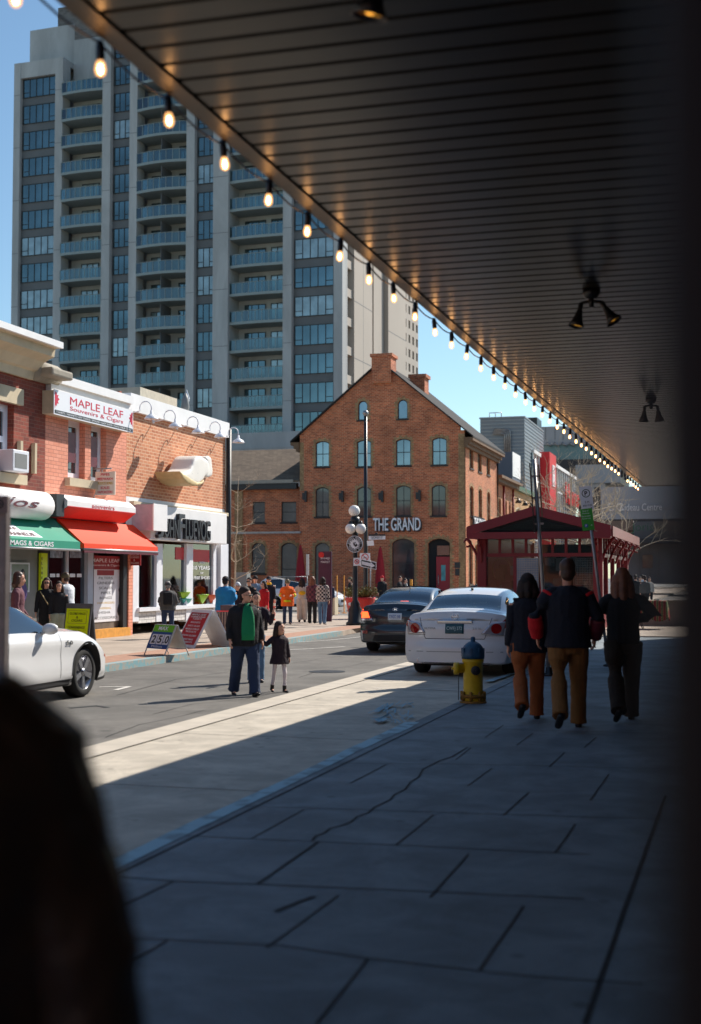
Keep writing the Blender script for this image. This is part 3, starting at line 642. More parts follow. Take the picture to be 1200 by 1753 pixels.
# ------------------------------------------------------------------ shopping centre pieces beyond
def far_box(mb, x0, x1, yt, yb, Y, depth):
    a = WY(x0, yt, Y); b = WY(x1, yb, Y); mb.box(a.x, b.x, Y, Y+depth, b.z, a.z); return a, b
mat('corrugated', srgb(128,136,144), .5, metal=.3, var=.05); mat('corrugated_side', srgb(150,156,160), .5, metal=.3, var=.05)
mat('bluegrey', srgb(92,96,112), .6, var=.05)
b1 = thing('metal_clad_hall', 'grey metal sided rooftop hall with thin horizontal ribs and pipes, behind the brick annexes', 'building', WY(860, 988, 150))
YM = 150; m = MB(); a, b = far_box(m, 822, 898, 717, 800, YM, 1); Xm = b.x; ye = WX(930, 750, Xm).y
m = MB(); m.box(a.x, b.x, YM, ye, 0, a.z); m.build('wall', 'corrugated', b1)
m = MB(); z = 8
while z < a.z-.2:
    m.box(a.x, b.x+.06, YM-.06, YM-.003, z, z+.12); m.box(b.x+.003, b.x+.06, YM-.003, ye, z, z+.12); z += .42
m.box(a.x-.1, b.x+.1, YM-.1, ye, a.z, a.z+.15); m.build('ribs', 'corrugated_side', b1)
m = MB()
for i in range(4):
    p0 = WY(846-i*1, 735+i*2.5, YM-.4); p1 = WY(868-i*2.6, 735+i*2.5, YM-.4); p2 = WY(873-i*3, 741+i*2, YM-.4); p3 = WY(873-i*3, 782, YM-.4); m.tube([p0, p1, p1.lerp(p2, .5)+Vector((.12, 0, .12)), p2, p3], .1, 6)
m.build('pipes', 'steel', b1)
yv = WX(911, 718, Xm-1).y; m = MB(); m.box(Xm-2, Xm-.1, yv-2, yv+2, a.z-1, WX(911, 718, Xm-1).z); m.build('vent_stack', 'black_metal', b1)
m = MB(); c = WY(838, 712, YM+2)
for dx in (0, .7, 1.4): m.tube([(c.x+dx, YM+2, a.z), (c.x+dx, YM+2, a.z+.9)], .05, 5)
m.tube([(c.x, YM+2, a.z+.9), (c.x+1.4, YM+2, a.z+.9)], .05, 5); m.build('roof_ladder', 'steel', b1)
b2 = thing('plant_room_box', 'plain blue grey box with one pale side, above the cornice of the red brick annex', 'plant room', WY(860, 988, 140))
m = MB(); a = WY(845, 774, 140); b = WY(877, 815, 140); m.box(a.x, b.x, 140, WX(890, 790, b.x).y, 5, a.z); m.build('wall', 'bluegrey', b2)
m = MB(); m.box(b.x+.003, b.x+.06, 140, WX(890, 790, b.x).y, b.z, a.z); m.build('side_panel', 'white_paint', b2)
b3 = thing('glass_store', 'glass walled shop building with white frame behind the leaning post', 'shop building', WY(900, 988, 152))
XGL = WY(912, 800, 156).x
mat('far_glass', srgb(110,122,128), .2, metal=.2, var=.3, vs=.4)
m = MB(); a = WY(872, 775, 155); b = WY(912, 870, 155); m.box(a.x, b.x, 155, 156, 0, a.z); m.build('front_wall', mat('teal_wall', srgb(84,104,112), .5, var=.15, vs=.4), b3)
ye = WX(985, 800, XGL).y; zt = WX(960, 790, XGL).z; zt = a.z
m = MB(); m.box(XGL-8, XGL, 156.1, ye, 0, zt); m.build('glass_wall', 'far_glass', b3)
m = MB(); yy = 156.2
while yy < ye: m.box(XGL+.002, XGL+.08, yy, yy+.16, 0, zt); yy += 2.6
z = 6
while z < zt+.1: m.box(XGL+.002, XGL+.12, 156.2, ye, z, z+.18); z += 3.6
m.box(XGL-.2, XGL+.2, 156, ye, zt, zt+.45); m.build('frame', 'white_paint', b3)
yr0 = WX(941, 800, XGL+1.2).y; yr1 = WX(952, 800, XGL+1.2).y; zr = WX(946, 777, XGL+1.2).z
mat('sign_red', srgb(215,28,36), .45, var=.04)
b4 = thing('red_sign_tower', 'bright red sign tower with white vertical script, rising from the glass shop front', 'sign tower', (XGL, yr0, 0))
m = MB(); m.box(XGL-2.2, XGL+1.2, yr0, yr1, 0, zr); m.build('tower_body', 'sign_red', b4)
c = WX(948, 822, XGL+1.3); m = MB(); h = WX(948, 797, XGL+1.3).z-WX(948, 832, XGL+1.3).z
m.box(XGL+1.2, XGL+1.32, c.y-1.0, c.y+1.2, c.z-h*.3, c.z+h*.72); m.build('sign_panel', 'white_paint', b4)
text('Scotiabank'[0:0]+'Farm Boy', 'sign_red', b4, (XGL+1.33, c.y+.1, c.z+h*.2), (0, 0, 1), (0, -1, 0), 1.3, h*.9, .01)
b5 = tag(text('Hanes', 'sign_red', None, WX(979, 849, XGL+.4), (0, 1, 0), (0, 0, 1), 3.0, 17, .15, bold=.03), 'red letter sign mounted on the glass shop wall beyond the red tower', 'letter sign'); b5.name = 'letter_sign'
# the big centre across the end of the street
YR = 215
b6 = thing('shopping_centre', 'huge pale grey shopping centre with a glass band, closing the end of the street', 'shopping centre', WY(1000, 988, YR))
mat('centre_grey', srgb(150,154,160), .6, var=.04); mat('centre_teal', srgb(92,122,128), .3, metal=.2, var=.1, vs=.2); mat('centre_dark', srgb(52,52,56), .7)
m = MB(); far_box(m, 918, 1250, 731, 753, YR, 30); far_box(m, 985, 1062, 796, 826, YR-2, 20); far_box(m, 985, 1035, 826.2, 850, YR-1.5, 20); m.build('upper_wall', 'centre_grey', b6)
m = MB(); far_box(m, 918, 1250, 753.3, 787, YR+.5, 20); m.build('glass_band', 'centre_teal', b6)
m = MB(); far_box(m, 940, 1250, 787.3, 795.5, YR-.5, 20); far_box(m, 990, 1250, 850.3, 1000, YR+2, 10); m.build('soffit', 'centre_dark', b6)
m = MB()
for x in (934, 950, 964, 978, 992): far_box(m, x-.3, x+.3, 732, 753, YR-.05, .1)
m.build('panel_lines', 'centre_dark', b6)
m = MB()
for x in (935, 948, 962, 975): c = WY(x, 758, YR-.6); m.tube([c, c+Vector((.8, -.2, -.5))], .2, 5)
m.build('floodlights', 'steel', b6)
b7 = thing('footbridge', 'grey panelled bridge over the far street carrying a pale name sign', 'bridge', WY(1080, 988, 190))
m = MB(); a, b = far_box(m, 1028, 1220, 834, 871, 190, 8); far_box(m, 1028, 1220, 874, 887, 190, 8); m.build('side_panel', 'centre_grey', b7)
m = MB(); far_box(m, 1028, 1220, 871.3, 873.7, 190.2, 7); far_box(m, 1015, 1220, 887.3, 892, 190.1, 8); far_box(m, 1017, 1027.5, 834, 892, 190.2, 7); m.build('deck', 'centre_dark', b7)
c = WY(1098, 868, 189.8); text('Rideau Centre', 'white_paint', b7, c, (1, 0, 0), (0, 0, 1), 1.0, 5.8, .1)
c = WY(1056, 868, 189.8); m = MB(); 
for s in (-.8, .5): m.tube([c+Vector((s+.5*cos(t*.5), 0, .5*sin(t*.5))) for t in range(2, 12)], .12, 5)
m.build('emblem', 'white_paint', b7)
b8 = thing('far_shopfront', 'dim brown and grey shopfronts beneath the bridge at the end of the street', 'shopfront', WY(1080, 988, 120))
mat('shop_tan', srgb(120,104,92), .7, var=.2, vs=.4); mat('shop_grey', srgb(98,98,102), .6, var=.3, vs=.4)
m = MB(); far_box(m, 1022, 1084, 892, 908, 125, 8); far_box(m, 1085, 1240, 893, 922, 125, 8); m.build('upper_wall', 'shop_tan', b8)
m = MB(); far_box(m, 1022, 1240, 928, 1000, 126, 6); far_box(m, 1085, 1120, 893, 921.7, 124.5, .4); m.build('lower_wall', 'shop_grey', b8)
m = MB(); far_box(m, 1060, 1240, 922, 929, 123, 3); m.build('canopy_band', 'centre_dark', b8)
m = MB()
for x in (1095, 1112, 1128): far_box(m, x, x+1, 929, 990, 125.8, .1)
far_box(m, 1100, 1118, 950, 972, 125.8, .1); m.build('shop_window', 'window_glass_dark', b8)
text('Joris', mat('sign_green', srgb(50,90,70), .5), b8, WY(1100, 904, 122.9), (1, 0, 0), (0, 0, 1), 1.0, 2.0, .1)
# long low row closing the left end of the cross street and the block behind the market
b9 = thing('background_block', 'plain grey block far behind the left shops', 'building', (-60, 62, 0)); m = MB(); m.box(-90, -42, 60, 92, 0, 11); m.build('wall', 'concrete_tower', b9)
bpy.data.objects['background_block'].hide_render = False

b10 = thing('rear_reflection_block', 'unseen sunlit brick block added behind the viewpoint for window reflections', 'building', (-15, -34, 0)); m = MB(); m.box(-75, 30, -44, -34, 0, 15); m.build('wall', 'brick_orange_b' if brick_mat('brick_orange_b', srgb(150,82,60), srgb(120,62,45), srgb(150,115,90)) else '', b10)  # unseen block added behind the camera, sized for reflections in the windows
for k in range(9):
    for z in (2, 6, 10): m = MB(); m.box(-70+k*11, -66+k*11, -34.02, -33.95, z, z+2.6); m.build('window', 'window_glass', b10)
# ------------------------------------------------------------------ left row of shops, all facades on the plane X = XL
XL = -15.3
lp = lambda x, y, d=0: WX(x, y, XL+d)
def lbox(mb, x0, x1, y0, y1, d0, d1, dd=0):
    """box on the left facade: pixel columns x0..x1, rows y0..y1 measured at mid column, from d0 to d1 in front of the wall"""
    xm = (x0+x1)/2; a = lp(x0, y0, dd).y; b = lp(x1, y0, dd).y; return mb.box(XL+d0, XL+d1, a, b, lp(xm, y1, dd).z, lp(xm, y0, dd).z)
def lrect(x0, x1, y0, y1, dd=0): xm = (x0+x1)/2; return (lp(x0, y0, dd).y, lp(x1, y0, dd).y, lp(xm, y1, dd).z, lp(xm, y0, dd).z)
Y1 = lp(78, 700).y; Y2 = lp(217, 700).y; Y3 = lp(386, 700).y
lfn = side_fn(XL)
shopG = srgb(128,128,126); mat('shop_grey_panel', shopG, .5, var=.06); mat('pilaster_blue', srgb(175,186,200), .5, var=.05)
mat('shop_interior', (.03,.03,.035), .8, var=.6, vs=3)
glass_mat('shop_glass', (.62,.68,.68), refl=.1)
mat('win_white', srgb(228,230,236), .5, var=.04); mat('red_poster', srgb(200,30,35), .5, var=.05); mat('pale_inside', srgb(60,78,76), .7, var=.5, vs=2)
# --- A: dark red brick with stone cornice
A = thing('dark_brick_shop_building', 'dark red brick building with a heavy cream stone cornice, at the left edge', 'shop building', (XL, 20, 0))
zA = lp(78, 600).z; z0A = lp(78, 848).z
wA = lrect(-8, 24, 690, 810); m = MB(); m.plate([(8, z0A), (Y1, z0A), (Y1, zA), (8, zA)], [[(wA[0], wA[2]), (wA[1], wA[2]), (wA[1], wA[3]), (wA[0], wA[3])]], lfn, .35); m.build('wall', 'brick_left', A)
masonry_window(A, lfn, wA, rise=0, muntin=(0, 1), glass='window_glass', framem='win_white', framew=.16, surround=None, sill=False)
m = MB(); m.box(XL-.1, XL+.10, wA[0]-.4, wA[1]+.25, wA[3]+.02, wA[3]+.38); m.build('lintel', 'stone', A); m = MB(); m.box(XL-.1, XL+.16, wA[0]-.4, wA[1]+.35, wA[2]-.22, wA[2]-.003); m.build('sill', 'stone', A)
m = MB(); prof = [(0, 0), (.08, 0), (.12, .25), (.2, .3), (.35, .55), (.6, .7), (.62, .95), (.72, .97), (.74, 1.12), (0, 1.12)]
zc = lp(60, 640).z+.05; za = zA-.80
yC = lp(100, 600, .7).y
m.add([(XL+d, y, za+h*.72) for y in (8, yC) for d, h in prof], [tuple(range(10)), tuple(range(19, 9, -1))]+[(i, (i+1) % 10, 10+(i+1) % 10, 10+i) for i in range(10)]); m.build('cornice', 'stone', A)
m = MB(); m.box(XL+.72-.02, XL+.80, 8, yC+.05, za+.70, za+.84); m.box(XL-3, XL+.72, 8, yC+.05, za+.81, za+.86); m.build('cornice_cap', 'white_paint', A)
m = MB(); c = lp(72, 640); m.tube([(XL+.02, c.y-.55, c.z+.02), (XL+.02, c.y+.55, c.z+.02)], .25, 10); m.bbox(XL, XL+.55, c.y-.5, c.y+.5, c.z-.12, c.z+.08, .05); m.build('bracket_hood', mat('old_stone', srgb(150,142,128), .8), A)
m = MB(); lbox(m, 29, 33, 755, 808, .003, .1); lbox(m, 53.5, 57, 759, 811, .003, .1); m.build('wall_iron', 'stone', A)
ac = thing('air_conditioner', 'white window air conditioner in the sash window of the dark brick building', 'air conditioner', lp(10, 800, .2))
m = MB(); m.bbox(XL-.15, XL+.38, lp(-4, 790).y, lp(24, 790).y, wA[2]+.02, wA[2]+.5, .02); m.build('case', 'win_white', ac)
m = MB(); r_ = lrect(3, 21, 784, 802, .38); m.box(XL+.381, XL+.386, lp(-1, 790).y, lp(20, 790).y, wA[2]+.1, wA[2]+.42); m.build('grille', 'shop_grey_panel', ac)
# --- B: salmon painted brick
B = thing('salmon_brick_shop_building', 'salmon painted brick building with white parapet and two tall sash windows', 'shop building', (XL, (Y1+Y2)/2, 0))
zB = lp(148, 662).z; zBm = lp(148, 690).z; z0B = lp(148, 856).z
WB = [lrect(117, 146, 720, 820), lrect(156, 182, 728, 827)]
m = MB(); m.plate([(Y1+.003, z0B), (Y2, z0B), (Y2, zBm), (Y1+.003, zBm)], [[(o[0], o[2]), (o[1], o[2]), (o[1], o[3]), (o[0], o[3])] for o in WB], lfn, .3); m.build('wall', 'brick_salmon', B)
for o in WB: masonry_window(B, lfn, o, rise=0, muntin=(0, 1), glass='window_glass_dark', framem='win_white', framew=.15, sill=False)
for i, o in enumerate(WB):
    m = MB(); m.box(XL-.10, XL-.095, o[0]+.18, o[1]-.3, o[2]+.4, o[3]-.3)
    pn = m.build('window_poster', mat('maroon', srgb(95,25,40), .5, var=.2, vs=6), B)
m = MB(); m.box(XL-.1, XL+.14, WB[0][0]-.15, WB[1][1]+.15, WB[0][2]-.2, WB[0][2]-.003); m.build('sill', 'stone', B)
m = MB(); m.box(XL-.2, XL+.12, Y1+.03, Y2-.003, zBm+.003, zB); m.box(XL-.2, XL+.2, Y1+.03, Y2-.003, zB-.16, zB-.003+.05); m.build('parapet', 'white_paint', B)
# --- C: orange brick
C = thing('orange_brick_shop_building', 'orange brick corner building with white parapet and boxed white shop fascia', 'shop building', (XL, (Y2+Y3)/2, 0))
zC = lp(385, 724).z; zCm = lp(385, 752).z; z0C = lp(385, 872).z
m = MB(); m.plate([(Y2+.003, z0C), (Y3, z0C), (Y3, zCm+.3), (Y2+.003, zCm+.3)], [], lfn, .35); m.build('wall', 'brick_orange', C)
m = MB(); m.box(XL-.3, XL+.12, Y2+.003, Y3+.05, zCm+.05, zC); m.build('parapet', 'white_paint', C)
m = MB(); m.box(XL-12, XL-.36, Y3-.3, Y3, 0, zC-.1); m.build('end_wall', 'brick_orange', C)
m = MB(); m.tube([(XL+.08, Y3+.1, zC-.2), (XL+.08, Y3+.1, 0.1)], .09, 8); m.build('downpipe', 'frame_dark', C)
m = MB(); m.box(XL-12, XL-.36, 8, Y3-.4, zCm-.6, zCm-.4); m.box(XL-12, XL-.4, Y1, Y1+.3, z0B, zB-.2); m.build('roof', 'shop_grey_panel', C)
m = MB(); q = lp(230, 670, -1.5); m.box(XL-1.6, XL-1.3, lp(150, 670, -1.5).y, lp(222, 670, -1.5).y, zB-.6, zB+.28); m.box(XL-1.3, XL-.3, lp(222, 670).y, lp(226, 670).y, zB-.6, zB+.25); m.build('party_wall', 'brick_left', B)
m = MB(); m.box(XL-6, XL-2.2, lp(240, 670, -2.2).y, lp(303, 690, -2.2).y, zC-.5, lp(270, 672, -2.2).z); m.build('roof_housing', mat('housing', srgb(200,190,170), .7), C)
# ledges between floors
m = MB(); lbox(m, 222, 386, 868, 874, .0, .12); m.build('ledge', 'stone', C)
# --- ground floor backing: interior wall, floor and returns shared by the three shops
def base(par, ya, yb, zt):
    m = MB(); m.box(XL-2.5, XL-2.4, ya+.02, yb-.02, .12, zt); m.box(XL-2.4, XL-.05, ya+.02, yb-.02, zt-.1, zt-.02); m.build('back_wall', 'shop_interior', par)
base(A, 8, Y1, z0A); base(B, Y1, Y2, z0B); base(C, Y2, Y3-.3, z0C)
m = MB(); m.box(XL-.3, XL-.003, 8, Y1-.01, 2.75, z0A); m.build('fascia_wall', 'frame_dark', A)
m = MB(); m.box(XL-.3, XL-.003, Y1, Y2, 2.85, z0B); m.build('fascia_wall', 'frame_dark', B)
m = MB(); lbox(m, -60, 66, 938, 1100, -.1, -.02); m.build('panel_wall', 'shop_grey_panel', A)
m = MB(); lbox(m, 12, 46, 960, 1075, -.02, .0); lbox(m, -30, -2, 940, 1075, -.02, 0); m.build('panel_moulding', mat('grey_panel2', srgb(120,121,120), .5), A)
# shop window of B (glass, frames) and pilasters
m = MB(); 
for x0, x1 in ((66, 84.5),): lbox(m, x0, x1, 938, 1100, -.1, -.01)
m.build('dark_pier', 'frame_dark', A)
zg = lp(120, 1050).z
m = MB(); lbox(m, 84.8, 147, 938, 1045, -.06, -.04); m.build('shop_window', 'shop_glass', B)
m = MB(); lbox(m, 114, 118, 938, 1045, -.1, .0); lbox(m, 84.5, 147, 1045, 1095, -.2, -.02); m.build('window_frame', 'pilaster_blue', B)
m = MB(); lbox(m, 147.3, 156.5, 930, 1095, -.2, .06); m.build('pilaster', 'pilaster_blue', B)
m = MB(); lbox(m, 218, 225, 940, 1090, -.2, .05); m.build('brick_pier', 'brick_salmon', B)
m = MB(); lbox(m, 157, 218, 942, 1085, -.9, -.85); m.build('doorway_back', 'cornice_brown', B)
m = MB(); lbox(m, 157, 217.7, 1076, 1094, -.9, .10); st = m.build('step', mat('step_yellow', srgb(215,150,60), .6, var=.15, vs=9), B)
m = MB(); lbox(m, 210.5, 217.5, 945, 1085, -.5, .02); m.build('door_edge', 'frame_dark', B)
m = MB()
for i, (x, w_) in enumerate(((88, 9), (99, 5), (122, 9), (134, 8))): lbox(m, x, x+w_, 982, 988, -.039, -.035)
m.build('window_sticker', 'win_white', B)
m = MB(); lbox(m, 88, 110, 943, 955, -.039, -.035); lbox(m, 122, 142, 943, 955, -.039, -.035); m.build('window_display', mat('display', srgb(130,150,170), .6, var=.6, vs=9), B)
m = MB(); 
for i in range(14): x = random.uniform(90, 142); y = random.uniform(1000, 1040); lbox(m, x, x+random.uniform(2, 5), y, y+random.uniform(3, 8), -.9, -.7)
m.build('shelf_goods', mat('goods', srgb(120,90,60), .6, var=.7, vs=3, col2=srgb(60,110,120)), B)
# C shopfront
m = MB(); m.box(XL-.3, XL-.003, Y2+.01, Y3-.01, 2.85, z0C); m.build('fascia_wall', 'white_paint', C)
for x0, x1, d_ in ((226, 236, .04), (266.5, 276.5, .04), (317, 328, .05), (364, 369.5, .03), (372, 387, .12)): m = MB(); lbox(m, x0, x1, 931, 1064, -.2, d_); m.build('column', 'win_white', C)
m = MB(); lbox(m, 236, 364, 1043, 1062, -.2, .02); m.build('brick_base', 'brick_white', C)
m = MB(); lbox(m, 232, 372, 1037, 1043, -.25, .12); m.build('sill', 'win_white', C)
for x0, x1 in ((236, 266.5), (276.5, 317), (328, 364)):
    m = MB(); lbox(m, x0, x1, 932, 1037, -.06, -.04); m.build('shop_window', 'shop_glass', C)
m = MB(); lbox(m, 330, 361, 938, 1030, -.28, -.26); m.build('dark_curtain', 'frame_dark', C)
m = MB(); lbox(m, 328.5, 360, 941, 962, -.035, -.03); lbox(m, 302, 316.5, 937, 958, -.035, -.03); m.build('red_decal', 'red_poster', C)
m = MB(); lbox(m, 236, 266, 932, 1062, -2.3, -2.2); lbox(m, 277, 316, 960, 1030, -1.8, -1.7); m.build('inner_partition', 'pale_inside', C)
for s, x, y, h, wd in (('WIN', 346, 963, 3.4, 9), ('10 YEARS', 345.5, 972, 6.5, 26), ('OF', 345.5, 981, 3, 5), ('FREE SHOES', 345.5, 989, 5, 26)):
    c = lp(x, y, -.02); D = (c-cam.location).length; text(s, 'sign_white', C, c+Vector((.0, 0, 0)), (0, 1, 0), (0, 0, 1), h*D/F, wd*D/F/ .37, .004, bold=.01)
def lower_display(par):
    for nm, x, y, cl in (('red_chair', 241, 1022, 'red_poster'),):
        t = thing('red_display_chair', 'red moulded chair displayed in the corner shop window', 'display chair', lp(x, 1040, -.7)); c = lp(x, y, -.6)
        m = MB(); m.lathe([(.12, -.35), (.3, 0), (.42, .3), (.40, .3), (.28, .03), (.1, -.3)], c, 12); m.build('shell', cl, t)
        m = MB(); m.box(c.x-.2, c.x+.2, c.y-.2, c.y+.2, c.z-.5, c.z-.34); m.build('base', 'steel', t)
lower_display(C)
mat('lime', srgb(150,190,40), .5); mat('teal', srgb(70,160,150), .5); mat('orange_bowl', srgb(190,80,40), .5)
for i, (x, y, cl, lb) in enumerate(((341, 1026, 'lime', 'lime green bowl on the shop window ledge'), (309, 1022, 'lime', 'small lime green bowl beside the white column inside the shop window'), (312, 1033, 'teal', 'teal bowl on the shop window ledge'), (356, 1026, 'orange_bowl', 'orange bowl at the right end of the shop window ledge'))):
    c = lp(x, y, -.15); m = MB(); m.lathe([(.1, -.15), (.28, .12), (.3, .15), (.27, .14), (.08, -.11)], c, 14); o = m.build('bowl', cl); tag(o, lb, 'bowl', 'bowls in the shop window')
# fascia box with thick letters
o = lrect(258, 388, 882, 931, .35); FB = thing('shop_fascia', 'long white boxed shop fascia carrying thick dark 3D letters', 'shop fascia', (XL, o[0], o[2]))
m = MB(); yb0 = lp(258, 900, .35).y; yb1 = lp(388.5, 900, .35).y; zt = lp(388, 880, .35).z; zb = lp(388, 932, .35).z
m.bbox(XL+.003, XL+.35, yb0, yb1, zb, zt, .02); m.build('box', 'white_paint', FB)
mat('letter_dark', srgb(38,38,44), .5, var=.1)
def fl(s, x0, x1, y0, y1):
    a = lp(x0, 900, .45); b = lp(x1, 900, .45); xm = (x0+x1)/2; zt_ = lp(xm, y0, .45).z; zb_ = lp(xm, y1, .45).z
    text(s, 'letter_dark', FB, (XL+.352, (a.y+b.y)/2, (zt_+zb_)/2), (0, 1, 0), (0, 0, 1), zt_-zb_, b.y-a.y, .10, bold=.012)
fl('J', 271, 281, 877, 921); fl('OHN', 282, 306, 888, 921); fl('F', 307, 317, 880, 923); fl('LUEVOG', 318, 361, 890, 925)
# second fascia over B: white hexagonal box with red underside
BX = thing('awning_housing', 'white boxed awning housing with red underside above the red awning', 'awning housing', lp(150, 870))
ya = lp(104, 870, .45).y; yb = lp(222, 870, .45).y; z1_ = lp(160, 853, .45).z; z2_ = lp(160, 888, .45).z; h = z1_-z2_
pr = [(.003, 0), (.3, 0), (.62, h*.45), (.62, h*.72), (.45, h), (.003, h)]
m = MB(); m.add([(XL+d, y, z2_+z_) for y in (ya, yb) for d, z_ in pr], [tuple(range(6)), tuple(range(11, 5, -1))]+[(i, (i+1) % 6, 6+(i+1) % 6, 6+i) for i in range(6)]); m.build('case', 'white_paint', BX)
m = MB(); m.add([(XL+d, y, z2_+z_-.004) for y in (ya+.02, yb-.02) for d, z_ in ((.02, -.01), (.31, -.012), (.628, h*.43), (.628, h*.47), (.29, .03), (.02, .03))], [tuple(range(6)), tuple(range(11, 5, -1))]+[(i, (i+1) % 6, 6+(i+1) % 6, 6+i) for i in range(6)]); m.build('red_underside', 'red_poster', BX)
c = lp(177, 868.5, .66); text('souvenirs', 'red_poster', BX, (XL+.623, lp(177, 868, .62).y, z2_+h*.58), (0, 1, 0), (0, 0, 1), .09, 1.2, .004)
t = thing('projecting_sign_box', 'pink and white box sign jutting out between the red awning and the letter fascia', 'box sign', lp(240, 880))
yc = lp(226, 880).y; m = MB(); m.box(XL+.003, XL+.60, yc, yc+.85, lp(240, 906, .5).z, lp(240, 861, .5).z); m.build('cabinet', mat('pinkgrey', srgb(190,170,180), .5), t)
m = MB(); m.box(XL+.603, XL+.64, yc-.02, yc+.87, lp(240, 907, .5).z, lp(240, 860, .5).z); m.build('face', 'white_paint', t)
t = thing('dark_end_box', 'dark box end between the green shop roller and the red shop housing', 'box', lp(95, 865))
m = MB(); m.box(XL+.003, XL+.55, lp(80, 865, .3).y, lp(104, 865, .45).y-.02, lp(92, 884, .4).z, lp(92, 846, .4).z); m.build('cabinet', 'frame_dark', t)
# round roller housing over A
t = thing('round_awning_housing', 'rounded white awning housing with faded grey lettering above the green awning', 'awning housing', lp(30, 860))
ya = lp(-70, 862, .5).y; yb = lp(85, 862, .45).y; zc_ = lp(40, 862, .45).z; m = MB(); m.tube([(XL+.3, ya, zc_), (XL+.3, yb-.1, zc_), (XL+.3, yb-.03, zc_), (XL+.3, yb, zc_)], [.33, .33, .3, .2], 20, ell=1.0); m.box(XL+.003, XL+.3, ya, yb-.1, zc_-.2, zc_+.3); m.build('case', 'white_paint', t)
text('rios', 'maroon', t, (XL+.638, lp(30, 868, .64).y, zc_+.0), (0, 1, 0), (.0, 0, 1), .2, 1.9, .004, shear=.4)
# awnings
def awning(name, lb, x0, x1, xf0, xf1, y_top, y_fr, y_bot, out, m_, mv, stripe=None):
    """x0..x1 columns at the wall, xf0..xf1 columns of the front bar"""
    t = thing(name, lb, 'awning', lp((x0+x1)/2, 900)); ya, yb = lp(x0, 900, .1).y, lp(x1, 900, .1).y
    xm = (xf0+xf1)/2; zt = lp((x0+x1)/2, y_top, .1).z; zf = lp(xm, y_fr, out).z; zb = lp(xm, y_bot, out).z; n = 12
    m = MB(); vs = []
    for i in range(n+1):
        f = i/n; sag = -.04*sin(pi*f); vs += [(XL+.1+(out-.1)*f, ya, zt+(zf-zt)*f+sag), (XL+.1+(out-.1)*f, yb, zt+(zf-zt)*f+sag)]
    nv = len(vs); vs += [(x, y, z-.02) for x, y, z in vs]; fs = []
    for i in range(n): a = 2*i; fs += [(a, a+1, a+3, a+2), (nv+a+2, nv+a+3, nv+a+1, nv+a)]
    m.add(vs, fs, True); m.box(XL+out, XL+out+.02, ya, yb, zb, zf)
    m.add([(XL+.1, ya, zt), (XL+out, ya, zf), (XL+out, ya, zb), (XL+.1, ya, zb+.1)], [(0, 1, 2, 3)]); m.add([(XL+.1, yb, zt), (XL+out, yb, zf), (XL+out, yb, zb), (XL+.1, yb, zb+.1)], [(0, 1, 2, 3)])
    fab = m.build('canopy_fabric', m_, t); m = MB(); m.tube([(XL+out+.01, ya, zb-.02), (XL+out+.01, yb, zb-.02)], .03, 8)
    m.tube([(XL+.05, ya+.05, zt-.5), (XL+out, ya+.05, zb)], .02, 6); m.tube([(XL+.05, yb-.05, zt-.5), (XL+out, yb-.05, zb)], .02, 6); m.build('frame', 'steel', t)
    return t, ya, yb, zt, zf, zb
mat('awning_green', srgb(20,140,112), .7, var=.06, vs=2); mat('awning_red', srgb(242,64,4), .7, var=.05, vs=2)
out = .80
tg, ya, yb, zt, zf, zb = awning('green_awning', 'green fabric awning with white lettering on its valance', -50, 90, -60, 120, 880, 922, 936, out, 'awning_green', None)
yb_ = lp(120, 925, out).y
text('MAGS & CIGARS', 'sign_white', tg, (XL+out+.022, (lp(14, 925, out).y+lp(92, 925, out).y)/2-.0, (zf+zb)/2), (0, 1, 0), (0, 0, 1), (zf-zb)*.62, (lp(92, 925, out).y-lp(18, 925, out).y), .004, bold=.015)
for (f, h_, s_, w_) in ((.78, .3, 'DEPANNEUR', 1.9), (.55, .25, 'STORE', 1.2)):
    P = Vector((XL+.1+(out-.1)*f, lp(33-10*(f < .6), 905, .7).y, zt+(zf-zt)*f-.04*sin(pi*f)+.01)); nn = Vector((out-.1, 0, zf-zt)).normalized(); upv = -nn
    m = MB(); rt = Vector((0, 1, 0)); m.quad(P-rt*w_*.55-upv*h_*.5, P+rt*w_*.55-upv*h_*.5, P+rt*w_*.45+upv*h_*.5, P-rt*w_*.45+upv*h_*.5); m.build('white_panel', 'sign_white', tg, fix=False)
    nr = rt.cross(upv); text(s_, 'maroon', tg, P+nr*.006, rt, upv, h_*.4, w_*.8, .003)
tr_, ya, yb, zt, zf, zb = awning('red_awning', 'bright red fabric awning over the souvenir shop doorway', 97, 228, 134, 265, 893, 933, 941, out, 'awning_red', None)
m = MB(); m.box(XL+out-.02, XL+out+.03, ya, yb, zb-.10, zb-.05); m.build('drip_rail', 'maroon', tr_)
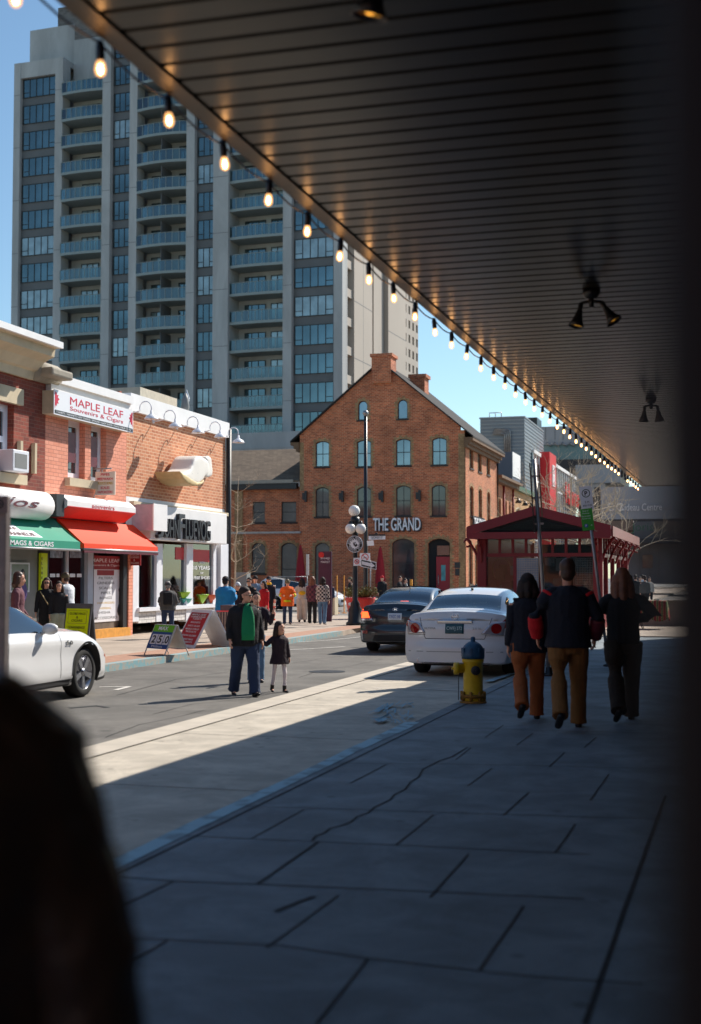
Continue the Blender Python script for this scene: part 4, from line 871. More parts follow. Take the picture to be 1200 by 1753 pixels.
# wall sign over B (box sign with maple leaves)
o = lrect(96, 227, 683, 727, .32); MS = thing('souvenir_wall_sign', 'white wall sign with red leaves and red lettering above two sash windows', 'wall sign', (XL, o[0], o[2]))
ya = lp(93, 700, .32).y; yb = lp(227.5, 700, .32).y; zt = lp(95, 668, .32).z; zb = lp(95, 708, .32).z
m = MB(); m.box(XL+.003, XL+.30, ya, yb, zb, zt); m.build('cabinet', mat('cabinet_tan', srgb(190,175,150), .6), MS)
m = MB(); m.box(XL+.303, XL+.32, ya-.02, yb+.02, zb-.02, zt+.02); m.build('face', 'sign_white', MS)
mat('sign_crimson', srgb(205,22,62), .5, var=0)
H = zt-zb; W = yb-ya; fx = XL+.321
m = MB(); m.box(XL+.32, XL+.324, ya+.02, yb-.02, zb+.01, zb+H*.17); m.build('black_strip', 'frame_dark', MS)
text('T-SHIRTS • MAGNETS • KEY CHAINS • SPOONS • SHOT GLASS • MAPLE SYRUP • FLAGS', 'sign_white', MS, (fx+.003, (ya+yb)/2, zb+H*.09), (0, 1, 0), (0, 0, 1), H*.08, W*.96, .002)
text('MAPLE LEAF', 'sign_crimson', MS, (fx, (ya+yb)/2+W*.02, zb+H*.72), (0, 1, 0), (0, 0, 1), H*.34, W*.68, .004)
text('Souvenirs & Cigars', 'sign_crimson', MS, (fx, (ya+yb)/2+W*.02, zb+H*.36), (0, 1, 0), (0, 0, 1), H*.24, W*.68, .004)
def leaf_half(cy, cz, s, flip):
    pts = [(0, -1), (0, 1), (.25, .75), (.4, .9), (.45, .55), (.8, .6), (.65, .3), (1.05, .15), (.7, -.1), (.85, -.4), (.5, -.35), (.4, -.7), (.2, -.55)]
    m = MB(); m.plate([(cy+flip*a*s, cz+b*s) for a, b in pts], [], lambda a, b, c: Vector((fx+c-.001, a, b)), .004); m.build('leaf_emblem', 'sign_crimson', MS)
leaf_half(ya+.02, zb+H*.6, H*.38, 1); leaf_half(yb-.02, zb+H*.6, H*.38, -1)
# hanging sign facing the street
t = thing('hanging_sign', 'small white sign hanging from a wall bracket below the sash windows', 'hanging sign', lp(175, 800))
yS = lp(160, 820).y; c0 = WY(164, 808, yS); c1 = WY(197, 847, yS)
m = MB(); m.box(c0.x, c1.x, yS-.02, yS+.02, c1.z, c0.z); m.build('board', mat('board_cream', srgb(225,215,200), .6, var=.03), t)
m = MB(); m.tube([(XL, yS, c0.z+.08), (c1.x-.1, yS, c0.z+.08)], .018, 6); m.tube([(XL, yS, c0.z-.7), (XL+.25, yS, c0.z+.08)], .012, 6); m.build('bracket', 'steel', t)
wS = c1.x-c0.x; hS = c0.z-c1.z
for i, (s, cl) in enumerate((('PIPES', 'sign_crimson'), ('MEDWAKH', 'sign_crimson'), ('DUGOUTS BONGS', 'mustard'), ('SCALES', 'sign_crimson'), ('VAPORIZERS', 'sign_crimson'))):
    mat('mustard', srgb(200,160,40), .5)
    text(s, cl, t, ((c0.x+c1.x)/2, yS-.021, c0.z-hS*(.12+.19*i)), (1, 0, 0), (0, 0, 1), hS*.11, wS*(.45 if len(s) < 7 else .78), .004, bold=.012)
# gooseneck lamps
gl = None
for i, (x, y) in enumerate(((259, 713), (300, 727), (339, 737), (377, 745), (408, 754))):
    if gl is None:
        gl = thing('gooseneck_lamp', '', 'wall lamp', (0, 0, 0), 'white gooseneck lamps along the brick wall')
        m = MB(); pts = [(-.68, 0, .10)]+[(-.68+.3*k/3, 0, .10+.015*k) for k in range(1, 4)]+[(-.17+.17*cos(a), 0, .24+.17*sin(a)) for a in [pi*1.15-pi*1.15*j/8 for j in range(9)]]+[(0, 0, .1)]
        m.tube(pts, .016, 8); m.lathe([(.07, -.01), (.07, .02)], (-.67, 0, .12), 10, Matrix.Rotation(pi/2, 4, 'Y')); m.build('arm', 'win_white', gl)
        m = MB(); m.lathe([(.03, .16), (.035, .08), (.07, .05), (.15, 0), (.19, -.06), (.195, -.075), (.175, -.07), (.05, .0)], (0, 0, 0), 18); m.build('shade', 'win_white', gl)
        m = MB(); m.ball((0, 0, -.04), .04, 10); m.build('lamp_bulb', 'stone', gl)
        first = gl
    c = lp(x, y, .68)
    o_ = first if i == 0 else inst(first, c); o_.location = c
    o_['label'] = ['white gooseneck lamp on the brick wall, next to the souvenir sign', 'white gooseneck lamp second from the souvenir sign, above the toe of the giant shoe', 'white gooseneck lamp above the middle of the giant shoe', 'white gooseneck lamp above the heel side of the giant shoe, second from the corner', 'white gooseneck lamp at the corner of the brick wall, outermost of the row'][i]
# giant shoe sculpture
SH = thing('giant_shoe_sculpture', 'giant cream white shoe sculpture mounted sideways on the orange brick wall', 'shoe sculpture', lp(315, 810))
def sc_pt(x, y, d): return lp(x, y, d)
mat('shoe_cream', srgb(236,231,222), .6, var=.06, vs=2, bump=.1); mat('shoe_sole', srgb(205,180,130), .6, var=.1)
def shoe_part(nm, P, mm, d0, d1, bv, segs=4):
    m = MB(); m.plate([(lp(x, y, .45).y, lp(x, y, .45).z) for x, y in [(316+(x-315)*.78, y) for x, y in P]], [], lambda a, b, c: Vector((XL+d1-c, a, b)), d1-d0); o = m.build(nm, mm, SH, smooth=True); r_ = o.modifiers.new('r', 'REMESH'); r_.mode = 'VOXEL'; r_.voxel_size = .035; r_.use_smooth_shade = True; s_ = o.modifiers.new('s', 'SMOOTH'); s_.iterations = int(bv*100); s_.factor = .8; return o
shoe_part('upper', [(283,812),(294,808),(303,804),(308,796),(313,786),(319,780.5),(327,781),(335,785),(342,788),(345,797),(346,808),(342,814),(336,816),(331,823),(322,829),(310,829),(297,824)], 'shoe_cream', .10, .82, .16)
shoe_part('heel', [(339,783),(346,780.5),(351,784),(352,793),(354,806),(353,815),(346,818),(337,817),(338,804),(341,794)], 'shoe_cream', .05, .80, .07)
shoe_part('sole', [(275,806),(281,810),(292,815),(303,821),(314,826),(325,826),(331,821),(330,827),(321,832),(307,832.5),(293,828),(282,820)], 'shoe_sole', .05, .86, .025, 2)
m = MB(); 
for x, y in ((330, 811), (339, 810)): c = lp(x, y, .83); m.ball((XL+.80, c.y, c.z), .025, 8)
m.build('rivets', 'shop_grey_panel', SH)
# roof bird (owl decoy) on the parapet
c = lp(317, 692, -.3); t = thing('decoy_bird', 'grey decoy bird perched on the white parapet above the brick wall', 'bird decoy', (c.x, c.y, zC))
m = MB(); m.tube([(c.x, c.y, zC-.02), (c.x, c.y, zC+.2), (c.x, c.y, zC+.45), (c.x, c.y+.02, zC+.62)], [.09, .13, .1, .04], 10); m.build('body', 'shop_grey_panel', t)
m = MB(); m.tube([(c.x, c.y+.08, zC+.2), (c.x, c.y+.2, zC+.5), (c.x, c.y+.1, zC+.75)], [.05, .06, .01], 8); m.build('wing', 'win_white', t)
# door banner
t = thing('doorway_banner', 'tall white banner listing smoking goods under a red heading, in the souvenir shop doorway', 'banner', lp(185, 1085))
d = -.1; q = lambda x, y: lp(x, y, d)
def panel(name, x0, x1, y0, y1, m_, dd, par=t):
    m = MB(); lbox(m, x0, x1, y0, y1, d+dd, d+dd+.004, d); return m.build(name, m_, par)
panel('banner_sheet', 161, 209, 952, 1064, 'win_white', -.002); panel('red_heading', 161, 209, 952, 975, mat('dark_red', srgb(150,22,30), .6), .0005); panel('red_label', 166, 195, 976, 985, 'dark_red', .0005)
panel('lower_board', 159, 209.5, 1064, 1084, mat('dirty_board', srgb(100,90,80), .8, var=.3, vs=4), -.02)
for s, y, h_, w_, cl in (('MAPLE LEAF', 959.5, 7, 44, 'sign_white'), ('Souvenirs & Cigars', 968, 5, 44, 'sign_white'), ('FILTERS', 989.5, 5, 22, 'frame_dark'), ('GRINDERS', 998, 5, 27, 'frame_dark'), ('SCALES', 1006.5, 5, 21, 'frame_dark'), ('PIPES', 1015, 5, 15, 'frame_dark'), ('BONGS', 1023.5, 5, 19, 'frame_dark'), ('SHISHA', 1048.5, 5, 20, 'frame_dark'), ('ACCESSORIES', 1057.5, 5, 36, 'frame_dark'), ('VAPORIZERS', 1032, 4, 28, 'mustard'), ('HERBAL', 1041, 4, 18, 'mustard')):
    c = q(181 if s != 'SHISHA' else 178, y); D = (c-cam.location).length; text(s, cl, t, c+Vector((.0046 if y < 985 else .0022, 0, 0)), (0, 1, 0), (0, 0, 1), h_*D/F*.85, w_*D/F/.43, .001, bold=.004)
m = MB(); c = q(203.5, 1036); 
for (r0, z_) in (((.015, .42)), ((.05, .35)), ((.015, .3)), ((.03, .1)), ((.015, 0)), ((.09, -.1)), ((.1, -.2)), ((.04, -.3))): pass
m.lathe([(.02, .45), (.06, .4), (.02, .34), (.03, .1), (.015, .05), (.09, -.06), (.11, -.16), (.06, -.26)], c+Vector((.02, 0, 0)), 10, Matrix.Scale(.15, 4, (1, 0, 0))); m.build('hookah_picture', 'frame_dark', t)
t = thing('small_red_sign', 'small dark red square sign beside the souvenir doorway', 'sign', lp(232, 960)); 
yS = lp(221, 960).y; a = WY(220, 946, yS); b = WY(241, 968, yS); m = MB(); m.box(a.x, b.x, yS-.02, yS+.02, b.z, a.z); m.build('board', 'dark_red', t)
for i, s in enumerate(('MAPLE LEAF', 'SOUVENIRS', '&', 'CIGARS')): text(s, 'sign_white', t, ((a.x+b.x)/2, yS-.021, a.z-(a.z-b.z)*(.15+.22*i)), (1, 0, 0), (0, 0, 1), .055, min(.28, .05*len(s)), .003)
t = thing('yellow_vertical_sign', 'narrow lime yellow vertical sign beside the grey shop panel', 'vertical sign', lp(72, 1030, .1))
m = MB(); lbox(m, 66.5, 77.5, 947, 1034, .0, .06); m.build('board', mat('lime_yellow', srgb(222,243,12), .4, var=.02), t)
for i, s in enumerate('GLOBE MAGS'):
    if s == ' ': continue
    c = lp(72, 956+8.3*i, .065); text(s, 'frame_dark', t, c, (0, 1, 0), (0, 0, 1), .055, .06 if s != 'M' else .08, .003)
t = thing('shop_poster', 'framed poster of a dark haired woman in purple on the grey shop panel', 'poster', lp(32, 1015, .05))
m = MB(); lbox(m, 15.5, 49, 963, 1014, .0, .03); m.build('frame', 'win_white', t); m = MB(); lbox(m, 18, 46.5, 966, 1011, .031, .035); m.build('print', mat('print_bg', srgb(170,178,172), .6, var=.25, vs=3, col2=srgb(110,135,105)), t)
m = MB(); a = lp(39, 985, .04); m.ball((a.x, a.y, a.z), .1, 10, (.1, 1, 1.5)); m.ball((a.x-.004, a.y, a.z-.1), .15, 10, (.05, 1, 1.5)); m.build('printed_hair', 'frame_dark', t)
m = MB(); m.ball((a.x+.008, a.y+.01, a.z), .065, 10, (.1, 1, 1.3)); m.build('printed_face', mat('print_skin', srgb(200,160,140), .6, var=0), t)
m = MB(); m.ball((a.x+.003, a.y, a.z-.38), .2, 10, (.05, 1.1, 1.2)); m.build('printed_dress', mat('print_purple', srgb(95,75,140), .6, var=.1), t)
# ------------------------------------------------------------------ canopy over the pavement and the wall that carries it
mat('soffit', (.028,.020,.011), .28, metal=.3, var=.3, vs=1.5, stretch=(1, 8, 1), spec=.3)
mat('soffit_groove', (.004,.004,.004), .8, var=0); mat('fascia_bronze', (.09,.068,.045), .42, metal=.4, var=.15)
mat('near_wall', (.03,.022,.02), .7, var=.2, vs=3)
HC = 3.98
def xe(Y): return -2.69+.0185*Y+.05*max(0, min(1.4, 1-(Y-5)/9))                       # outer edge of the canopy
Y0c, Y1c = -2.5, 34.0; XR = 1.35
CN = thing('canopy', 'long dark ribbed metal canopy roofing the near pavement, seen from beneath', 'canopy', (0, 16, HC))
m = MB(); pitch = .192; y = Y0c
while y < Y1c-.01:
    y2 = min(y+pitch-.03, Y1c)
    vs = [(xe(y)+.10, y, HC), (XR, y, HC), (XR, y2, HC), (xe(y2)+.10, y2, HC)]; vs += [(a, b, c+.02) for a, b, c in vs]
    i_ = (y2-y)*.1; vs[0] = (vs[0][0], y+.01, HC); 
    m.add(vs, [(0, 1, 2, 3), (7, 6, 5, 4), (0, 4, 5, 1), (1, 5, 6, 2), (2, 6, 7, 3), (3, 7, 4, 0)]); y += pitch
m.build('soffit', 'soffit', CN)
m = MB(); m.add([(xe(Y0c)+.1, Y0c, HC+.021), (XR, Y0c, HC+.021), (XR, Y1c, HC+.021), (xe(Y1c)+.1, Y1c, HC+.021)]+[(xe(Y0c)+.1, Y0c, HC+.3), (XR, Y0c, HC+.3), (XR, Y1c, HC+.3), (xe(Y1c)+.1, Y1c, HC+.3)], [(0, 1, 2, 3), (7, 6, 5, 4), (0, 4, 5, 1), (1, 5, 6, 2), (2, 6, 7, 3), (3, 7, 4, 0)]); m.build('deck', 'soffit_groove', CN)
m = MB()
for a, b, z0, z1 in ((0, .10, HC-.012, HC+.32),):
    YS = [Y0c+(Y1c-Y0c)*i/30 for i in range(31)]
    m.add([(xe(Y)+d, Y, z) for Y in YS for d, z in ((a, z0), (b, z0), (b, z1), (a, z1))], [(0, 1, 2, 3), tuple(120+i for i in (3, 2, 1, 0))]+[(4*i+j, 4*i+(j+1) % 4, 4*i+4+(j+1) % 4, 4*i+4+j) for i in range(30) for j in range(4)])
m.box(xe(Y1c), XR, Y1c, Y1c+.1, HC-.012, HC+.32); m.build('fascia', 'fascia_bronze', CN)
NB = thing('near_building', 'dark painted shop wall carrying the canopy along the near pavement', 'building', (XR, 16, 0))
m = MB(); m.box(XR, XR+8, -4, 41, 0, 7.4); m.build('wall', 'near_wall', NB)
for i, y in enumerate((2, 8, 14, 20, 26, 32)):
    m = MB(); m.box(XR-.03, XR-.003, y, y+3.6, .6, 3.1); w_ = m.build('window', 'frame_dark', NB); m = MB(); m.box(XR-.04, XR-.032, y+.1, y+3.5, .7, 3.0); m.build('pane', 'window_glass_dark', w_)
PT = thing('near_post', 'black doorframe post very close to the camera, blurred down the right edge', 'post', (.05, .5, 0))
c = DP(1118, 988, .45); m = MB(); m.bbox(c.x, c.x+.09, c.y-.01, c.y+.12, ZS, HC-.003, .008); m.build('shaft', mat('post_black', (.004,.003,.003), .6, var=0), PT)
m = MB(); m.bbox(c.x+.0, c.x+.12, c.y-.02, c.y+.14, ZS, ZS+.06, .01); m.build('foot', 'post_black', PT)
# flood lamps under the canopy
gold = mat('lamp_gold', (.75,.42,.05), .3, metal=.8, var=.1)
mat('lamp_lit', (1,.6,.1), .5, var=0, emit=(1,.42,.05), es=1.4); mat('lamp_dim', (.8,.45,.05), .5, var=0, emit=(1,.45,.05), es=.18)
def flood(x, y, lit, lb, heads, sc=1):
    c = DP(x, y, 1); t_ = (HC-EYE)/(c.z-EYE); c = Vector((c.x*t_, c.y*t_, HC)); t = thing('flood_lamp', lb, 'flood lamp', c, 'flood lamps under the canopy')
    m = MB(); m.lathe([(.07, 0), (.07, -.03), (.045, -.07)], c, 14); m.tube([c+Vector((0, 0, -.05)), c+Vector((0, 0, -.14))], .022, 8); m.build('mount', 'black_metal', t)
    for (dx, dy) in heads:
        h = c+Vector((.08*(1 if dx > 0 else -1), 0, -.10)); MB().tube([c+Vector((0, 0, -.09)), h], .014, 6).build('arm', 'black_metal', t); d = Vector((dx, dy, -1)).normalized(); q = d.to_track_quat('-Z', 'Y').to_matrix().to_4x4(); p = h+d*.08*sc
        m = MB(); m.tube([h, p], .02, 8); m.lathe([(.022, .02), (.034, -.035), (.045, -.07), (.07, -.12), (.066, -.12), (.042, -.07), (.018, -.045)], p, 16, q, caps=False); hd = m.build('lamp_head', 'black_metal', t)
        m = MB(); m.lathe([(.0655, -.116), (.042, -.075), (.0, -.045)], p, 16, q, caps=False); m.build('reflector', gold, hd)
        m = MB(); m.ball(p+d*.082, .03, 10); m.build('lamp_bulb', 'lamp_lit' if lit else 'lamp_dim', hd)
flood(688, -118, True, 'lit amber flood lamp cut by the top edge of the picture', ((-.25, .1),))
flood(1012, 497, False, 'pair of gold lined flood lamps, middle one of the canopy lamps', ((-.22, -.1), (.62, -.1)))
flood(1114, 682, False, 'small dark flood lamp pair at the far end beneath the canopy', ((-.1, .3), (.12, .3)))
# string lights
mat('bulb_lit', (1,.9,.7), .4, var=0, emit=(1,.60,.30), es=48.0); mat('socket_black', (.006,.006,.01), .4, var=0)
def bulb_glass():
    m = bpy.data.materials.new('bulb_glass'); m.use_nodes = True; t = m.node_tree; N = t.nodes; L = t.links; N.remove(N['Principled BSDF']); o = N['Material Output']
    e = N.new('ShaderNodeEmission'); e.inputs[0].default_value = (1, .50, .2, 1); e.inputs[1].default_value = 1.7
    tr = N.new('ShaderNodeBsdfTransparent'); tr.inputs[0].default_value = (1, .8, .55, 1); mx = N.new('ShaderNodeMixShader'); mx.inputs[0].default_value = .55
    L.new(tr.outputs[0], mx.inputs[1]); L.new(e.outputs[0], mx.inputs[2]); L.new(mx.outputs[0], o.inputs[0]); MATS['bulb_glass'] = m
bulb_glass()
def bulb_proto(lit=True, nm='string_light_bulb'):
    t = thing(nm, '', 'string light bulb', (0, 0, 0), 'warm bulbs hanging in a row from the canopy edge')
    m = MB(); m.tube([(0, 0, .055), (0, 0, .045)], .006, 6); m.lathe([(.01, .06), (.016, .05), (.02, .03), (.02, -.02), (.016, -.035)], (0, 0, 0), 10); m.build('socket', 'socket_black', t)
    m = MB(); m.lathe([(.012, -.03), (.018, -.042), (.023, -.060), (.025, -.077), (.021, -.094), (.010, -.104), (.002, -.107)], (0, 0, 0), 14); m.build('bulb', 'bulb_glass' if lit else 'window_glass_dark', t)
    m = MB(); m.ball((0, 0, -.072), .015, 8, (.8, .8, 1.7)); m.build('filament', 'bulb_lit' if lit else 'steel', t)
    return t
bp_ = bulb_proto(); bd = bulb_proto(False)
ys = []; y = 4.42
def xo_(Y): return -2.69+.0185*Y
while y < Y1c-.4: ys.append(y*xe(y)/xo_(y)); y += .70
nb = len(ys); first = True
ORD = 'first second third fourth fifth sixth seventh eighth ninth tenth eleventh twelfth thirteenth fourteenth fifteenth sixteenth seventeenth eighteenth nineteenth twentieth twenty-first twenty-second twenty-third twenty-fourth twenty-fifth twenty-sixth twenty-seventh twenty-eighth'.split()
def bl(i, n, on):
    if i == 0: return 'string light bulb at the top left corner, nearest and outermost of the row'
    if not on: return ('first' if i == 35 else 'second')+' unlit bulb of the gap near the far end of the light string'
    if i < 13: return ['', 'hanging bulb in front of the upper left balconies, second from the near end', 'third hanging bulb from the near end, between two balcony stacks', 'fourth hanging bulb from the near end', 'fifth hanging bulb from the near end, over the right balcony stack', 'sixth hanging bulb from the near end', 'seventh hanging bulb from the near end, over the right window stack', 'eighth hanging bulb from the near end, over the sunlit tower side near its corner', 'ninth hanging bulb, over the sunlit concrete side of the tower', 'tenth hanging bulb, over the strip of distant tower windows', 'first hanging bulb against the open sky, next to the tower', 'second hanging bulb against the open sky from the tower', 'third hanging bulb against the open sky from the tower'][i]
    return 'small lit bulb beyond the unlit gap, %s of the last run' % ['first', 'second', 'third', 'fourth', 'fifth', 'sixth', 'seventh'][i-37] if i > 36 else 'lit hanging bulb, %s after the tower edge against the sky' % ORD[i-10]
for i, y in enumerate(ys):
    on = i not in (35, 36); src = bp_ if on else bd
    p = Vector((xe(y)-.02, y, HC-.055+random.uniform(-.012, .006)))
    fr_ = (i == 0) or (not on and i == 35)
    o = src if fr_ else inst(src, p); o.location = p; o['label'] = bl(i, nb, on)
    o.rotation_euler = (random.uniform(-.12, .12), random.uniform(-.12, .12), 0)
# last bulb on the end wall of the canopy
o = inst(bp_, Vector((-.72, 33.6, HC-.055)), 'single small bulb hanging alone at the far right beneath the canopy end')
m = MB(); pts = []
for i in range(len(ys)-1):
    for k in range(4): f = k/4; yy = ys[i]+(ys[i+1]-ys[i])*f; pts.append((xe(yy)-.022, yy, HC-.018-.028*sin(pi*f)))
m.tube([(xe(ys[0]-.7), ys[0]-.7, HC-.012)]+pts, .006, 5); tag(m.build('light_cable', 'socket_black'), 'black cable of the string lights looping along the canopy edge', 'cable')
m = MB(); yy = 8
while yy < 31: m.tube([(xe(yy)+.35, yy, HC-.02), (xe(yy)+.5, yy+1.5, HC-.02)], .01, 5); yy += 1.5
# ------------------------------------------------------------------ market kiosk
mat('kiosk_red', srgb(124,14,28), .45, var=.1, vs=1.5); mat('kiosk_dark', srgb(40,36,40), .7, var=.2); mat('vent_dark', srgb(52,62,66), .6)
glass_mat('kiosk_glass', (.72,.75,.76), refl=.0)
YK = 40.0; kx = lambda x, y=990, Y=YK: WY(x, y, Y).x; kz = lambda x, y, Y=YK: WY(x, y, Y).z
KL, KR = kx(826), kx(1024); K = thing('market_kiosk', 'dark red market kiosk with a gable roof, row of small upper panes and curled brackets', 'market kiosk', ((KL+KR)/2, YK, 0))
KY2 = 50.5; ze_ = kz(920, 905); zA = kz(922, 873, YK-.9); KM = (KL+KR)/2; yf = YK-.9; eL, eR = kx(800, 915, yf), kx(1046, 915, yf)
zeave = kz(820, 908, yf); 
m = MB()    # posts
for x in (KL, KR):
    for y in (YK, KY2): m = MB(); m.bbox(x-.14, x+.14, y-.14, y+.14, ZS, zeave-.1, .015); m.build('post', 'kiosk_red', K)
m = MB(); zt = kz(920, 918); z1 = kz(920, 934); z2 = kz(920, 947); z3 = kz(920, 953); z4 = kz(920, 1022)
m.box(KL+.14, KR-.14, YK-.08, YK+.08, zt, zeave-.05); m.box(KL+.14, KR-.14, YK-.09, YK+.09, z3, z2); m.box(KL+.14, KR-.14, YK-.09, YK+.09, z4-.1, z4+.1)
m.box(KR-.08, KR+.08, YK+.14, KY2-.14, zt, zeave-.05); m.box(KR-.09, KR+.09, YK+.14, KY2-.14, z3, z2); m.box(KL-.08, KL+.08, YK+.14, KY2-.14, zt, zeave-.05)
m.build('beam', 'kiosk_red', K)
MU_ = []
for i in range(9): m = MB(); x = KL+.14+(KR-KL-.28)*i/8; m.box(x-.04, x+.04, YK-.05, YK+.05, z2+.003, zt-.003); m.build('mullion', 'kiosk_red', K)
for i in range(3): m = MB(); x = KL+.14+(KR-KL-.28)*(.27+.25*i); m.box(x-.05, x+.05, YK-.06, YK+.06, z4+.103, z3-.003); m.build('mullion', 'kiosk_red', K)
for i in range(13): m = MB(); y = YK+.14+(KY2-YK-.28)*i/12; m.box(KR-.05, KR+.05, y-.05, y+.05, z2+.003, zt-.003); m.build('mullion', 'kiosk_red', K)
for i in range(5): m = MB(); y = YK+.14+(KY2-YK-.28)*i/4; m.box(KR-.06, KR+.06, y-.06, y+.06, ZS+.8, z3-.003); m.build('mullion', 'kiosk_red', K)
m = MB(); m.box(KL+.14, KR-.14, YK+.01, YK+.03, z2, zt); m.box(KL+.14, KR-.14, YK+.01, YK+.03, z4+.1, z3); m.box(KR-.03, KR-.01, YK+.14, KY2-.14, .8, zt); m.build('glazing', 'kiosk_glass', K)
m = MB(); m.box(KL+.14, KR-.14, YK-.03, YK+.05, ZS, z4-.1); m.box(KR-.05, KR+.03, YK+.14, KY2-.14, ZS, .8); m.box(KL-.02, KL+.02, YK+.14, KY2-.14, ZS, zt); m.build('lower_panel', 'kiosk_red', K)
m = MB(); m.box(KL+.3, KR-.3, KY2-.3, KY2-.2, ZS, zt); m.box(KL+1.2, KR-.5, YK+2.8, YK+2.9, ZS, 2.0); m.build('inner_wall', 'kiosk_dark', K)
m = MB()        # wire grid panel behind the left pane
x0, x1 = kx(881), kx(922)
for i in range(15): x = x0+(x1-x0)*i/14; m.box(x-.008, x+.008, YK-.045, YK-.038, z4+.15, z3-.05)
for i in range(16): z = z4+.15+(z3-z4-.2)*i/15; m.box(x0, x1, YK-.052, YK-.046, z-.008, z+.008)
m.build('wire_grid', 'galv', K); m = MB()
x0, x1 = kx(985), kx(1014)
for i in range(11): x = x0+(x1-x0)*i/10; m.box(x-.006, x+.006, YK+.1, YK+.11, z4+.1, z3-.05)
for i in range(16): z = z4+.1+(z3-z4-.15)*i/15; m.box(x0, x1, YK+.09, YK+.1, z-.006, z+.006)
m.build('wire_grid', 'galv', K)
m = MB(); m.box(kx(881), kx(921), YK-.035, YK-.02, z4+.15, z3-.05); m.build('blue_panel', mat('grid_reflection', srgb(100,130,165), .3, var=.35, vs=1.5), K)  # bright bluish sheet stands in for light reflected by the screen
# roof: two slopes running back, gable board and louvre
m = MB(); th = .1
for s, xe_ in ((-1, eL), (1, eR)):
    vs = [(x, y, z+d) for d in (0, th) for y in (yf, KY2+.9) for x, z in ((KM, zA), (xe_, zeave))]
    m.add(vs, [(0, 1, 3, 2), (4, 6, 7, 5), (0, 4, 5, 1), (2, 3, 7, 6), (0, 2, 6, 4), (1, 5, 7, 3)])
rf = m.build('roof', 'roof_metal', K)
m = MB(); w_ = .28
for s, xe_ in ((-1, eL), (1, eR)):
    m.add([(KM, yf-.06, zA+.12), (xe_, yf-.06, zeave+.12), (xe_, yf-.06, zeave+.12-w_), (KM, yf-.06, zA+.12-w_), (KM, yf-.003, zA+.12), (xe_, yf-.003, zeave+.12), (xe_, yf-.003, zeave+.12-w_), (KM, yf-.003, zA+.12-w_)], [(0, 1, 2, 3), (7, 6, 5, 4), (0, 4, 5, 1), (1, 5, 6, 2), (2, 6, 7, 3), (3, 7, 4, 0)])
m.box(eL, eR, yf-.05, yf+.1, zeave-.26, zeave-.16+.1); m.box(eR-.1, eR+.05, yf+.1, KY2+.9, zeave-.2, zeave+.1); m.box(eL-.05, eL+.1, yf+.1, KY2+.9, zeave-.2, zeave+.1)
m.box(eL+.1, eR-.1, yf+.1, YK+.1, zeave-.25, zeave-.2); m.build('fascia_board', 'kiosk_red', rf)
m = MB(); n = 9; zb_ = zeave-.1; zt_ = zA-.25
for i in range(n):
    f0, f1 = i/n, (i+.8)/n; h0 = (1-f0)*(eR-eL)*.38; h1 = (1-f1)*(eR-eL)*.38
    m.add([(KM-h0, yf+.05, zb_+(zt_-zb_)*f0), (KM+h0, yf+.05, zb_+(zt_-zb_)*f0), (KM+h1, yf+.0, zb_+(zt_-zb_)*f1), (KM-h1, yf+.0, zb_+(zt_-zb_)*f1)], [(0, 1, 2, 3)])
m.build('louvre', 'vent_dark', rf)
m = MB(); m.add([(eL+.3, yf+.08, zb_), (eR-.3, yf+.08, zb_), (KM, yf+.08, zA)], [(0, 1, 2)]); m.build('gable_wall', 'kiosk_dark', rf)
def bracket(x, y, dx, dy):
    m = MB(); pts = []
    for k in range(15):
        a = k/14; r = .55*(1-a*.1); px_ = a*.75; pz = .12+.35*sin(a*pi*1.1)
        pts.append((x+dx*(.12+.38*a**1.5), y+dy*(.12+.38*a**1.5), zeave-.95+.75*a))
    m.tube(pts, .045, 6)
    c = (x+dx*.42, y+dy*.42, zeave-.36); m.tube([(c[0]+dx*(.05+.11*cos(t)), c[1]+dy*(.05+.11*cos(t)), c[2]+.11*sin(t)) for t in [j*.5 for j in range(11)]], .035, 6); return m
for (x, y, dx, dy) in ((KL, YK, -1, 0), (KR, YK, 1, 0), (KL, YK, 0, -1), (KR, YK, 0, -1), (KR, YK+2.6, 1, 0), (KR, YK+5.2, 1, 0), (KR, YK+7.8, 1, 0), (KR, KY2, 1, 0)):
    bracket(x, y, dx, dy).build('bracket', 'kiosk_red', K)
m = MB()
for x, z, hw in ((kx(845), 1.9, .3), (kx(935), 1.8, .4)): m.tube([(x+hw*cos(t*.45), YK+1.5, z+hw*1.2*sin(t*.45)) for t in range(11)], .02, 5)
m.build('hanging_hose', 'stone', K)
m = MB(); rnd = random.Random(3)
for i in range(46):
    x = rnd.uniform(KL+.4, KR-.4); z = rnd.uniform(z4+.0, z3-.1); y = rnd.uniform(YK+.06, YK+.5); s_ = rnd.uniform(.05, .16); m.cur = rnd.choice((0, 0, 1, 2, 3)); m.box(x-s_, x+s_, y, y+.1, z-s_*1.3, z+s_*1.3)
m.build('hanging_goods', ['goods', 'cornice_brown', 'shop_grey_panel', 'maroon'], K)
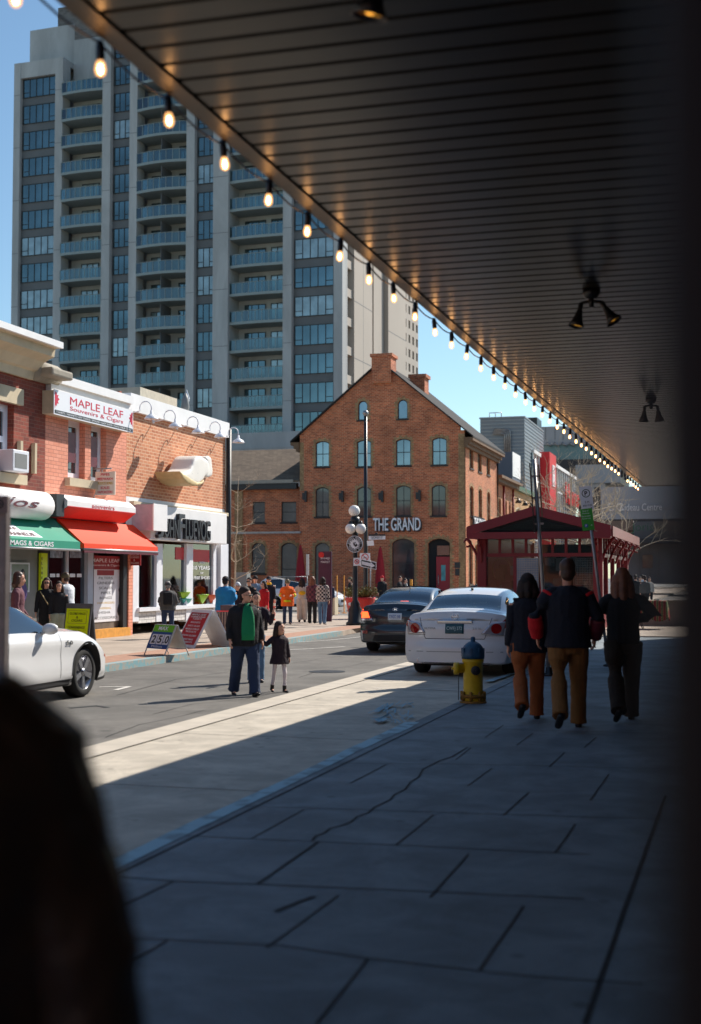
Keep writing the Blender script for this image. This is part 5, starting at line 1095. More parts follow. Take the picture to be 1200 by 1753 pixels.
# table with striped cloth beyond the kiosk
T = thing('cloth_table', 'small folding table under a red and beige striped cloth on the sunlit pavement', 'table', G(1096, 1078, ZS)); c = T.location; hz = WY(1110, 1029, c.y).z
m = MB(); m.box(c.x-.62, c.x+.6, c.y-.35, c.y+.35, hz-.03, hz); m.build('table_top', 'steel', T)
for sx_ in (-1, 1):
    m = MB(); m.tube([(c.x-.4, c.y+sx_*.3, hz-.03), (c.x-.55, c.y+sx_*.3, ZS)], .014, 5); m.tube([(c.x-.2, c.y+sx_*.3, hz-.03), (c.x+.1, c.y+sx_*.3, ZS)], .014, 5); m.tube([(c.x-.5, c.y+sx_*.3, .25), (c.x+.0, c.y+sx_*.3, .25)], .01, 5); m.build('leg', 'black_metal', T)
def stripe_mat(name, c1, c2, sc, axis='X', rough=.8, c3=None):
    m = bpy.data.materials.new(name); m.use_nodes = True; t = m.node_tree; N = t.nodes; L = t.links; b = N['Principled BSDF']; b.inputs['Roughness'].default_value = rough
    tc = N.new('ShaderNodeTexCoord'); w_ = N.new('ShaderNodeTexWave'); w_.wave_type = 'BANDS'; w_.bands_direction = axis; w_.inputs['Scale'].default_value = sc; w_.inputs['Distortion'].default_value = .4
    L.new(tc.outputs['Object'], w_.inputs[0]); r = N.new('ShaderNodeValToRGB'); r.color_ramp.interpolation = 'CONSTANT'; L.new(w_.outputs[0], r.inputs[0])
    r.color_ramp.elements[0].color = (*c1, 1); r.color_ramp.elements[1].position = .5; r.color_ramp.elements[1].color = (*c2, 1)
    if c3: e = r.color_ramp.elements.new(.8); e.color = (*c3, 1)
    L.new(r.outputs[0], b.inputs['Base Color']); MATS[name] = m; return m
stripe_mat('cloth_stripes', srgb(150,30,35), srgb(175,150,110), 2.2, 'X', c3=srgb(90,110,60))
m = MB(); n = 40; ring = []
for i in range(n):
    a = 2*pi*i/n; ca, sa = cos(a), sin(a); k = max(abs(ca), abs(sa)); ring.append((ca/k*.66, sa/k*.4))
vs = []
for j, (z, g_) in enumerate(((hz+.012, 1), (hz+.005, 1.02), (hz-.25, 1.06), (hz-.5, 1.1))):
    for i, (a, b) in enumerate(ring): f = g_+(.05*sin(i*1.9)*j/3 if j > 1 else 0); vs.append((c.x+.15+a*f, c.y+b*f, z-(.12*sin(i*.8) if j == 3 else 0)))
m.add(vs, [(j*n+i, j*n+(i+1) % n, (j+1)*n+(i+1) % n, (j+1)*n+i) for j in range(3) for i in range(n)]+[tuple(range(n))], True); tag(m.build('tablecloth', 'cloth_stripes'), 'red and beige striped cloth draped over the small table', 'tablecloth')
m = MB()
for i in range(14): m.ball((c.x+random.uniform(-.45, .6), c.y+random.uniform(-.3, .3), hz+.04), random.uniform(.03, .05), 6, (1, 1, .6))
tag(m.build('trinkets', 'goods'), 'scatter of small trinkets on the striped table', 'trinkets', kind='stuff')
# ------------------------------------------------------------------ street furniture
def pole_of(par, p0, p1, r, m_='galv', n=10): return MB().tube([p0, p1], r, n).build('pole', m_, par)
# leaning sign post (two sided plates seen edge on)
b = G(940, 1157, ZS); tp = WY(914, 786, b.y-.05)
t = thing('leaning_sign_post', 'grey steel post leaning left with sign plates seen edge on, left of the tall walker', 'sign post', b)
pole_of(t, b, tp, .032); d = (tp-b)
m = MB(); m.lathe([(.12, 0), (.12, .03), (.06, .05), (.05, .14), (.036, .15)], b, 14); m.build('base', 'black_metal', t)
def on(f): return b+d*f
u0 = d.normalized(); r0_ = Vector((cos(YAW*.5), sin(YAW*.5), 0)); r0_ = (r0_-u0*r0_.dot(u0)).normalized(); n0_ = u0.cross(r0_); q = Matrix((r0_, n0_, u0)).transposed().to_4x4()
for f0, f1, sx_, mm in ((.66, .98, -.075, 'black_metal'), (.73, .97, .07, 'cornice_brown')):
    a0, a1 = on(f0), on(f1); m = MB(); ctr = (a0+a1)/2; M = Matrix.Translation(ctr) @ q
    m.box(sx_-.010, sx_+.010, -.15, .15, -(a1-a0).length/2, (a1-a0).length/2, M); m.build('sign_plate', mm, t)
for f in (.7, .82, .92): m = MB(); m.cbox((0, 0, 0), (.17, .05, .03), Matrix.Translation(on(f)) @ q); m.build('clamp', 'steel', t)
# parking sign
pb = Vector((-2.62, 24.4, ZS)); tp = WY(1003, 834, pb.y); lo = WY(1024, 1000, pb.y); dv = (tp-lo).normalized(); base = lo+dv*((ZS-lo.z)/dv.z)
t = thing('parking_sign', 'leaning parking sign post with white P plate over a green plate', 'parking sign', base)
pole_of(t, base, tp-dv*.1, .028)
m = MB(); m.lathe([(.1, 0), (.1, .03), (.05, .05), (.032, .12)], base, 12); m.build('base', 'black_metal', t)
u = dv; rt = Vector((cos(YAW), sin(YAW)*.4, 0)); rt = (rt-u*rt.dot(u)).normalized(); nn = rt.cross(u)
def spl(name, x0, x1, y0, y1, m_, off=.03, par=t, th=.006, bev=.0):
    c0 = PL(x0, y0, tp+nn*off, nn); c1 = PL(x1, y1, tp+nn*off, nn); mid = (c0+c1)/2; w = abs((c1-c0).dot(rt)); h = abs((c1-c0).dot(u))
    M = Matrix((( *rt, 0), (*u, 0), (*nn, 0), (0, 0, 0, 1))).transposed(); M = Matrix.Translation(mid) @ M
    m = MB(); m.box(-w/2, w/2, -h/2, h/2, -th/2, th/2, M); return m.build(name, m_, par), mid, w, h
_, mid, w, h = spl('white_plate', 991, 1017, 834, 871, 'win_white')
mat('sign_green_b', srgb(60,160,50), .5, var=.03); mat('sign_darkgreen', srgb(20,70,50), .5, var=0); mat('sign_blue', srgb(40,90,170), .5, var=0)
m = MB(); r = w*.34; M = Matrix(((*rt, 0), (*u, 0), (*nn, 0), (0, 0, 0, 1))).transposed()
def ringm(mb, c, r0, r1, n=28, lift=.005):
    vs = [c+nn*lift+rt*cos(2*pi*i/n)*rr+u*sin(2*pi*i/n)*rr for rr in (r0, r1) for i in range(n)]; mb.add(vs, [(i, (i+1) % n, n+(i+1) % n, n+i) for i in range(n)])
cc = mid+u*h*.2; ringm(m, cc, r*.82, r); m.build('ring_mark', 'sign_darkgreen', t)
text('P', 'frame_dark', t, cc+nn*.005, rt, u, r*1.05, None, .002, bold=.03)
text('2 H', 'frame_dark', t, mid+nn*.005-u*h*.17, rt, u, h*.09, None, .002); text('8:00-17:30', 'frame_dark', t, mid+nn*.005-u*h*.32, rt, u, h*.08, w*.72, .002); text('>', 'frame_dark', t, mid+nn*.005-u*h*.44+rt*w*.3, rt, u, h*.06, None, .002, bold=.03)
_, mid, w, h = spl('green_plate', 993, 1018, 872, 906.5, 'sign_green_b', .032)
for i, s in enumerate(('End of', 'Parking', 'Parc-o-mètre', 'Permit only')): text(s, 'sign_white', t, mid+nn*.005+u*h*(.4-.12*i)-rt*w*.06, rt, u, h*.075, w*min(.72, .08*len(s)), .002)
m = MB(); c3 = mid-u*h*.28-rt*w*.15; vs = [c3+nn*.005+(rt*cos(2*pi*i/20)+u*sin(2*pi*i/20))*w*.16 for i in range(20)]; m.add(vs, [tuple(range(20))]); m.build('blue_disc', 'sign_blue', t, fix=False)
text('P', 'sign_white', t, c3+nn*.007, rt, u, w*.2, None, .002, bold=.02); text('→', 'sign_white', t, mid-u*h*.28+rt*w*.28+nn*.005, rt, u, w*.14, None, .002, bold=.02)
# blurred post at the far left edge with round sign
t = thing('near_sign_post', 'blurred grey post with square sign and dark ring, cut by the left edge', 'sign post', G(6, 1190, ZS))
D = 8.3; c = DP(5, 988, D); m = MB(); m.bbox(c.x-.05, c.x+.033, c.y-.03, c.y+.03, ZS, DP(5, 850, D).z, .006); m.build('post', mat('post_grey', srgb(120,112,112), .5, metal=.3, var=.2), t)
zc = DP(3, 865, D).z; m = MB(); u_ = (DP(10, 988, D)-DP(0, 988, D)).normalized(); vn = Vector((u_.y, -u_.x, 0)).normalized()
P0 = Vector((c.x, c.y, 0))+vn*.05; 
def pb_(a, b): return P0+u_*a+Vector((0, 0, b))
a0, a1 = -.08, .04; z0, z1 = DP(3, 879, D).z, DP(3, 850, D).z; m.add([pb_(a0, z0), pb_(a1, z0), pb_(a1, z1), pb_(a0, z1)]+[pb_(a0, z0)+vn*.01, pb_(a1, z0)+vn*.01, pb_(a1, z1)+vn*.01, pb_(a0, z1)+vn*.01], [(0, 1, 2, 3), (7, 6, 5, 4), (0, 4, 5, 1), (1, 5, 6, 2), (2, 6, 7, 3), (3, 7, 4, 0)]); m.build('plate', mat('plate_taupe', srgb(125,108,104), .5, var=.1), t)
m = MB(); cq = pb_(-.015, (z0+z1)/2+.005)+vn*.012
for r0, r1 in ((.0, .012), (.02, .03)):
    vs = [cq+u_*cos(k*pi/12)*rr+Vector((0, 0, sin(k*pi/12)*rr)) for rr in (r0+.0001, r1) for k in range(24)]; m.add(vs, [(k, (k+1) % 24, 24+(k+1) % 24, 24+k) for k in range(24)])
m.build('ring_mark', 'frame_dark', t)
# hydrant
b = G(810, 1203, ZS); mat('hyd_yellow', srgb(214,178,30), .45, var=.08, vs=9, bump=.05); mat('hyd_blue', srgb(32,78,108), .5, var=.12, vs=9); mat('hyd_dirty', srgb(150,110,40), .7, var=.35, vs=20)
t = thing('fire_hydrant', 'yellow fire hydrant with a blue cap beside the white sedan', 'fire hydrant', b); s = 1.0; D = (b-cam.location).length
H = (1203-1092)*D/F; rr = 18*D/F
m = MB(); m.lathe([(rr*1.05, .03), (rr*1.0, .06), (rr*.92, .10), (rr*.9, H*.60), (rr*1.02, H*.62), (rr*1.02, H*.665)], b, 24); m.build('barrel', 'hyd_yellow', t)
m = MB(); m.lathe([(rr*1.25, 0), (rr*1.25, .02), (rr*1.0, .03)], b, 24); m.lathe([(rr*1.2, .07), (rr*1.2, .10), (rr*1.2, .105), (rr*.9, .115)], b, 24)
for k in range(8): a = 2*pi*k/8; m.lathe([(.02, .03), (.02, .14), (.012, .15)], b+Vector((cos(a)*rr*1.08, sin(a)*rr*1.08, 0)), 6)
m.build('flange', 'hyd_dirty', t)
m = MB(); m.lathe([(rr*1.08, H*.67), (rr*1.08, H*.75), (rr*1.0, H*.79), (rr*.95, H*.84), (rr*.7, H*.89), (rr*.4, H*.92), (rr*.22, H*.93), (rr*.22, H*.985), (rr*.12, H)], b, 20)
for k in range(8): a = 2*pi*k/8; m.box(-.012, .012, rr*.5, rr*1.1, H*.70, H*.83, Matrix.Translation(b) @ Matrix.Rotation(a, 4, 'Z'))
m.build('bonnet', 'hyd_blue', t)
cr = Vector((cos(YAW), sin(YAW), 0)); cf = Vector((-sin(YAW), cos(YAW), 0))
def nozzle(dr, z, r, ln, nm, mm):
    m = MB(); c = b+Vector((0, 0, z)); m.tube([c+dr*rr*.8, c+dr*(rr+ln*.4), c+dr*(rr+ln*.41), c+dr*(rr+ln), c+dr*(rr+ln+.004)], [r*.8, r*.8, r*1.1, r*1.05, r*.5], 14); m.tube([c+dr*(rr+ln), c+dr*(rr+ln+.03)], r*.28, 5); m.build(nm, mm, t)
nozzle(-cr, H*.52, .075, .11, 'pumper_nozzle', 'hyd_yellow'); nozzle(-cf*1.0+cr*.1, H*.5, .055, .06, 'hose_nozzle', 'frame_dark')
m = MB(); pts = [b-cr*(rr+.05)+Vector((0, 0, H*(.42-.02*k))) for k in range(20)]; m.tube(pts, .006, 5); m.build('chain', 'frame_dark', t)
# globe lamp standard at the corner with round sign and arrow signs
b = G(608, 1070, ZF); Yp = b.y; Xp = b.x; P = lambda x, y, dy=0: WY(x, y, Yp+dy)
t = thing('globe_street_lamp', 'black street lamp with white globes and a round black market sign, on the corner', 'street lamp', b)
zt = P(607, 905).z
m = MB(); m.lathe([(.30, 0), (.30, .08), (.24, .12), (.22, .5), (.15, .62), (.16, .68), (.085, .8), (.075, zt-ZF-.3), (.1, zt-ZF-.2), (.07, zt-ZF)], b, 14); m.build('column', 'black_metal', t)
mat('globe_white', srgb(245,240,232), .35, var=0)
m = MB(); m.lathe([(.07, 0), (.11, .12), (.16, .3), (.14, .42)], (Xp, Yp, zt-.05), 12); m.build('crown', 'black_metal', t)
for x, y, dy in ((606.5, 874.5, 0), (600, 905, -.25), (612.5, 904.5, .2), (617.5, 905, -.2)):
    c = P(x, y, dy); m = MB(); m.ball(c, .185 if y < 890 else .17, 18); gb = m.build('globe', 'globe_white', t)
    m = MB(); m.lathe([(.08, 0), (.06, .06), (.03, .1)] if y > 890 else [(.05, -.02), (.09, .05)], c+Vector((0, 0, .15 if y > 890 else -.22)), 10); m.tube([c+Vector((0, 0, .22 if y > 890 else -.2)), (Xp, Yp, zt+.1)], .025, 6); m.build('globe_holder', 'black_metal', gb)
def disc(mb, c, r0, r1, n=32, dy=-.0): mb.add([(c[0]+cos(2*pi*i/n)*r_, c[1]+dy, c[2]+sin(2*pi*i/n)*r_) for r_ in (r0, r1) for i in range(n)], [(i, (i+1) % n, n+(i+1) % n, n+i) for i in range(n)])
c = P(607.5, 931.5, -.2); r = 13.5*(Yp/cos(0)*1.0)/F; r = 14*43/F
m = MB(); m.lathe([(r, -.03), (r, .03)], c, 36, Matrix.Rotation(pi/2, 4, 'X')); rs = m.build('round_sign', 'black_metal', t)
m = MB(); disc(m, c, r*.94, r, dy=-.034); disc(m, c, r*.60, r*.65, dy=-.034); m.add([(c[0]+cos(a*pi/12)*r*.54*(1+.12*sin(a*2.7)), c[1]-.034, c[2]+sin(a*pi/12)*r*.54*(1+.12*cos(a*3.1))) for a in range(24)], [tuple(range(24))]); m.build('ring_mark', 'win_white', rs, fix=False)
m = MB()
for a in range(9): m.ball((c[0]+random.uniform(-.4, .4)*r*.7, c[1]-.036, c[2]+random.uniform(-.4, .4)*r*.7), r*random.uniform(.06, .13), 8, (1, .02, 1.2))
m.build('emblem_detail', 'frame_dark', rs)
for s, up_ in (('BYWARD MARKET', 1), ('MARCHÉ BY', -1)):
    n = len(s)
    for i, ch in enumerate(s):
        if ch == ' ': continue
        a = pi/2-up_*(i-(n-1)/2)*(.235 if up_ > 0 else .26); a = a if up_ > 0 else a+pi
        o = Vector((c[0]+cos(a)*r*.79, c[1]-.035, c[2]+sin(a)*r*.79)); u2 = Vector((cos(a), 0, sin(a)))*up_; text(ch, 'win_white', rs, o, (u2.z, 0, -u2.x), u2, r*.19, None, .002)
def sign_quad(par, name, x0, x1, y0, y1, dy, m_, tilt=0):
    a = P(x0, y0, dy); b_ = P(x1, y1, dy); m = MB(); m.add([(a.x, a.y, a.z), (b_.x, a.y, a.z-tilt), (b_.x, a.y, b_.z-tilt), (a.x, a.y, b_.z), (a.x, a.y+.01, a.z), (b_.x, a.y+.01, a.z-tilt), (b_.x, a.y+.01, b_.z-tilt), (a.x, a.y+.01, b_.z)], [(0, 1, 2, 3), (7, 6, 5, 4), (0, 4, 5, 1), (1, 5, 6, 2), (2, 6, 7, 3), (3, 7, 4, 0)]); return m.build(name, m_, par), (a+b_)/2
t2 = thing('no_stopping_sign', 'small square white sign with red ring fixed to the lamp column', 'traffic sign', P(611, 961, -.15))
_, c = sign_quad(t2, 'plate', 605, 617, 955, 968.5, -.14, 'win_white'); m = MB(); disc(m, (c.x, c.y-.146+.14, c.z), .055, .08, dy=-.004); m.add([(c.x-.055, c.y-.004, c.z+.04), (c.x-.04, c.y-.004, c.z+.055), (c.x+.055, c.y-.004, c.z-.04), (c.x+.04, c.y-.004, c.z-.055)], [(0, 1, 2, 3)]); m.build('ring_mark', 'red_poster', t2, fix=False)
m = MB(); m.ball((c.x, c.y-.002, c.z), .03, 8, (1, .05, 1)); m.build('symbol', 'frame_dark', t2)
t2 = thing('one_way_sign', 'black one way sign with a white right arrow, angled on the lamp column', 'traffic sign', P(630, 965, -.15))
_, c = sign_quad(t2, 'border', 617.5, 644, 957, 970, -.15, 'win_white', .1); _, c = sign_quad(t2, 'plate', 618.6, 643, 958.2, 968.8, -.156, 'frame_dark', .1)
a = P(619.5, 963.5, -.162); e = P(642, 963.5, -.162); L_ = e.x-a.x; sl2 = -.1/L_
m = MB(); m.add([(a.x+u_, a.y-.003, a.z+v_+sl2*u_) for u_, v_ in ((0, -.055), (L_*.66, -.055), (L_*.66, -.1), (L_, 0), (L_*.66, .1), (L_*.66, .055), (0, .055))], [tuple(range(7))]); m.build('arrow_mark', 'win_white', t2, fix=False)
# tall thin pole behind it
b = G(626, 1052, ZF); Yq = b.y; Q = lambda x, y, dy=0: WY(x, y, Yq+dy)
t = thing('tall_street_pole', 'tall slim black street light pole rising past the roof line of the brick building', 'street light pole', b); zt = Q(626, 712).z
m = MB(); m.lathe([(.16, 0), (.15, .6), (.10, .9), (.085, 3), (.07, zt-ZF)], b, 12); m.build('pole', 'black_metal', t)
m = MB(); m.lathe([(.08, 0), (.1, .05), (.14, .12), (.1, .2), (.02, .24)], (b.x, b.y, zt), 12); m.build('lantern', 'steel', t)
m = MB(); m.tube([Q(634, 1030), Q(634, 960)], .03, 8); m.build('conduit', 'galv', t)
P = Q
t2 = thing('street_name_sign', 'white street name plate projecting right from the tall pole', 'street name sign', Q(645, 918)); _, c = sign_quad(t2, 'plate', 631, 659.5, 915.5, 923.5, -.1, 'win_white'); sign_quad(t2, 'top_band', 631, 659.5, 914.6, 917.4, -.11, 'frame_dark'); text('GEORGE ST', 'frame_dark', t2, c+Vector((0, -.012, -.02)), (1, 0, 0), (0, 0, 1), .09, .5, .003)
m = MB(); cc_ = Q(644, 914, -.1); m.ball(cc_, .07, 10, (1, .2, .8)); m.build('crest', 'frame_dark', t2)
t2 = thing('crown_name_sign', 'small white shaped name plate beneath the street name sign, turned edgeways', 'street name sign', Q(636, 930)); a = Q(628, 926, -.15); m = MB(); m.add([(a.x, a.y, a.z), (a.x+.33, a.y-.2, a.z+.02), (a.x+.36, a.y-.2, a.z-.2), (a.x+.02, a.y, a.z-.2)]+[(a.x, a.y+.01, a.z), (a.x+.33, a.y-.19, a.z+.02), (a.x+.36, a.y-.19, a.z-.2), (a.x+.02, a.y+.01, a.z-.2)], [(0, 1, 2, 3), (7, 6, 5, 4), (0, 4, 5, 1), (1, 5, 6, 2), (2, 6, 7, 3), (3, 7, 4, 0)]); m.build('plate', 'win_white', t2)
t2 = thing('no_cycling_sign', 'square white sign with red crossed ring behind the lamp column', 'traffic sign', Q(625, 953)); _, c = sign_quad(t2, 'plate', 616, 633.5, 947, 961, -.14, 'win_white'); m = MB(); disc(m, c, .12, .155, dy=-.004); m.add([(c.x-.11, c.y-.004, c.z+.09), (c.x-.09, c.y-.004, c.z+.11), (c.x+.11, c.y-.004, c.z-.09), (c.x+.09, c.y-.004, c.z-.11)], [(0, 1, 2, 3)]); m.build('ring_mark', 'red_poster', t2, fix=False)
m = MB(); disc(m, (c.x-.045, c.y, c.z-.03), .02, .032, 12, -.003); disc(m, (c.x+.045, c.y, c.z-.03), .02, .032, 12, -.003); m.box(c.x-.04, c.x+.04, c.y-.005, c.y-.003, c.z-.01, c.z+.01); m.build('symbol', 'frame_dark', t2, fix=False)
# planter
b = G(611, 1060, ZF); b = b+Vector((.0, .45, 0)); t = thing('red_planter', 'large tapered red planter filled with dry yellow green shrubs, behind the street lamp', 'planter', b); D = b.y
rt_ = 27*D/F; h = 38*D/F
m = MB(); m.lathe([(rt_*.62, 0), (rt_*.8, h*.3), (rt_*.97, h*.9), (rt_*1.02, h), (rt_*.95, h), (rt_*.9, h*.9)], b, 28, caps=False); m.add([(b.x+rt_*.9*cos(i*pi/12), b.y+rt_*.9*sin(i*pi/12), b.z+h*.9) for i in range(24)], [tuple(range(24))]); m.build('pot', mat('planter_red', srgb(205,45,40), .4, var=.05), t)
m = MB(); disc(m, (b.x-.25, b.y-rt_*.95, b.z+h*.7), .0001, .06); m.build('emblem', 'win_white', t, fix=False)
mat('dry_leaf', srgb(150,128,62), .8, var=.4, vs=9, col2=srgb(90,100,48)); m = MB(); m2 = MB()
for i in range(190):
    a = random.uniform(0, 2*pi); r0 = random.uniform(0, rt_*.7); p = Vector((b.x+cos(a)*r0, b.y+sin(a)*r0, b.z+h*.88)); d = Vector((cos(a)*random.uniform(.1, .75), sin(a)*random.uniform(.1, .75), random.uniform(.5, 1))).normalized(); L_ = random.uniform(.25, .62); e = p+d*L_
    if i < 60: m2.tube([p, p+d*L_*.6, e], [.008, .006, .002], 4)
    for k in range(5):
        q_ = p+d*L_*random.uniform(.3, 1.02); v = Vector((random.uniform(-1, 1), random.uniform(-1, 1), random.uniform(-.6, 1))).normalized()*.085; w_ = v.cross(Vector((random.random(), random.random(), .3))).normalized()*.03; m.add([q_, q_+v*.5+w_, q_+v, q_+v*.5-w_], [(0, 1, 2, 3)])
m.build('foliage', 'dry_leaf', t, fix=False); m2.build('stems', 'cornice_brown', t)
# small bare tree by the orange shop corner
def bare_tree(name, lb, base, H, spread, seed, depth=5, r0=.05, lean=(0, 0), mcol='bark', n0=9, group=None, low=.25):
    rnd = random.Random(seed); t = thing(name, lb, 'tree', base, group); m = MB(); tw = MB()
    trunk = [Vector(base)]; 
    for k in range(1, 9): trunk.append(Vector(base)+Vector((lean[0]*k/8+rnd.uniform(-.04, .04), lean[1]*k/8+rnd.uniform(-.04, .04), H*k/8)))
    m.tube(trunk, [r0*(1-.8*k/8) for k in range(9)], 7); m.build('trunk', mcol, t)
    def br(p, d, L_, r, dep):
        pts = [p]; dd = d.copy(); n = 4
        for k in range(n): dd = (dd+Vector((rnd.uniform(-.22, .22), rnd.uniform(-.22, .22), rnd.uniform(-.12, .2)))).normalized(); pts.append(pts[-1]+dd*L_/n)
        tw.tube(pts, [r*(1-.6*k/n) for k in range(n+1)], 4 if dep < depth-1 else 5, caps=False)
        if dep > 0:
            for k in range(rnd.choice((2, 3, 3))):
                i = rnd.randint(1, n); nd = (dd+Vector((rnd.uniform(-1, 1), rnd.uniform(-1, 1), rnd.uniform(-.35, .75)))).normalized(); br(pts[i], nd, L_*rnd.uniform(.5, .75), r*.55, dep-1)
    for i in range(n0):
        f = low+(1-low)*i/n0; p = trunk[min(8, int(f*8)+0)]; a = i*2.4+rnd.uniform(-.4, .4); br(p, Vector((cos(a), sin(a), rnd.uniform(.1, .8))).normalized(), spread*(1.15-f*.6), r0*.5*(1-f*.6), depth-2)
    tw.build('branches', mcol, t); return t
mat('bark', srgb(185,165,140), .8, var=.2, vs=5); mat('bark_dark', srgb(95,82,74), .85, var=.2, vs=3)
bb = G(398, 1052, ZF); zt = WY(400, 815, bb.y).z; bare_tree('bare_street_tree', 'small bare pale branched tree at the corner of the orange brick shop', bb, zt-ZF, 1.15, 5, 5, .045, (.25, 0), n0=14, low=.3)
for i, (x, yb_, yt, Y, sp_) in enumerate(((955, 990, 815, 95, 4.2), (978, 990, 800, 110, 4.6), (1000, 990, 830, 80, 3.8), (1015, 990, 850, 72, 3.2))):
    c = WY(x, 988, Y); zt = WY(x, yt, Y).z; bare_tree('bare_tree', ['bare tree in front of the glass shop, just right of the red sign tower', 'tall bare tree reaching the red letter sign', 'bare tree behind the white parking sign', 'bare tree right of the green parking plate'][i], (c.x, Y, 0), zt, sp_, 40+i, 6, .16, (0, 0), 'bark', 9, 'bare trees beyond the kiosk', .3)
# closed red parasols
for x, yt, yb_, Y, lb in ((514.5, 932, 1010, 97, 'closed red parasol outside the arched door of the low wing'), (651, 935, 1010, 97, 'closed red parasol behind the street name signs')):
    a = WY(x, yt, Y); z0 = WY(x, 990, Y).z; t = thing('closed_parasol', lb, 'parasol', (a.x, Y, .1), 'closed red parasols'); m = MB(); m.tube([(a.x, Y, .1), (a.x, Y, a.z)], .04, 8); m.lathe([(.25, 0), (.25, .08), (.05, .1)], (a.x, Y, .1), 12); m.build('pole', 'black_metal', t)
    m = MB(); n = 16; hh = a.z-.8; vs = []
    for r_, f in ((.42, 0), (.40, .25), (.28, .6), (.12, .92), (.03, 1)): vs += [(a.x+r_*cos(2*pi*k/n)*(1 if k % 2 else .7), Y+r_*sin(2*pi*k/n)*(1 if k % 2 else .7), .8+hh*f) for k in range(n)]
    m.add(vs, [(j*n+k, j*n+(k+1) % n, (j+1)*n+(k+1) % n, (j+1)*n+k) for j in range(4) for k in range(n)], True); m.build('canopy_fabric', mat('parasol_red', srgb(165,20,36), .7), t)
# purple banner, concrete block, yellow stakes, utility box, etc
def ground_box(name, lb, cat, x0, x1, yt, yb_, m_, Y=None, dep=.4, z0=None, part='body', bev=.01):
    b = G((x0+x1)/2, yb_, ZF) if Y is None else None; Y = Y or b.y; a = WY(x0, yt, Y); c = WY(x1, yb_, Y); zb = ZF if z0 is None else z0
    t = thing(name, lb, cat, ((a.x+c.x)/2, Y, zb)); m = MB(); m.bbox(a.x, c.x, Y, Y+dep, zb, a.z, bev); m.build(part, m_, t); return t, a, c, Y
mat('banner_purple', srgb(72,30,58), .6, var=.15, vs=2)
t, a, c, Y = ground_box('purple_banner_stand', 'tall dark purple banner stand with a red roundel in front of an arched window', 'banner stand', 545, 567.5, 944, 1064, 'banner_purple', dep=.06, bev=.005)
m = MB(); cx_ = WY(550, 950, Y-.01); disc(m, (cx_.x, Y-.01, cx_.z), .0001, .1); m.build('red_roundel', 'red_poster', t, fix=False)
for s, y in (('BYWARD', 956), ('MARKET', 962)): o = WY(557, y, Y-.01); text(s, 'win_white', t, o, (1, 0, 0), (0, 0, 1), .07, .33, .003)
ground_box('concrete_block', 'pale concrete block at the foot of the purple banner', 'concrete block', 561, 573, 1023, 1053, 'stone', dep=.5)
for x in (577, 589):
    b = G(x, 1050, ZF); tz_ = WY(x, 985, b.y).z; t = thing('yellow_stake', 'left thin yellow stake beside the red planter' if x == 577 else 'right thin yellow stake beside the red planter', 'stake', b, 'yellow stakes'); m = MB(); m.box(b.x-.018, b.x+.018, b.y-.018, b.y+.018, ZF, tz_); m.build('stake', mat('stake_yellow', srgb(225,150,45), .6), t)
    m = MB(); m.box(b.x-.09, b.x+.09, b.y-.09, b.y+.09, ZF, ZF+.03); m.build('foot', 'stake_yellow', t)
ground_box('utility_cabinet', 'pale grey utility cabinet behind the waiting crowd near the bare tree', 'utility cabinet', 402, 422, 980, 1046, 'shop_grey_panel', dep=.5)
b = G(704, 1040, 0); ground_box('wooden_bollard', 'square tan wooden post behind the dark sedan', 'bollard', 701.5, 705.5, 992, 1045, 'stake_yellow', Y=62, dep=.12, z0=0, bev=.005)
ground_box('notice_sign', 'small grey white notice plate on a post at the orange shop corner', 'sign plate', 381, 389, 935, 968, 'plate_light' if mat('plate_light', srgb(205,200,195), .5) else '', Y=Y3+.6, dep=.02, z0=WY(385, 968, Y3+.6).z, bev=.003)
c = WY(385, 968, Y3+.6); m = MB(); m.tube([(c.x, Y3+.64, ZF), (c.x, Y3+.64, c.z+.9)], .03, 6); m.build('post', 'black_metal', bpy.data.objects['notice_sign'])
t, a, c, Y = ground_box('furled_white_banner', 'narrow white furled banner on a pole left of the purple banner stand', 'feather banner', 524, 528.5, 949, 984, 'plate_light', Y=58, dep=.05, z0=WY(526, 985, 58).z); m = MB(); m.tube([(a.x+.05, Y+.02, ZF), (a.x+.05, Y+.02, c.z+.05)], .02, 6); m.build('pole', 'steel', t)
ground_box('litter_bin', 'dark slatted litter bin with red poster behind the man in sunglasses', 'litter bin', 377, 396, 1036, 1104, mat('bin_dark', srgb(70,40,44), .6, var=.2), dep=.5)
b = bpy.data.objects['litter_bin']; m = MB()
a = G(386, 1104, ZF); 
for i in range(9): x = a.x-.27+.066*i; m.box(x-.012, x+.012, a.y-.02, a.y-.003, ZF+.05, ZF+.75)
m.build('slats', 'stake_yellow' if 0 else mat('bin_slat', srgb(130,100,80), .6), b); m = MB(); m.box(a.x-.22, a.x+.2, a.y-.012, a.y-.002, ZF+.78, WY(386, 1040, a.y).z-.1); m.build('poster', 'red_poster', b)
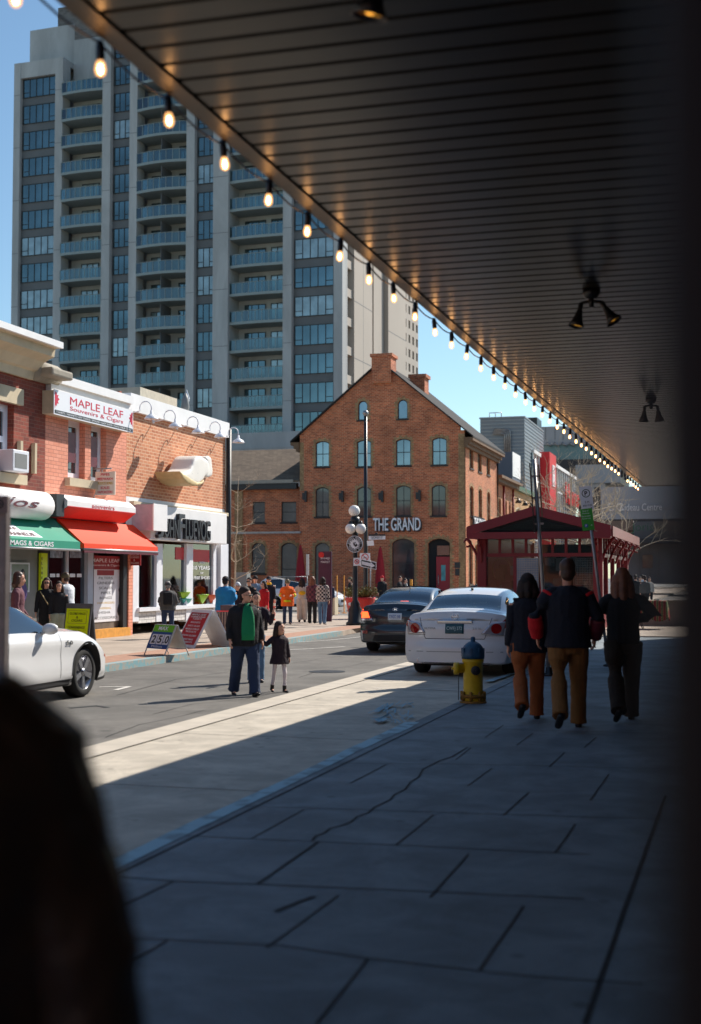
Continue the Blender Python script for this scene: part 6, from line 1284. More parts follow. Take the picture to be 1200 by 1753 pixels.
# sandwich boards
def a_board(name, lb, p_fl, p_fr, yt, m_frame, depth_dir, dep, z0, face_m, inset=.03, legs=0.0):
    """front face from bottom left to bottom right pixel; yt = top row at the left corner"""
    A = G(*p_fl, z0); B_ = G(*p_fr, z0); w = (B_-A).length; r_ = (B_-A).normalized(); back = Vector((0, 0, 1)).cross(r_)
    mid = (A+B_)/2+back*dep/2; xm = (p_fl[0]+p_fr[0])/2; top = PL(xm, yt, mid, back); H_ = top.z-z0
    t = thing(name, lb, 'sandwich board', mid); upF = (Vector((0, 0, H_))+back*dep*.46); upB = (Vector((0, 0, H_))-back*dep*.46)
    m = MB()
    for s, org, uv in ((1, A, upF), (-1, A+back*dep, upB)):
        L0 = legs; u1 = uv.normalized(); nrm = r_.cross(u1)*s
        P_ = lambda a, b, c: org+r_*a+u1*b+nrm*c
        H2 = uv.length; vs = [P_(a, b, c) for c in (0, -.025) for a, b in ((0, L0), (w, L0), (w, H2), (0, H2))]; m.add(vs, [(0, 1, 2, 3), (7, 6, 5, 4), (0, 4, 5, 1), (1, 5, 6, 2), (2, 6, 7, 3), (3, 7, 4, 0)])
        if L0:
            for a in (.02, w-.02): m.tube([P_(a, 0, -.01), P_(a, L0+.02, -.01)], .012, 6)
    m.build('board', m_frame, t)
    u1 = upF.normalized(); n1 = r_.cross(u1); H2 = upF.length
    def face(name_, a0, a1, b0, b1, mm, lift=.004):
        m = MB(); m.quad(*[A+r_*(a*w)+u1*(b*H2)+n1*lift for a, b in ((a0, b0), (a1, b0), (a1, b1), (a0, b1))]); return m.build(name_, mm, t, fix=False)
    def txt(s, b, h, wd, mm, cx_=.5, lift=.006, **k): text(s, mm, t, A+r_*(cx_*w)+u1*(b*H2)+n1*lift, r_, u1, h*H2, wd*w, .002, **k)
    return t, face, txt
t, face, txt = a_board('red_sandwich_board', 'white framed red sandwich board listing souvenirs in white letters', (298, 1106), (331, 1110), 1042, 'win_white', None, .95, ZF, None)
face('red_panel', .06, .94, .08, .92, 'red_sb' if mat('red_sb', srgb(190,22,42), .5, var=0) else ''); face('dark_header', .12, .88, .83, .90, 'dark_red', .006)
for i, s in enumerate(('MAPLE LEAF', 'SOUVENIRS & CIGARS', 'T-SHIRTS', 'MAGNETS', 'SHOT GLASS', 'MAPLE SYRUP', 'PRODUCTS', 'SNOW GLOBES', 'CHRISTMAS', 'ORNAMENTS')):
    txt(s, [.865, .805, .75, .66, .565, .48, .41, .31, .21, .14][i], .045, [.7, .72, .45, .48, .6, .68, .52, .72, .58, .62][i], 'sign_white', lift=.008, bold=.01)
t, face, txt = a_board('lottery_sandwich_board', 'small green and blue sandwich board with large 25.0 number cards', (245, 1121), (281, 1124), 1068, 'plate_light', None, .6, ZF, None, legs=.16)
mat('lotto_green', srgb(110,190,30), .5, var=0); mat('lotto_blue', srgb(25,75,140), .5, var=0)
face('green_panel', .03, .97, .76, .98, 'lotto_green'); face('blue_panel', .03, .97, .22, .76, 'lotto_blue')
for i, s in enumerate(('2', '5', '.0')): face('number_card', .1+.29*i, .37+.29*i, .36, .68, 'win_white', .007); txt(s, .52, .24, .17 if i < 2 else .24, 'frame_dark', .235+.29*i, .01, bold=.02)
txt('Million', .29, .07, .5, 'sign_white', lift=.01); txt('MAX', .87, .12, .45, 'sign_white', lift=.01, bold=.03)
t, face, txt = a_board('yellow_sandwich_board', 'lime yellow sandwich board with a dark frame in front of the mags shop', (104, 1120), (148, 1122), 1033, mat('board_frame', srgb(95,97,100), .5), None, .3, ZF, None)
face('yellow_panel', .05, .95, .04, .9, 'lime_yellow'); face('panel_box', .14, .86, .61, .86, 'board_frame', .006); face('panel_box_inner', .15, .85, .615, .855, 'lime_yellow', .008)
for i, s in enumerate(('GLOBE MAGS', '&', 'CIGARS', 'CONVENIENCE', 'STORE', 'DEPANNEUR', 'CUBAN COFFEE', 'TOBACCO')): txt(s, [.80, .73, .665, .53, .45, .37, .24, .14][i], .045, [.62, .08, .42, .66, .34, .58, .66, .5][i], 'frame_dark', lift=.011)
# cafe odds: dark terrace furniture silhouettes near the brick building
for i, (x, Y) in enumerate(((668, 70), (690, 71), (720, 90), (783, 85))):
    c = WY(x, 1010, Y); t = thing('terrace_chair', ['red terrace chair next to the person in a red hat', 'dark terrace chair next to the two seated looking men', 'dark terrace chair beneath the large ground floor window', 'terrace chair at the corner of the brick building'][i], 'chair', (c.x, Y, 0), 'terrace chairs')
    mm = 'red_poster' if i == 0 else 'black_metal'; m = MB(); m.bbox(c.x-.22, c.x+.22, Y-.22, Y+.22, .45, .49, .01); m.build('seat', mm, t); m = MB(); m.bbox(c.x-.22, c.x+.22, Y+.2, Y+.23, .49, .95, .01); m.build('backrest', mm, t)
    for sx_ in (-1, 1):
        for sy_ in (-1, 1): m = MB(); m.tube([(c.x+sx_*.2, Y+sy_*.2, .45), (c.x+sx_*.24, Y+sy_*.24, 0)], .015, 5); m.build('leg', mm, t)
# ------------------------------------------------------------------ cars
mat('paint_white', srgb(226,226,226), .28, var=.01, coat=.8); mat('paint_dark', srgb(34,44,54), .28, metal=.3, var=.02, coat=.9); mat('paint_grey', srgb(60,68,78), .3, metal=.4, var=.02, coat=.7)
mat('tyre', (.012,.012,.012), .85, var=.2, vs=9); mat('rim', srgb(175,176,182), .25, metal=.9, var=.04); mat('rubber', (.01,.01,.01), .6, var=0)
mat('chrome', srgb(220,220,222), .08, metal=1, var=0); mat('lamp_red', srgb(150,12,18), .12, var=.0, coat=1); mat('lamp_on', srgb(255,70,30), .2, var=0, emit=(1, .09, .02), es=2.6)
mat('lamp_clear', srgb(190,185,190), .1, metal=.4, var=.1, coat=1); mat('seat_dark', srgb(45,45,48), .8, var=.1); mat('seat_tan', srgb(110,108,100), .8)
glass_mat('car_glass', (.36,.46,.42), refl=.22); glass_mat('car_glass_dark', (.10,.12,.13), refl=.25)
def catmull(P, t):
    n = len(P)-1; t = max(0, min(n-1e-6, t)); i = int(t); f = t-i
    p0, p1, p2, p3 = P[max(0, i-1)], P[i], P[i+1], P[min(n, i+2)]
    return [.5*((2*b)+(-a+c)*f+(2*a-5*b+4*c-d)*f*f+(-a+3*b-3*c+d)*f**3) for a, b, c, d in zip(p0, p1, p2, p3)]
class Car:
    NP = 9
    def __init__(s, ST, rear_b, front_b, W, M, sculpt=None):
        s.ST = ST; s.rb = rear_b; s.fb = front_b; s.M = M; s.W = W; s.y0 = ST[0][0]; s.y1 = ST[-1][0]; s.sc = sculpt
    def st(s, y):
        S = s.ST
        for i in range(len(S)-1):
            if y <= S[i+1][0]: break
        f = (y-S[i][0])/(S[i+1][0]-S[i][0]); return catmull([q[1:] for q in S], i+f)
    def prof(s, y, p):
        zl, zb, zt, wb, wt = s.st(y); wm = (wt+wb*.93)/2+.012
        P = [(0, zl), (wb*.84, zl), (wb*.975, zl+.09), (wb*1.0, zl+.42*(zb-zl)), (wb*.992, zb-.14), (wb*.93, zb), (wm, (zb+zt)/2), (wt, zt-.045), (wt*.62, zt-.004), (0, zt+.012)]
        i = min(8, int(p)); f = p-i
        if i in (5, 6): a, b = P[i], P[i+1]; x, z = a[0]+(b[0]-a[0])*f, a[1]+(b[1]-a[1])*f; x += .012*sin(pi*f)
        else: x, z = catmull(P, p)
        if s.sc: x += s.sc(y, p)
        return max(x, 0), z
    def rearY(s, x, z): return s.y0+s.rb(z)+.20*min(1, (abs(x)/(s.W/2)))**3.2
    def frontY(s, x, z): return s.y1-s.fb(z)-.34*min(1, (abs(x)/(s.W/2)))**2.6
    def S(s, y, p, side=1, lift=0):
        x, z = s.prof(y, p); yy = max(y, s.rearY(x, z)+.0001*(y-s.y0)); yy = min(yy, s.frontY(x, z)-.0001*(s.y1-y))
        if lift:
            e = .01; x2, z2 = s.prof(y, min(8.99, p+e)); t1 = Vector((x2-x, 0, z2-z)); x3, z3 = s.prof(y+e, p); t2 = Vector((x3-x, e, z3-z)); n = t2.cross(t1).normalized()
            if n.x < -1e-6 or (abs(n.x) < 1e-3 and n.z < 0): n = -n
            return Vector(((x+n.x*lift)*side, yy+n.y*lift, z+n.z*lift))
        return Vector((x*side, yy, z))
    def ys(s): 
        n = 84; return [s.y0+(s.y1-s.y0)*i/n for i in range(n+1)]
    def build(s, root, paint, wins, glass, wheels, wr, side_glass=None):
        """wins: list of (y0,y1,p0,p1,name); wheels: (yf, yr, xoff)"""
        PP = [i/5 for i in range(46)]; Y = s.ys(); n = len(PP); vs = []
        def key(side): return [[None]*n for _ in Y]
        body = MB(s.M); G_ = {}
        grid = {sd: [[s.S(y, p, sd) for p in PP] for y in Y] for sd in (1, -1)}
        bf = []; gl = {}
        for sd in (1, -1):
            for i in range(len(Y)-1):
                for j in range(n-1):
                    yc = (Y[i]+Y[i+1])/2; pc = (PP[j]+PP[j+1])/2; tgt = None
                    for (a, b, p0, p1, nm) in wins:
                        if a < yc < b and p0 < pc < p1: tgt = nm+('' if p0 > 7 else str(sd))
                    q = [grid[sd][i][j], grid[sd][i+1][j], grid[sd][i+1][j+1], grid[sd][i][j+1]]
                    (gl.setdefault(tgt, []) if tgt else bf).append(q)
        # end caps
        for (yf, Yi) in ((s.rearY, 0), (s.frontY, -1)):
            y = Y[Yi]; rows = []; K = 16
            for p in [i/5 for i in range(5, 36)]:
                x, z = s.prof(y, p); rows.append([Vector((x*(1-2*k/K), yf(x*(1-2*k/K), z), z)) for k in range(K+1)])
            x7, _ = s.prof(y, 7); top = []
            for k in range(K+1):
                xx = x7*(1-2*k/K); pp = 7+2*(1-abs(1-2*k/K)); xq, zq = s.prof(y, min(8.999, pp)); top.append(Vector((math.copysign(xq, xx), yf(xq, zq), zq)))
            rows.append(top)
            for a in range(len(rows)-1):
                for k in range(K): bf.append([rows[a][k], rows[a][k+1], rows[a+1][k+1], rows[a+1][k]])
        def mk(quads, name, m_, par):
            m = MB(s.M)
            for q in quads: m.add(q, [(0, 1, 2, 3)])
            o = m.build(name, m_, par, smooth=True, fix=False); bm = bmesh.new(); bm.from_mesh(o.data); bmesh.ops.remove_doubles(bm, verts=bm.verts[:], dist=.0006); bmesh.ops.dissolve_degenerate(bm, dist=.0001, edges=bm.edges[:]); bmesh.ops.recalc_face_normals(bm, faces=bm.faces[:]); bm.to_mesh(o.data); bm.free()
            for p in o.data.polygons: p.use_smooth = True
            return o
        # wheel arches: push the side skin inward around the wheels (cut by dropping faces and lining with a rim)
        keep = []; 
        for q in bf:
            c = (q[0]+q[1]+q[2]+q[3])/4; drop = False
            for yw in wheels[:2]:
                if (c.y-yw)**2+(c.z-wr)**2 < (wr*1.13)**2 and abs(c.x) > s.W*.5*.55 and c.z < wr*2.2: drop = True
            if not drop: keep.append(q)
        # snap edge vertices near the arch circle onto it
        for q in keep:
            for v in q:
                for yw in wheels[:2]:
                    d = math.hypot(v.y-yw, v.z-wr)
                    if abs(v.x) > s.W*.5*.55 and d < wr*1.24 and v.z < wr*2.25:
                        k = wr*1.16/d if d < wr*1.16 else 1
                        if d < wr*1.16: v.y = yw+(v.y-yw)*k; v.z = max(wr+(v.z-wr)*k, .14)
        bo = mk(keep, 'body', paint, root)
        for nm, qs in gl.items():
            base = nm.rstrip('-1'); o = mk(qs, base, (side_glass or glass) if 'side' in base else glass, root)
        for yw in wheels[:2]:
            for sd in (1, -1):
                m = MB(s.M); n2 = 22; R_ = wr*1.165; vv = []; x1 = None
                for k in range(n2+1):
                    a = -.35+(pi+.7)*k/n2; yy, zz = yw+R_*cos(a), wr+R_*sin(a); zz = max(zz, .15)
                    xo, _ = s.prof(yy, 3); xo = s.xat(yy, zz); vv += [(sd*(xo+.006), yy, zz), (sd*(s.W*.5-.42), yy, zz), (sd*(xo+.004), yw+(R_+.028)*cos(a), max(wr+(R_+.028)*sin(a), .15))]
                fs = []
                for k in range(n2): a = 3*k; fs += [(a, a+3, a+4, a+1), (a, a+2, a+5, a+3)]
                m.add(vv, fs, True); wa = m.build('wheel_arch', 'rubber', root, fix=False)
                s.wheel(root, yw, sd, wr)
        m = MB(s.M); m.box(-s.W*.36, s.W*.36, s.y0+.5, s.y1-.5, .2, .3); m.box(-s.W*.5+.4, s.W*.5-.4, s.y0+.25, s.y1-.3, .18, .34); m.build('underbody', 'rubber', root)
        return bo
    def xat(s, y, z):
        best = None
        for k in range(5, 26):
            x, zz = s.prof(y, k/5)
            if best is None or abs(zz-z) < best[0]: best = (abs(zz-z), x)
        return best[1]
    def wheel(s, root, yw, sd, r, spokes=5, w=.21):
        xo = s.W/2-.03; M2 = s.M @ Matrix.Translation((sd*xo, yw, r)) @ Matrix.Rotation(pi/2*sd, 4, 'Y')
        W_ = thing_part('wheel', root)
        m = MB(M2); m.lathe([(r*.66, -w), (r*.9, -w), (r*.985, -w+.03), (r, -w/2), (r*.985, -.03), (r*.93, 0), (r*.72, .004), (r*.68, -.01)], n=32, caps=False); ty = m.build('tyre', 'tyre', root); ty.name = 'wheel'
        m = MB(M2); m.lathe([(r*.70, -.004), (r*.66, -.015), (r*.64, -.10), (r*.3, -.12), (0.001, -.12)], n=32, caps=False)
        for k in range(spokes):
            for dd in (-.10, .10):
                a = 2*pi*k/spokes+dd; R3 = Matrix.Rotation(a, 4, 'Z'); m.add([R3 @ Vector(v) for v in ((r*.12, -.028, -.02), (r*.67, -.018, -.008), (r*.67, .018, -.008), (r*.12, .028, -.02), (r*.12, -.028, -.06), (r*.67, -.018, -.05), (r*.67, .018, -.05), (r*.12, .028, -.06))], [(0, 1, 2, 3), (7, 6, 5, 4), (0, 4, 5, 1), (1, 5, 6, 2), (2, 6, 7, 3), (3, 7, 4, 0)])
        m.lathe([(r*.17, -.06), (r*.16, -.012), (.001, -.006)], n=16, caps=False); m.build('rim', 'rim', ty)
    def rpatch(s, root, name, quad, m_, lift=.008, n=8, front=False):
        """quad in (x,z) on the rear (or front) face"""
        m = MB(s.M); vs = []; fn = s.frontY if front else s.rearY; sg = 1 if front else -1
        for i in range(n+1):
            for j in range(n+1):
                u, v = i/n, j/n; a = Vector(quad[0]).lerp(Vector(quad[1]), u); b = Vector(quad[3]).lerp(Vector(quad[2]), u); c = a.lerp(b, v); vs.append((c.x, fn(c.x, c.y)+sg*lift, c.y))
        k = len(vs); N = n+1; vs += [(x, y-sg*lift*1.5, z) for x, y, z in vs]
        fs = [(i*N+j, (i+1)*N+j, (i+1)*N+j+1, i*N+j+1) for i in range(n) for j in range(n)]
        ed = [i*N for i in range(N)]+[n*N+j for j in range(1, N)]+[(n-i)*N+n for i in range(1, N)]+[n-j for j in range(1, N)]
        fs += [(ed[i], ed[i+1], ed[i+1]+k, ed[i]+k) for i in range(len(ed)-1)]
        m.add(vs, fs, True); return m.build(name, m_, root)
    def spatch(s, root, name, y0, y1, p0, p1, m_, side=1, lift=.006, n=8, slant=0):
        m = MB(s.M); vs = []; N = n+1
        for i in range(N):
            for j in range(N): vs.append(s.S(y0+(y1-y0)*i/n+slant*(j/n), p0+(p1-p0)*j/n, side, lift))
        m.add(vs, [(i*N+j, (i+1)*N+j, (i+1)*N+j+1, i*N+j+1) for i in range(n) for j in range(n)], True); return m.build(name, m_, root, fix=False)
    def cabin(s, root, zf, yseat, seatm, roof):
        for y in yseat:
            for x in (-.38, .38):
                m = MB(s.M); m.bbox(x-.25, x+.25, y-.1, y+.08, zf, zf+.62, .05); m.bbox(x-.14, x+.14, y-.12, y-.02, zf+.66, zf+.86, .04); m.box(x-.05, x+.05, y-.07, y-.05, zf+.6, zf+.68); m.build('seat', seatm, root)
def thing_part(n, r): return None
def mirror(car, root, y, p, paint):
    for sd in (1, -1):
        c = car.S(y, p, sd); m = MB(car.M); m.ball(c+Vector((sd*.13, -.02, .06)), .12, 12, (1, .55, .65)); m.tube([c, c+Vector((sd*.08, 0, .03))], .025, 6); mr = m.build('mirror', paint, root)
SED = [(-2.41,.25,.90,.985,.80,.66),(-2.25,.22,.955,1.075,.865,.70),(-1.95,.2,.975,1.105,.89,.70),(-1.6,.2,.97,1.125,.90,.68),(-1.15,.19,.965,1.315,.902,.625),(-.7,.18,.96,1.43,.902,.585),(-.1,.18,.95,1.47,.902,.58),(.4,.18,.94,1.455,.902,.585),(.85,.18,.92,1.33,.90,.62),(1.28,.18,.90,1.10,.90,.69),(1.55,.18,.87,.985,.90,.74),(2.0,.2,.80,.90,.88,.70),(2.28,.22,.70,.80,.83,.66),(2.41,.25,.60,.69,.76,.6)]
def scl(ST, ky, kw, kz, dz=0): return [(y*ky, a, b*kz, c*kz, w_*kw, t_*kw) for y, a, b, c, w_, t_ in ST]
def rear_b(z): return .0 if z < .5 else (.05*min(1, (z-.5)/.12) if z < .78 else .05+.13*((z-.78)/.3)**1.5)
def front_b(z): return .02 if z < .5 else .02+.25*((z-.5)/.3)**2
# --- white sedan, rear view
cx0, cy0 = -4.36, 23.75; M = TZ((cx0, cy0, 0)); NW = thing('white_sedan', 'white parked sedan seen from behind, half in canopy shade, with blue green licence plate', 'car', (cx0, cy0, 0))
c = Car(SED, rear_b, front_b, 1.80, M)
c.build(NW, 'paint_white', [(-1.62, -1.02, 7.1, 9, 'rear_window'), (.74, 1.42, 7.1, 9, 'windscreen'), (-1.28, -.22, 5.25, 6.75, 'side_window'), (-.14, 1.05, 5.25, 6.75, 'side_window')], 'car_glass', (1.42, -1.36), .325, 'car_glass_dark')
c.cabin(NW, .5, (-.55, .45), 'seat_tan', 1.4)
m = MB(M); m.box(-.6, .6, -1.5, -1.0, 1.0, 1.02); m.build('parcel_shelf', 'seat_dark', NW)
for sg in (1, -1):
    q = [(sg*.44, .72), (sg*.80, .70), (sg*.83, .93), (sg*.60, .90)] if sg > 0 else [(-.83, .71), (-.50, .735), (-.60, .895), (-.84, .935)]
    L_ = c.rpatch(NW, 'tail_light', q, 'lamp_clear', .012); 
    m = MB(M)
    x0 = sg*.69; z0 = .81; 
    for r_, yy in ((.085, -.018),): m.add([(x0+cos(2*pi*k/20)*r_, c.rearY(x0+cos(2*pi*k/20)*r_, z0)+yy, z0+sin(2*pi*k/20)*r_) for k in range(20)], [tuple(range(20))])
    m.build('red_lens', 'lamp_red', L_, fix=False)
    c.spatch(NW, 'tail_light', -2.39, -2.08, 4.15, 5.05, 'lamp_red', sg, .007)
c.rpatch(NW, 'licence_plate', [(-.155, .725), (.155, .725), (.155, .885), (-.155, .885)], mat('plate_teal', srgb(30,84,96), .5, var=0), .012)
q = Vector((0, c.rearY(0, .8)-.014, .805)); text('CWFJ·372', mat('plate_ink', srgb(200,225,225), .5, var=0), NW, M @ q, (1, 0, 0), (0, 0, 1), .075, .26, .002)
m = MB(M); m.bbox(-.30, .30, c.rearY(0, .93)-.035, c.rearY(0, .93)+.02, .895, .945, .012); m.build('chrome_bar', 'chrome', NW)
for sg in (-1, 1): c.rpatch(NW, 'panel_gap', [(sg*.30, .70), (sg*.255, .70), (sg*.29, .90), (sg*.31, .90)] if 0 else [(sg*.505, .64), (sg*.497, .64), (sg*.607, .985), (sg*.615, .985)], 'rubber', .0035)
c.rpatch(NW, 'panel_gap', [(-.50, .633), (.50, .633), (.50, .643), (-.50, .643)], 'rubber', .0035); c.rpatch(NW, 'panel_gap', [(-.82, .70), (-.50, .70), (-.50, .706), (-.82, .706)], 'rubber', .0035)
c.rpatch(NW, 'panel_gap', [(.5, .69), (.82, .69), (.82, .696), (.5, .696)], 'rubber', .0035)
c.rpatch(NW, 'bumper_crease_shade', [(-.8, .42), (.8, .42), (.8, .432), (-.8, .432)], mat('crease_shade', srgb(150,150,150), .5, var=0), .003)  # grey strip paints the shade of a crease across the bumper
m = MB(M); m.lathe([(.045, -.06), (.05, .0), (.04, .02), (.038, -.05)], (-.58, c.rearY(.58, .3)+.02, .27), 16, Matrix.Rotation(pi/2, 4, 'X') @ Matrix.Scale(1.4, 4, (1, 0, 0))); m.build('exhaust', 'chrome', NW)
m = MB(M); yb = c.rearY(0, .99)-.02
m.tube([(.055*cos(t*.55), yb, 1.0+.045*sin(t*.55)) for t in range(12)], .008, 6); m.bbox(-.062, .062, yb-.01, yb, .992, 1.008, .003); m.build('emblem', 'chrome', NW)
text('ALTIMA', 'steel', NW, M @ Vector((-.42, c.rearY(.42, .80)-.008, .81)), (1, -.04, 0), (0, 0, 1), .03, .2, .003); text('2.5 SL', 'steel', NW, M @ Vector((.38, c.rearY(.38, .80)-.008, .81)), (1, .04, 0), (0, 0, 1), .03, .15, .003)
m = MB(M); z_ = 1.476; m.ball((0, -.75, 1.445), .05, 8, (.5, 1, .6)); m.build('aerial', 'rubber', NW)
mirror(c, NW, 1.0, 5.2, 'paint_white')
c.spatch(NW, 'door_handle', -.62, -.42, 4.62, 4.75, 'paint_white', 1, .02); c.spatch(NW, 'door_handle', .32, .52, 4.62, 4.75, 'paint_white', 1, .02)
for y in (-.25, .95): c.spatch(NW, 'panel_gap', y, y+.008, 2, 5.2, 'rubber', 1, .003, 6)
for (x0, x1, z0) in ((.05, .4, 1.0), (-.25, .0, 1.0)):
    m = MB(M); m.box(x0, x1, -1.45, -1.15, 1.03, 1.045); m.box(x0+.03, x1-.05, -1.3, -1.28, 1.04, 1.13); tag(m.build('paper_stack', 'win_white'), ('right' if x0 > 0 else 'left')+' hand stack of white papers behind the rear window of the white sedan', 'papers', 'papers on the parcel shelf')
# --- dark sedan, rear view, brake lights on
cx1, cy1 = -6.98, 29.9; M = TZ((cx1, cy1, 0)); HD = thing('dark_sedan', 'dark blue grey sedan with glowing brake lights driving ahead of the white car', 'car', (cx1, cy1, 0))
c = Car(scl(SED, .905, .945, .985), rear_b, front_b, 1.70, M)
c.build(HD, 'paint_dark', [(-1.47, -.93, 7.1, 9, 'rear_window'), (.67, 1.28, 7.1, 9, 'windscreen'), (-1.15, -.2, 5.25, 6.75, 'side_window'), (-.13, .95, 5.25, 6.75, 'side_window')], 'car_glass', (1.3, -1.26), .305, 'car_glass')
c.cabin(HD, .5, (-.5, .4), 'seat_dark', 1.4)
for sg in (1, -1):
    q = [(sg*.50, .72), (sg*.80, .70), (sg*.80, .93), (sg*.62, .93)]; L_ = c.rpatch(HD, 'tail_light', q, 'lamp_red', .012); c.rpatch(L_, 'lit_lens', [(sg*.58, .77), (sg*.79, .76), (sg*.79, .90), (sg*.64, .90)], 'lamp_on', .018)
    c.rpatch(L_, 'clear_lens', [(sg*.50, .715), (sg*.80, .70), (sg*.80, .745), (sg*.53, .755)], 'lamp_clear', .018); c.spatch(HD, 'tail_light', -2.17, -1.86, 4.2, 5.05, 'lamp_on', sg, .007)
    c.rpatch(HD, 'reflector', [(sg*.62, .42), (sg*.76, .42), (sg*.76, .49), (sg*.62, .49)], 'lamp_red', .01)
m = MB(M); m.box(-.09, .09, -1.25, -1.2, 1.09, 1.13); m.build('high_brake_light', 'lamp_on', HD)
c.rpatch(HD, 'licence_plate', [(-.155, .72), (.155, .72), (.155, .875), (-.155, .875)], 'plate_white' if mat('plate_white', srgb(215,222,228), .5, var=0) else '', .012)
text('CWZC·348', 'sign_blue', HD, M @ Vector((0, c.rearY(0, .8)-.014, .80)), (1, 0, 0), (0, 0, 1), .07, .25, .002)
c.rpatch(HD, 'bumper_gap', [(-.75, .62), (.75, .62), (.75, .632), (-.75, .632)], 'rubber', .0035); c.rpatch(HD, 'lower_grille', [(-.5, .27), (.5, .27), (.45, .40), (-.45, .40)], 'rubber', .006)  # thin dark strip along the bumper joint, then the lower grille
m = MB(M); yb = c.rearY(0, .95)-.012; m.tube([(.05*cos(t*.55)*1.3, yb, .955+.035*sin(t*.55)) for t in range(12)], .006, 6); m.box(-.025, -.015, yb-.01, yb, .935, .975); m.box(.015, .025, yb-.01, yb, .935, .975); m.box(-.015, .015, yb-.009, yb, .952, .96); m.build('emblem', 'chrome', HD)
for sg in (-.38, .42): text('ACCENT' if sg < 0 else 'GLS', 'steel', HD, M @ Vector((sg, c.rearY(sg, .95)-.008, .94)), (1, 0, 0), (0, 0, 1), .024, .16 if sg < 0 else .1, .003)
mirror(c, HD, .9, 5.2, 'paint_dark'); m = MB(M); m.tube([(0, -.7, 1.41), (0, -.82, 1.62)], .006, 5); m.build('aerial', 'rubber', HD)
# --- white coupe on the left, only its front half in frame
MST = [(-2.35,.28,.86,.95,.85,.62),(-2.15,.22,.93,1.03,.92,.68),(-1.75,.2,.95,1.07,.955,.68),(-1.3,.19,.935,1.17,.96,.62),(-.8,.18,.91,1.32,.955,.57),(-.3,.18,.90,1.375,.95,.555),(.05,.18,.895,1.345,.945,.575),(.45,.18,.89,1.17,.945,.65),(.72,.18,.885,1.01,.945,.70),(1.0,.18,.875,.975,.95,.74),(1.5,.18,.85,.955,.955,.74),(1.95,.19,.80,.90,.93,.72),(2.25,.20,.70,.80,.88,.66),(2.40,.22,.60,.70,.80,.6)]
def msc(y, p):
    v = 0
    if 2.3 < p < 4.9: v += -.02*math.exp(-((p-3.55)/.5)**2)*(1 if y < 1.1 else max(0, 1-(y-1.1)*3))
    for yw in (1.45, -1.27): v += .028*math.exp(-((y-yw)/.42)**2)*(1 if 2 < p < 4.8 else 0)
    return v
cx2, cy2 = -9.50, 15.05; M = TZ((cx2, cy2, 0)); MU = thing('white_coupe', 'white sports coupe at the far kerb, only its front half in the frame', 'car', (cx2, cy2, 0))
c = Car(MST, rear_b, lambda z: .0+.30*max(0, (z-.45)/.3)**2, 1.9, M, msc)
c.build(MU, 'paint_white', [(-1.5, -.75, 7.1, 9, 'rear_window'), (.12, .82, 7.1, 9, 'windscreen'), (-.95, .52, 5.3, 6.8, 'side_window')], 'car_glass_dark', (1.45, -1.27), .345, 'car_glass_dark')
c.cabin(MU, .35, (-.9, -.1), 'seat_dark', 1.3); mirror(c, MU, .36, 5.2, 'paint_white')
for y in (.72, -.62): c.spatch(MU, 'panel_gap', y, y+.008, 2, 5.1, 'rubber', 1, .003, 8, slant=.05)
c.spatch(MU, 'panel_gap', .72, .80, 5.1, 5.13, 'rubber', 1, .003); c.spatch(MU, 'rocker_trim', -.9, 1.02, 1.3, 2.1, 'seat_dark', 1, .004); c.spatch(MU, 'panel_gap', .8, 2.1, 5.02, 5.05, 'rubber', 1, .003, 12)
c.spatch(MU, 'headlight', 2.02, 2.26, 4.2, 4.9, 'lamp_clear', 1, .006); c.spatch(MU, 'side_marker', 2.02, 2.12, 3.5, 3.65, 'orange_bowl', 1, .006); c.spatch(MU, 'front_splitter', 1.85, 2.3, 1.2, 1.7, 'rubber', 1, .012)
o = c.S(.96, 4.2, 1, .012); tg_ = c.S(1.04, 4.2, 1)-c.S(.88, 4.2, 1); ug_ = c.S(.96, 4.3, 1)-c.S(.96, 4.1, 1); text('5.0', 'rubber', MU, M @ o, tg_, ug_, .055, .15, .004, bold=.03)
# --- white crossover across the far street, side on
SUV = [(-2.25,.35,.95,1.10,.80,.66),(-2.1,.3,1.0,1.42,.85,.60),(-1.8,.26,1.02,1.60,.88,.60),(-1.2,.24,1.02,1.66,.895,.605),(-.4,.22,1.01,1.68,.90,.61),(.2,.22,1.0,1.655,.90,.61),(.62,.22,.99,1.52,.90,.64),(1.05,.22,.97,1.19,.90,.70),(1.3,.22,.95,1.08,.90,.74),(1.8,.24,.90,1.02,.885,.74),(2.1,.26,.82,.92,.85,.68),(2.27,.3,.70,.80,.78,.6)]
b = DP(519, 988, 66); M = TZ((b.x, b.y, 0), -pi/2+.12); SU = thing('white_crossover', 'white crossover parked side on beyond the waiting crowd', 'car', (b.x, b.y, 0))
c = Car(SUV, lambda z: .05 if z < .6 else .05+.12*(z-.6), front_b, 1.8, M)
c.build(SU, 'paint_white', [(-2.2, -1.85, 7.1, 9, 'rear_window'), (.55, 1.15, 7.1, 9, 'windscreen'), (-1.75, -.9, 5.25, 6.75, 'side_window'), (-.82, .05, 5.25, 6.75, 'side_window'), (.12, .85, 5.25, 6.75, 'side_window')], 'car_glass_dark', (1.38, -1.32), .34, 'car_glass_dark')
c.spatch(SU, 'headlight', 1.85, 2.2, 4.3, 5.0, 'lamp_clear', 1, .008); c.rpatch(SU, 'headlight', [(.5, .72), (.74, .74), (.72, .86), (.48, .82)], 'lamp_clear', .01, front=True); c.rpatch(SU, 'grille', [(-.45, .5), (.45, .5), (.42, .72), (-.42, .72)], 'rubber', .01, front=True); c.rpatch(SU, 'fog_lamp_recess', [(.55, .42), (.72, .42), (.7, .56), (.56, .56)], 'rubber', .01, front=True)
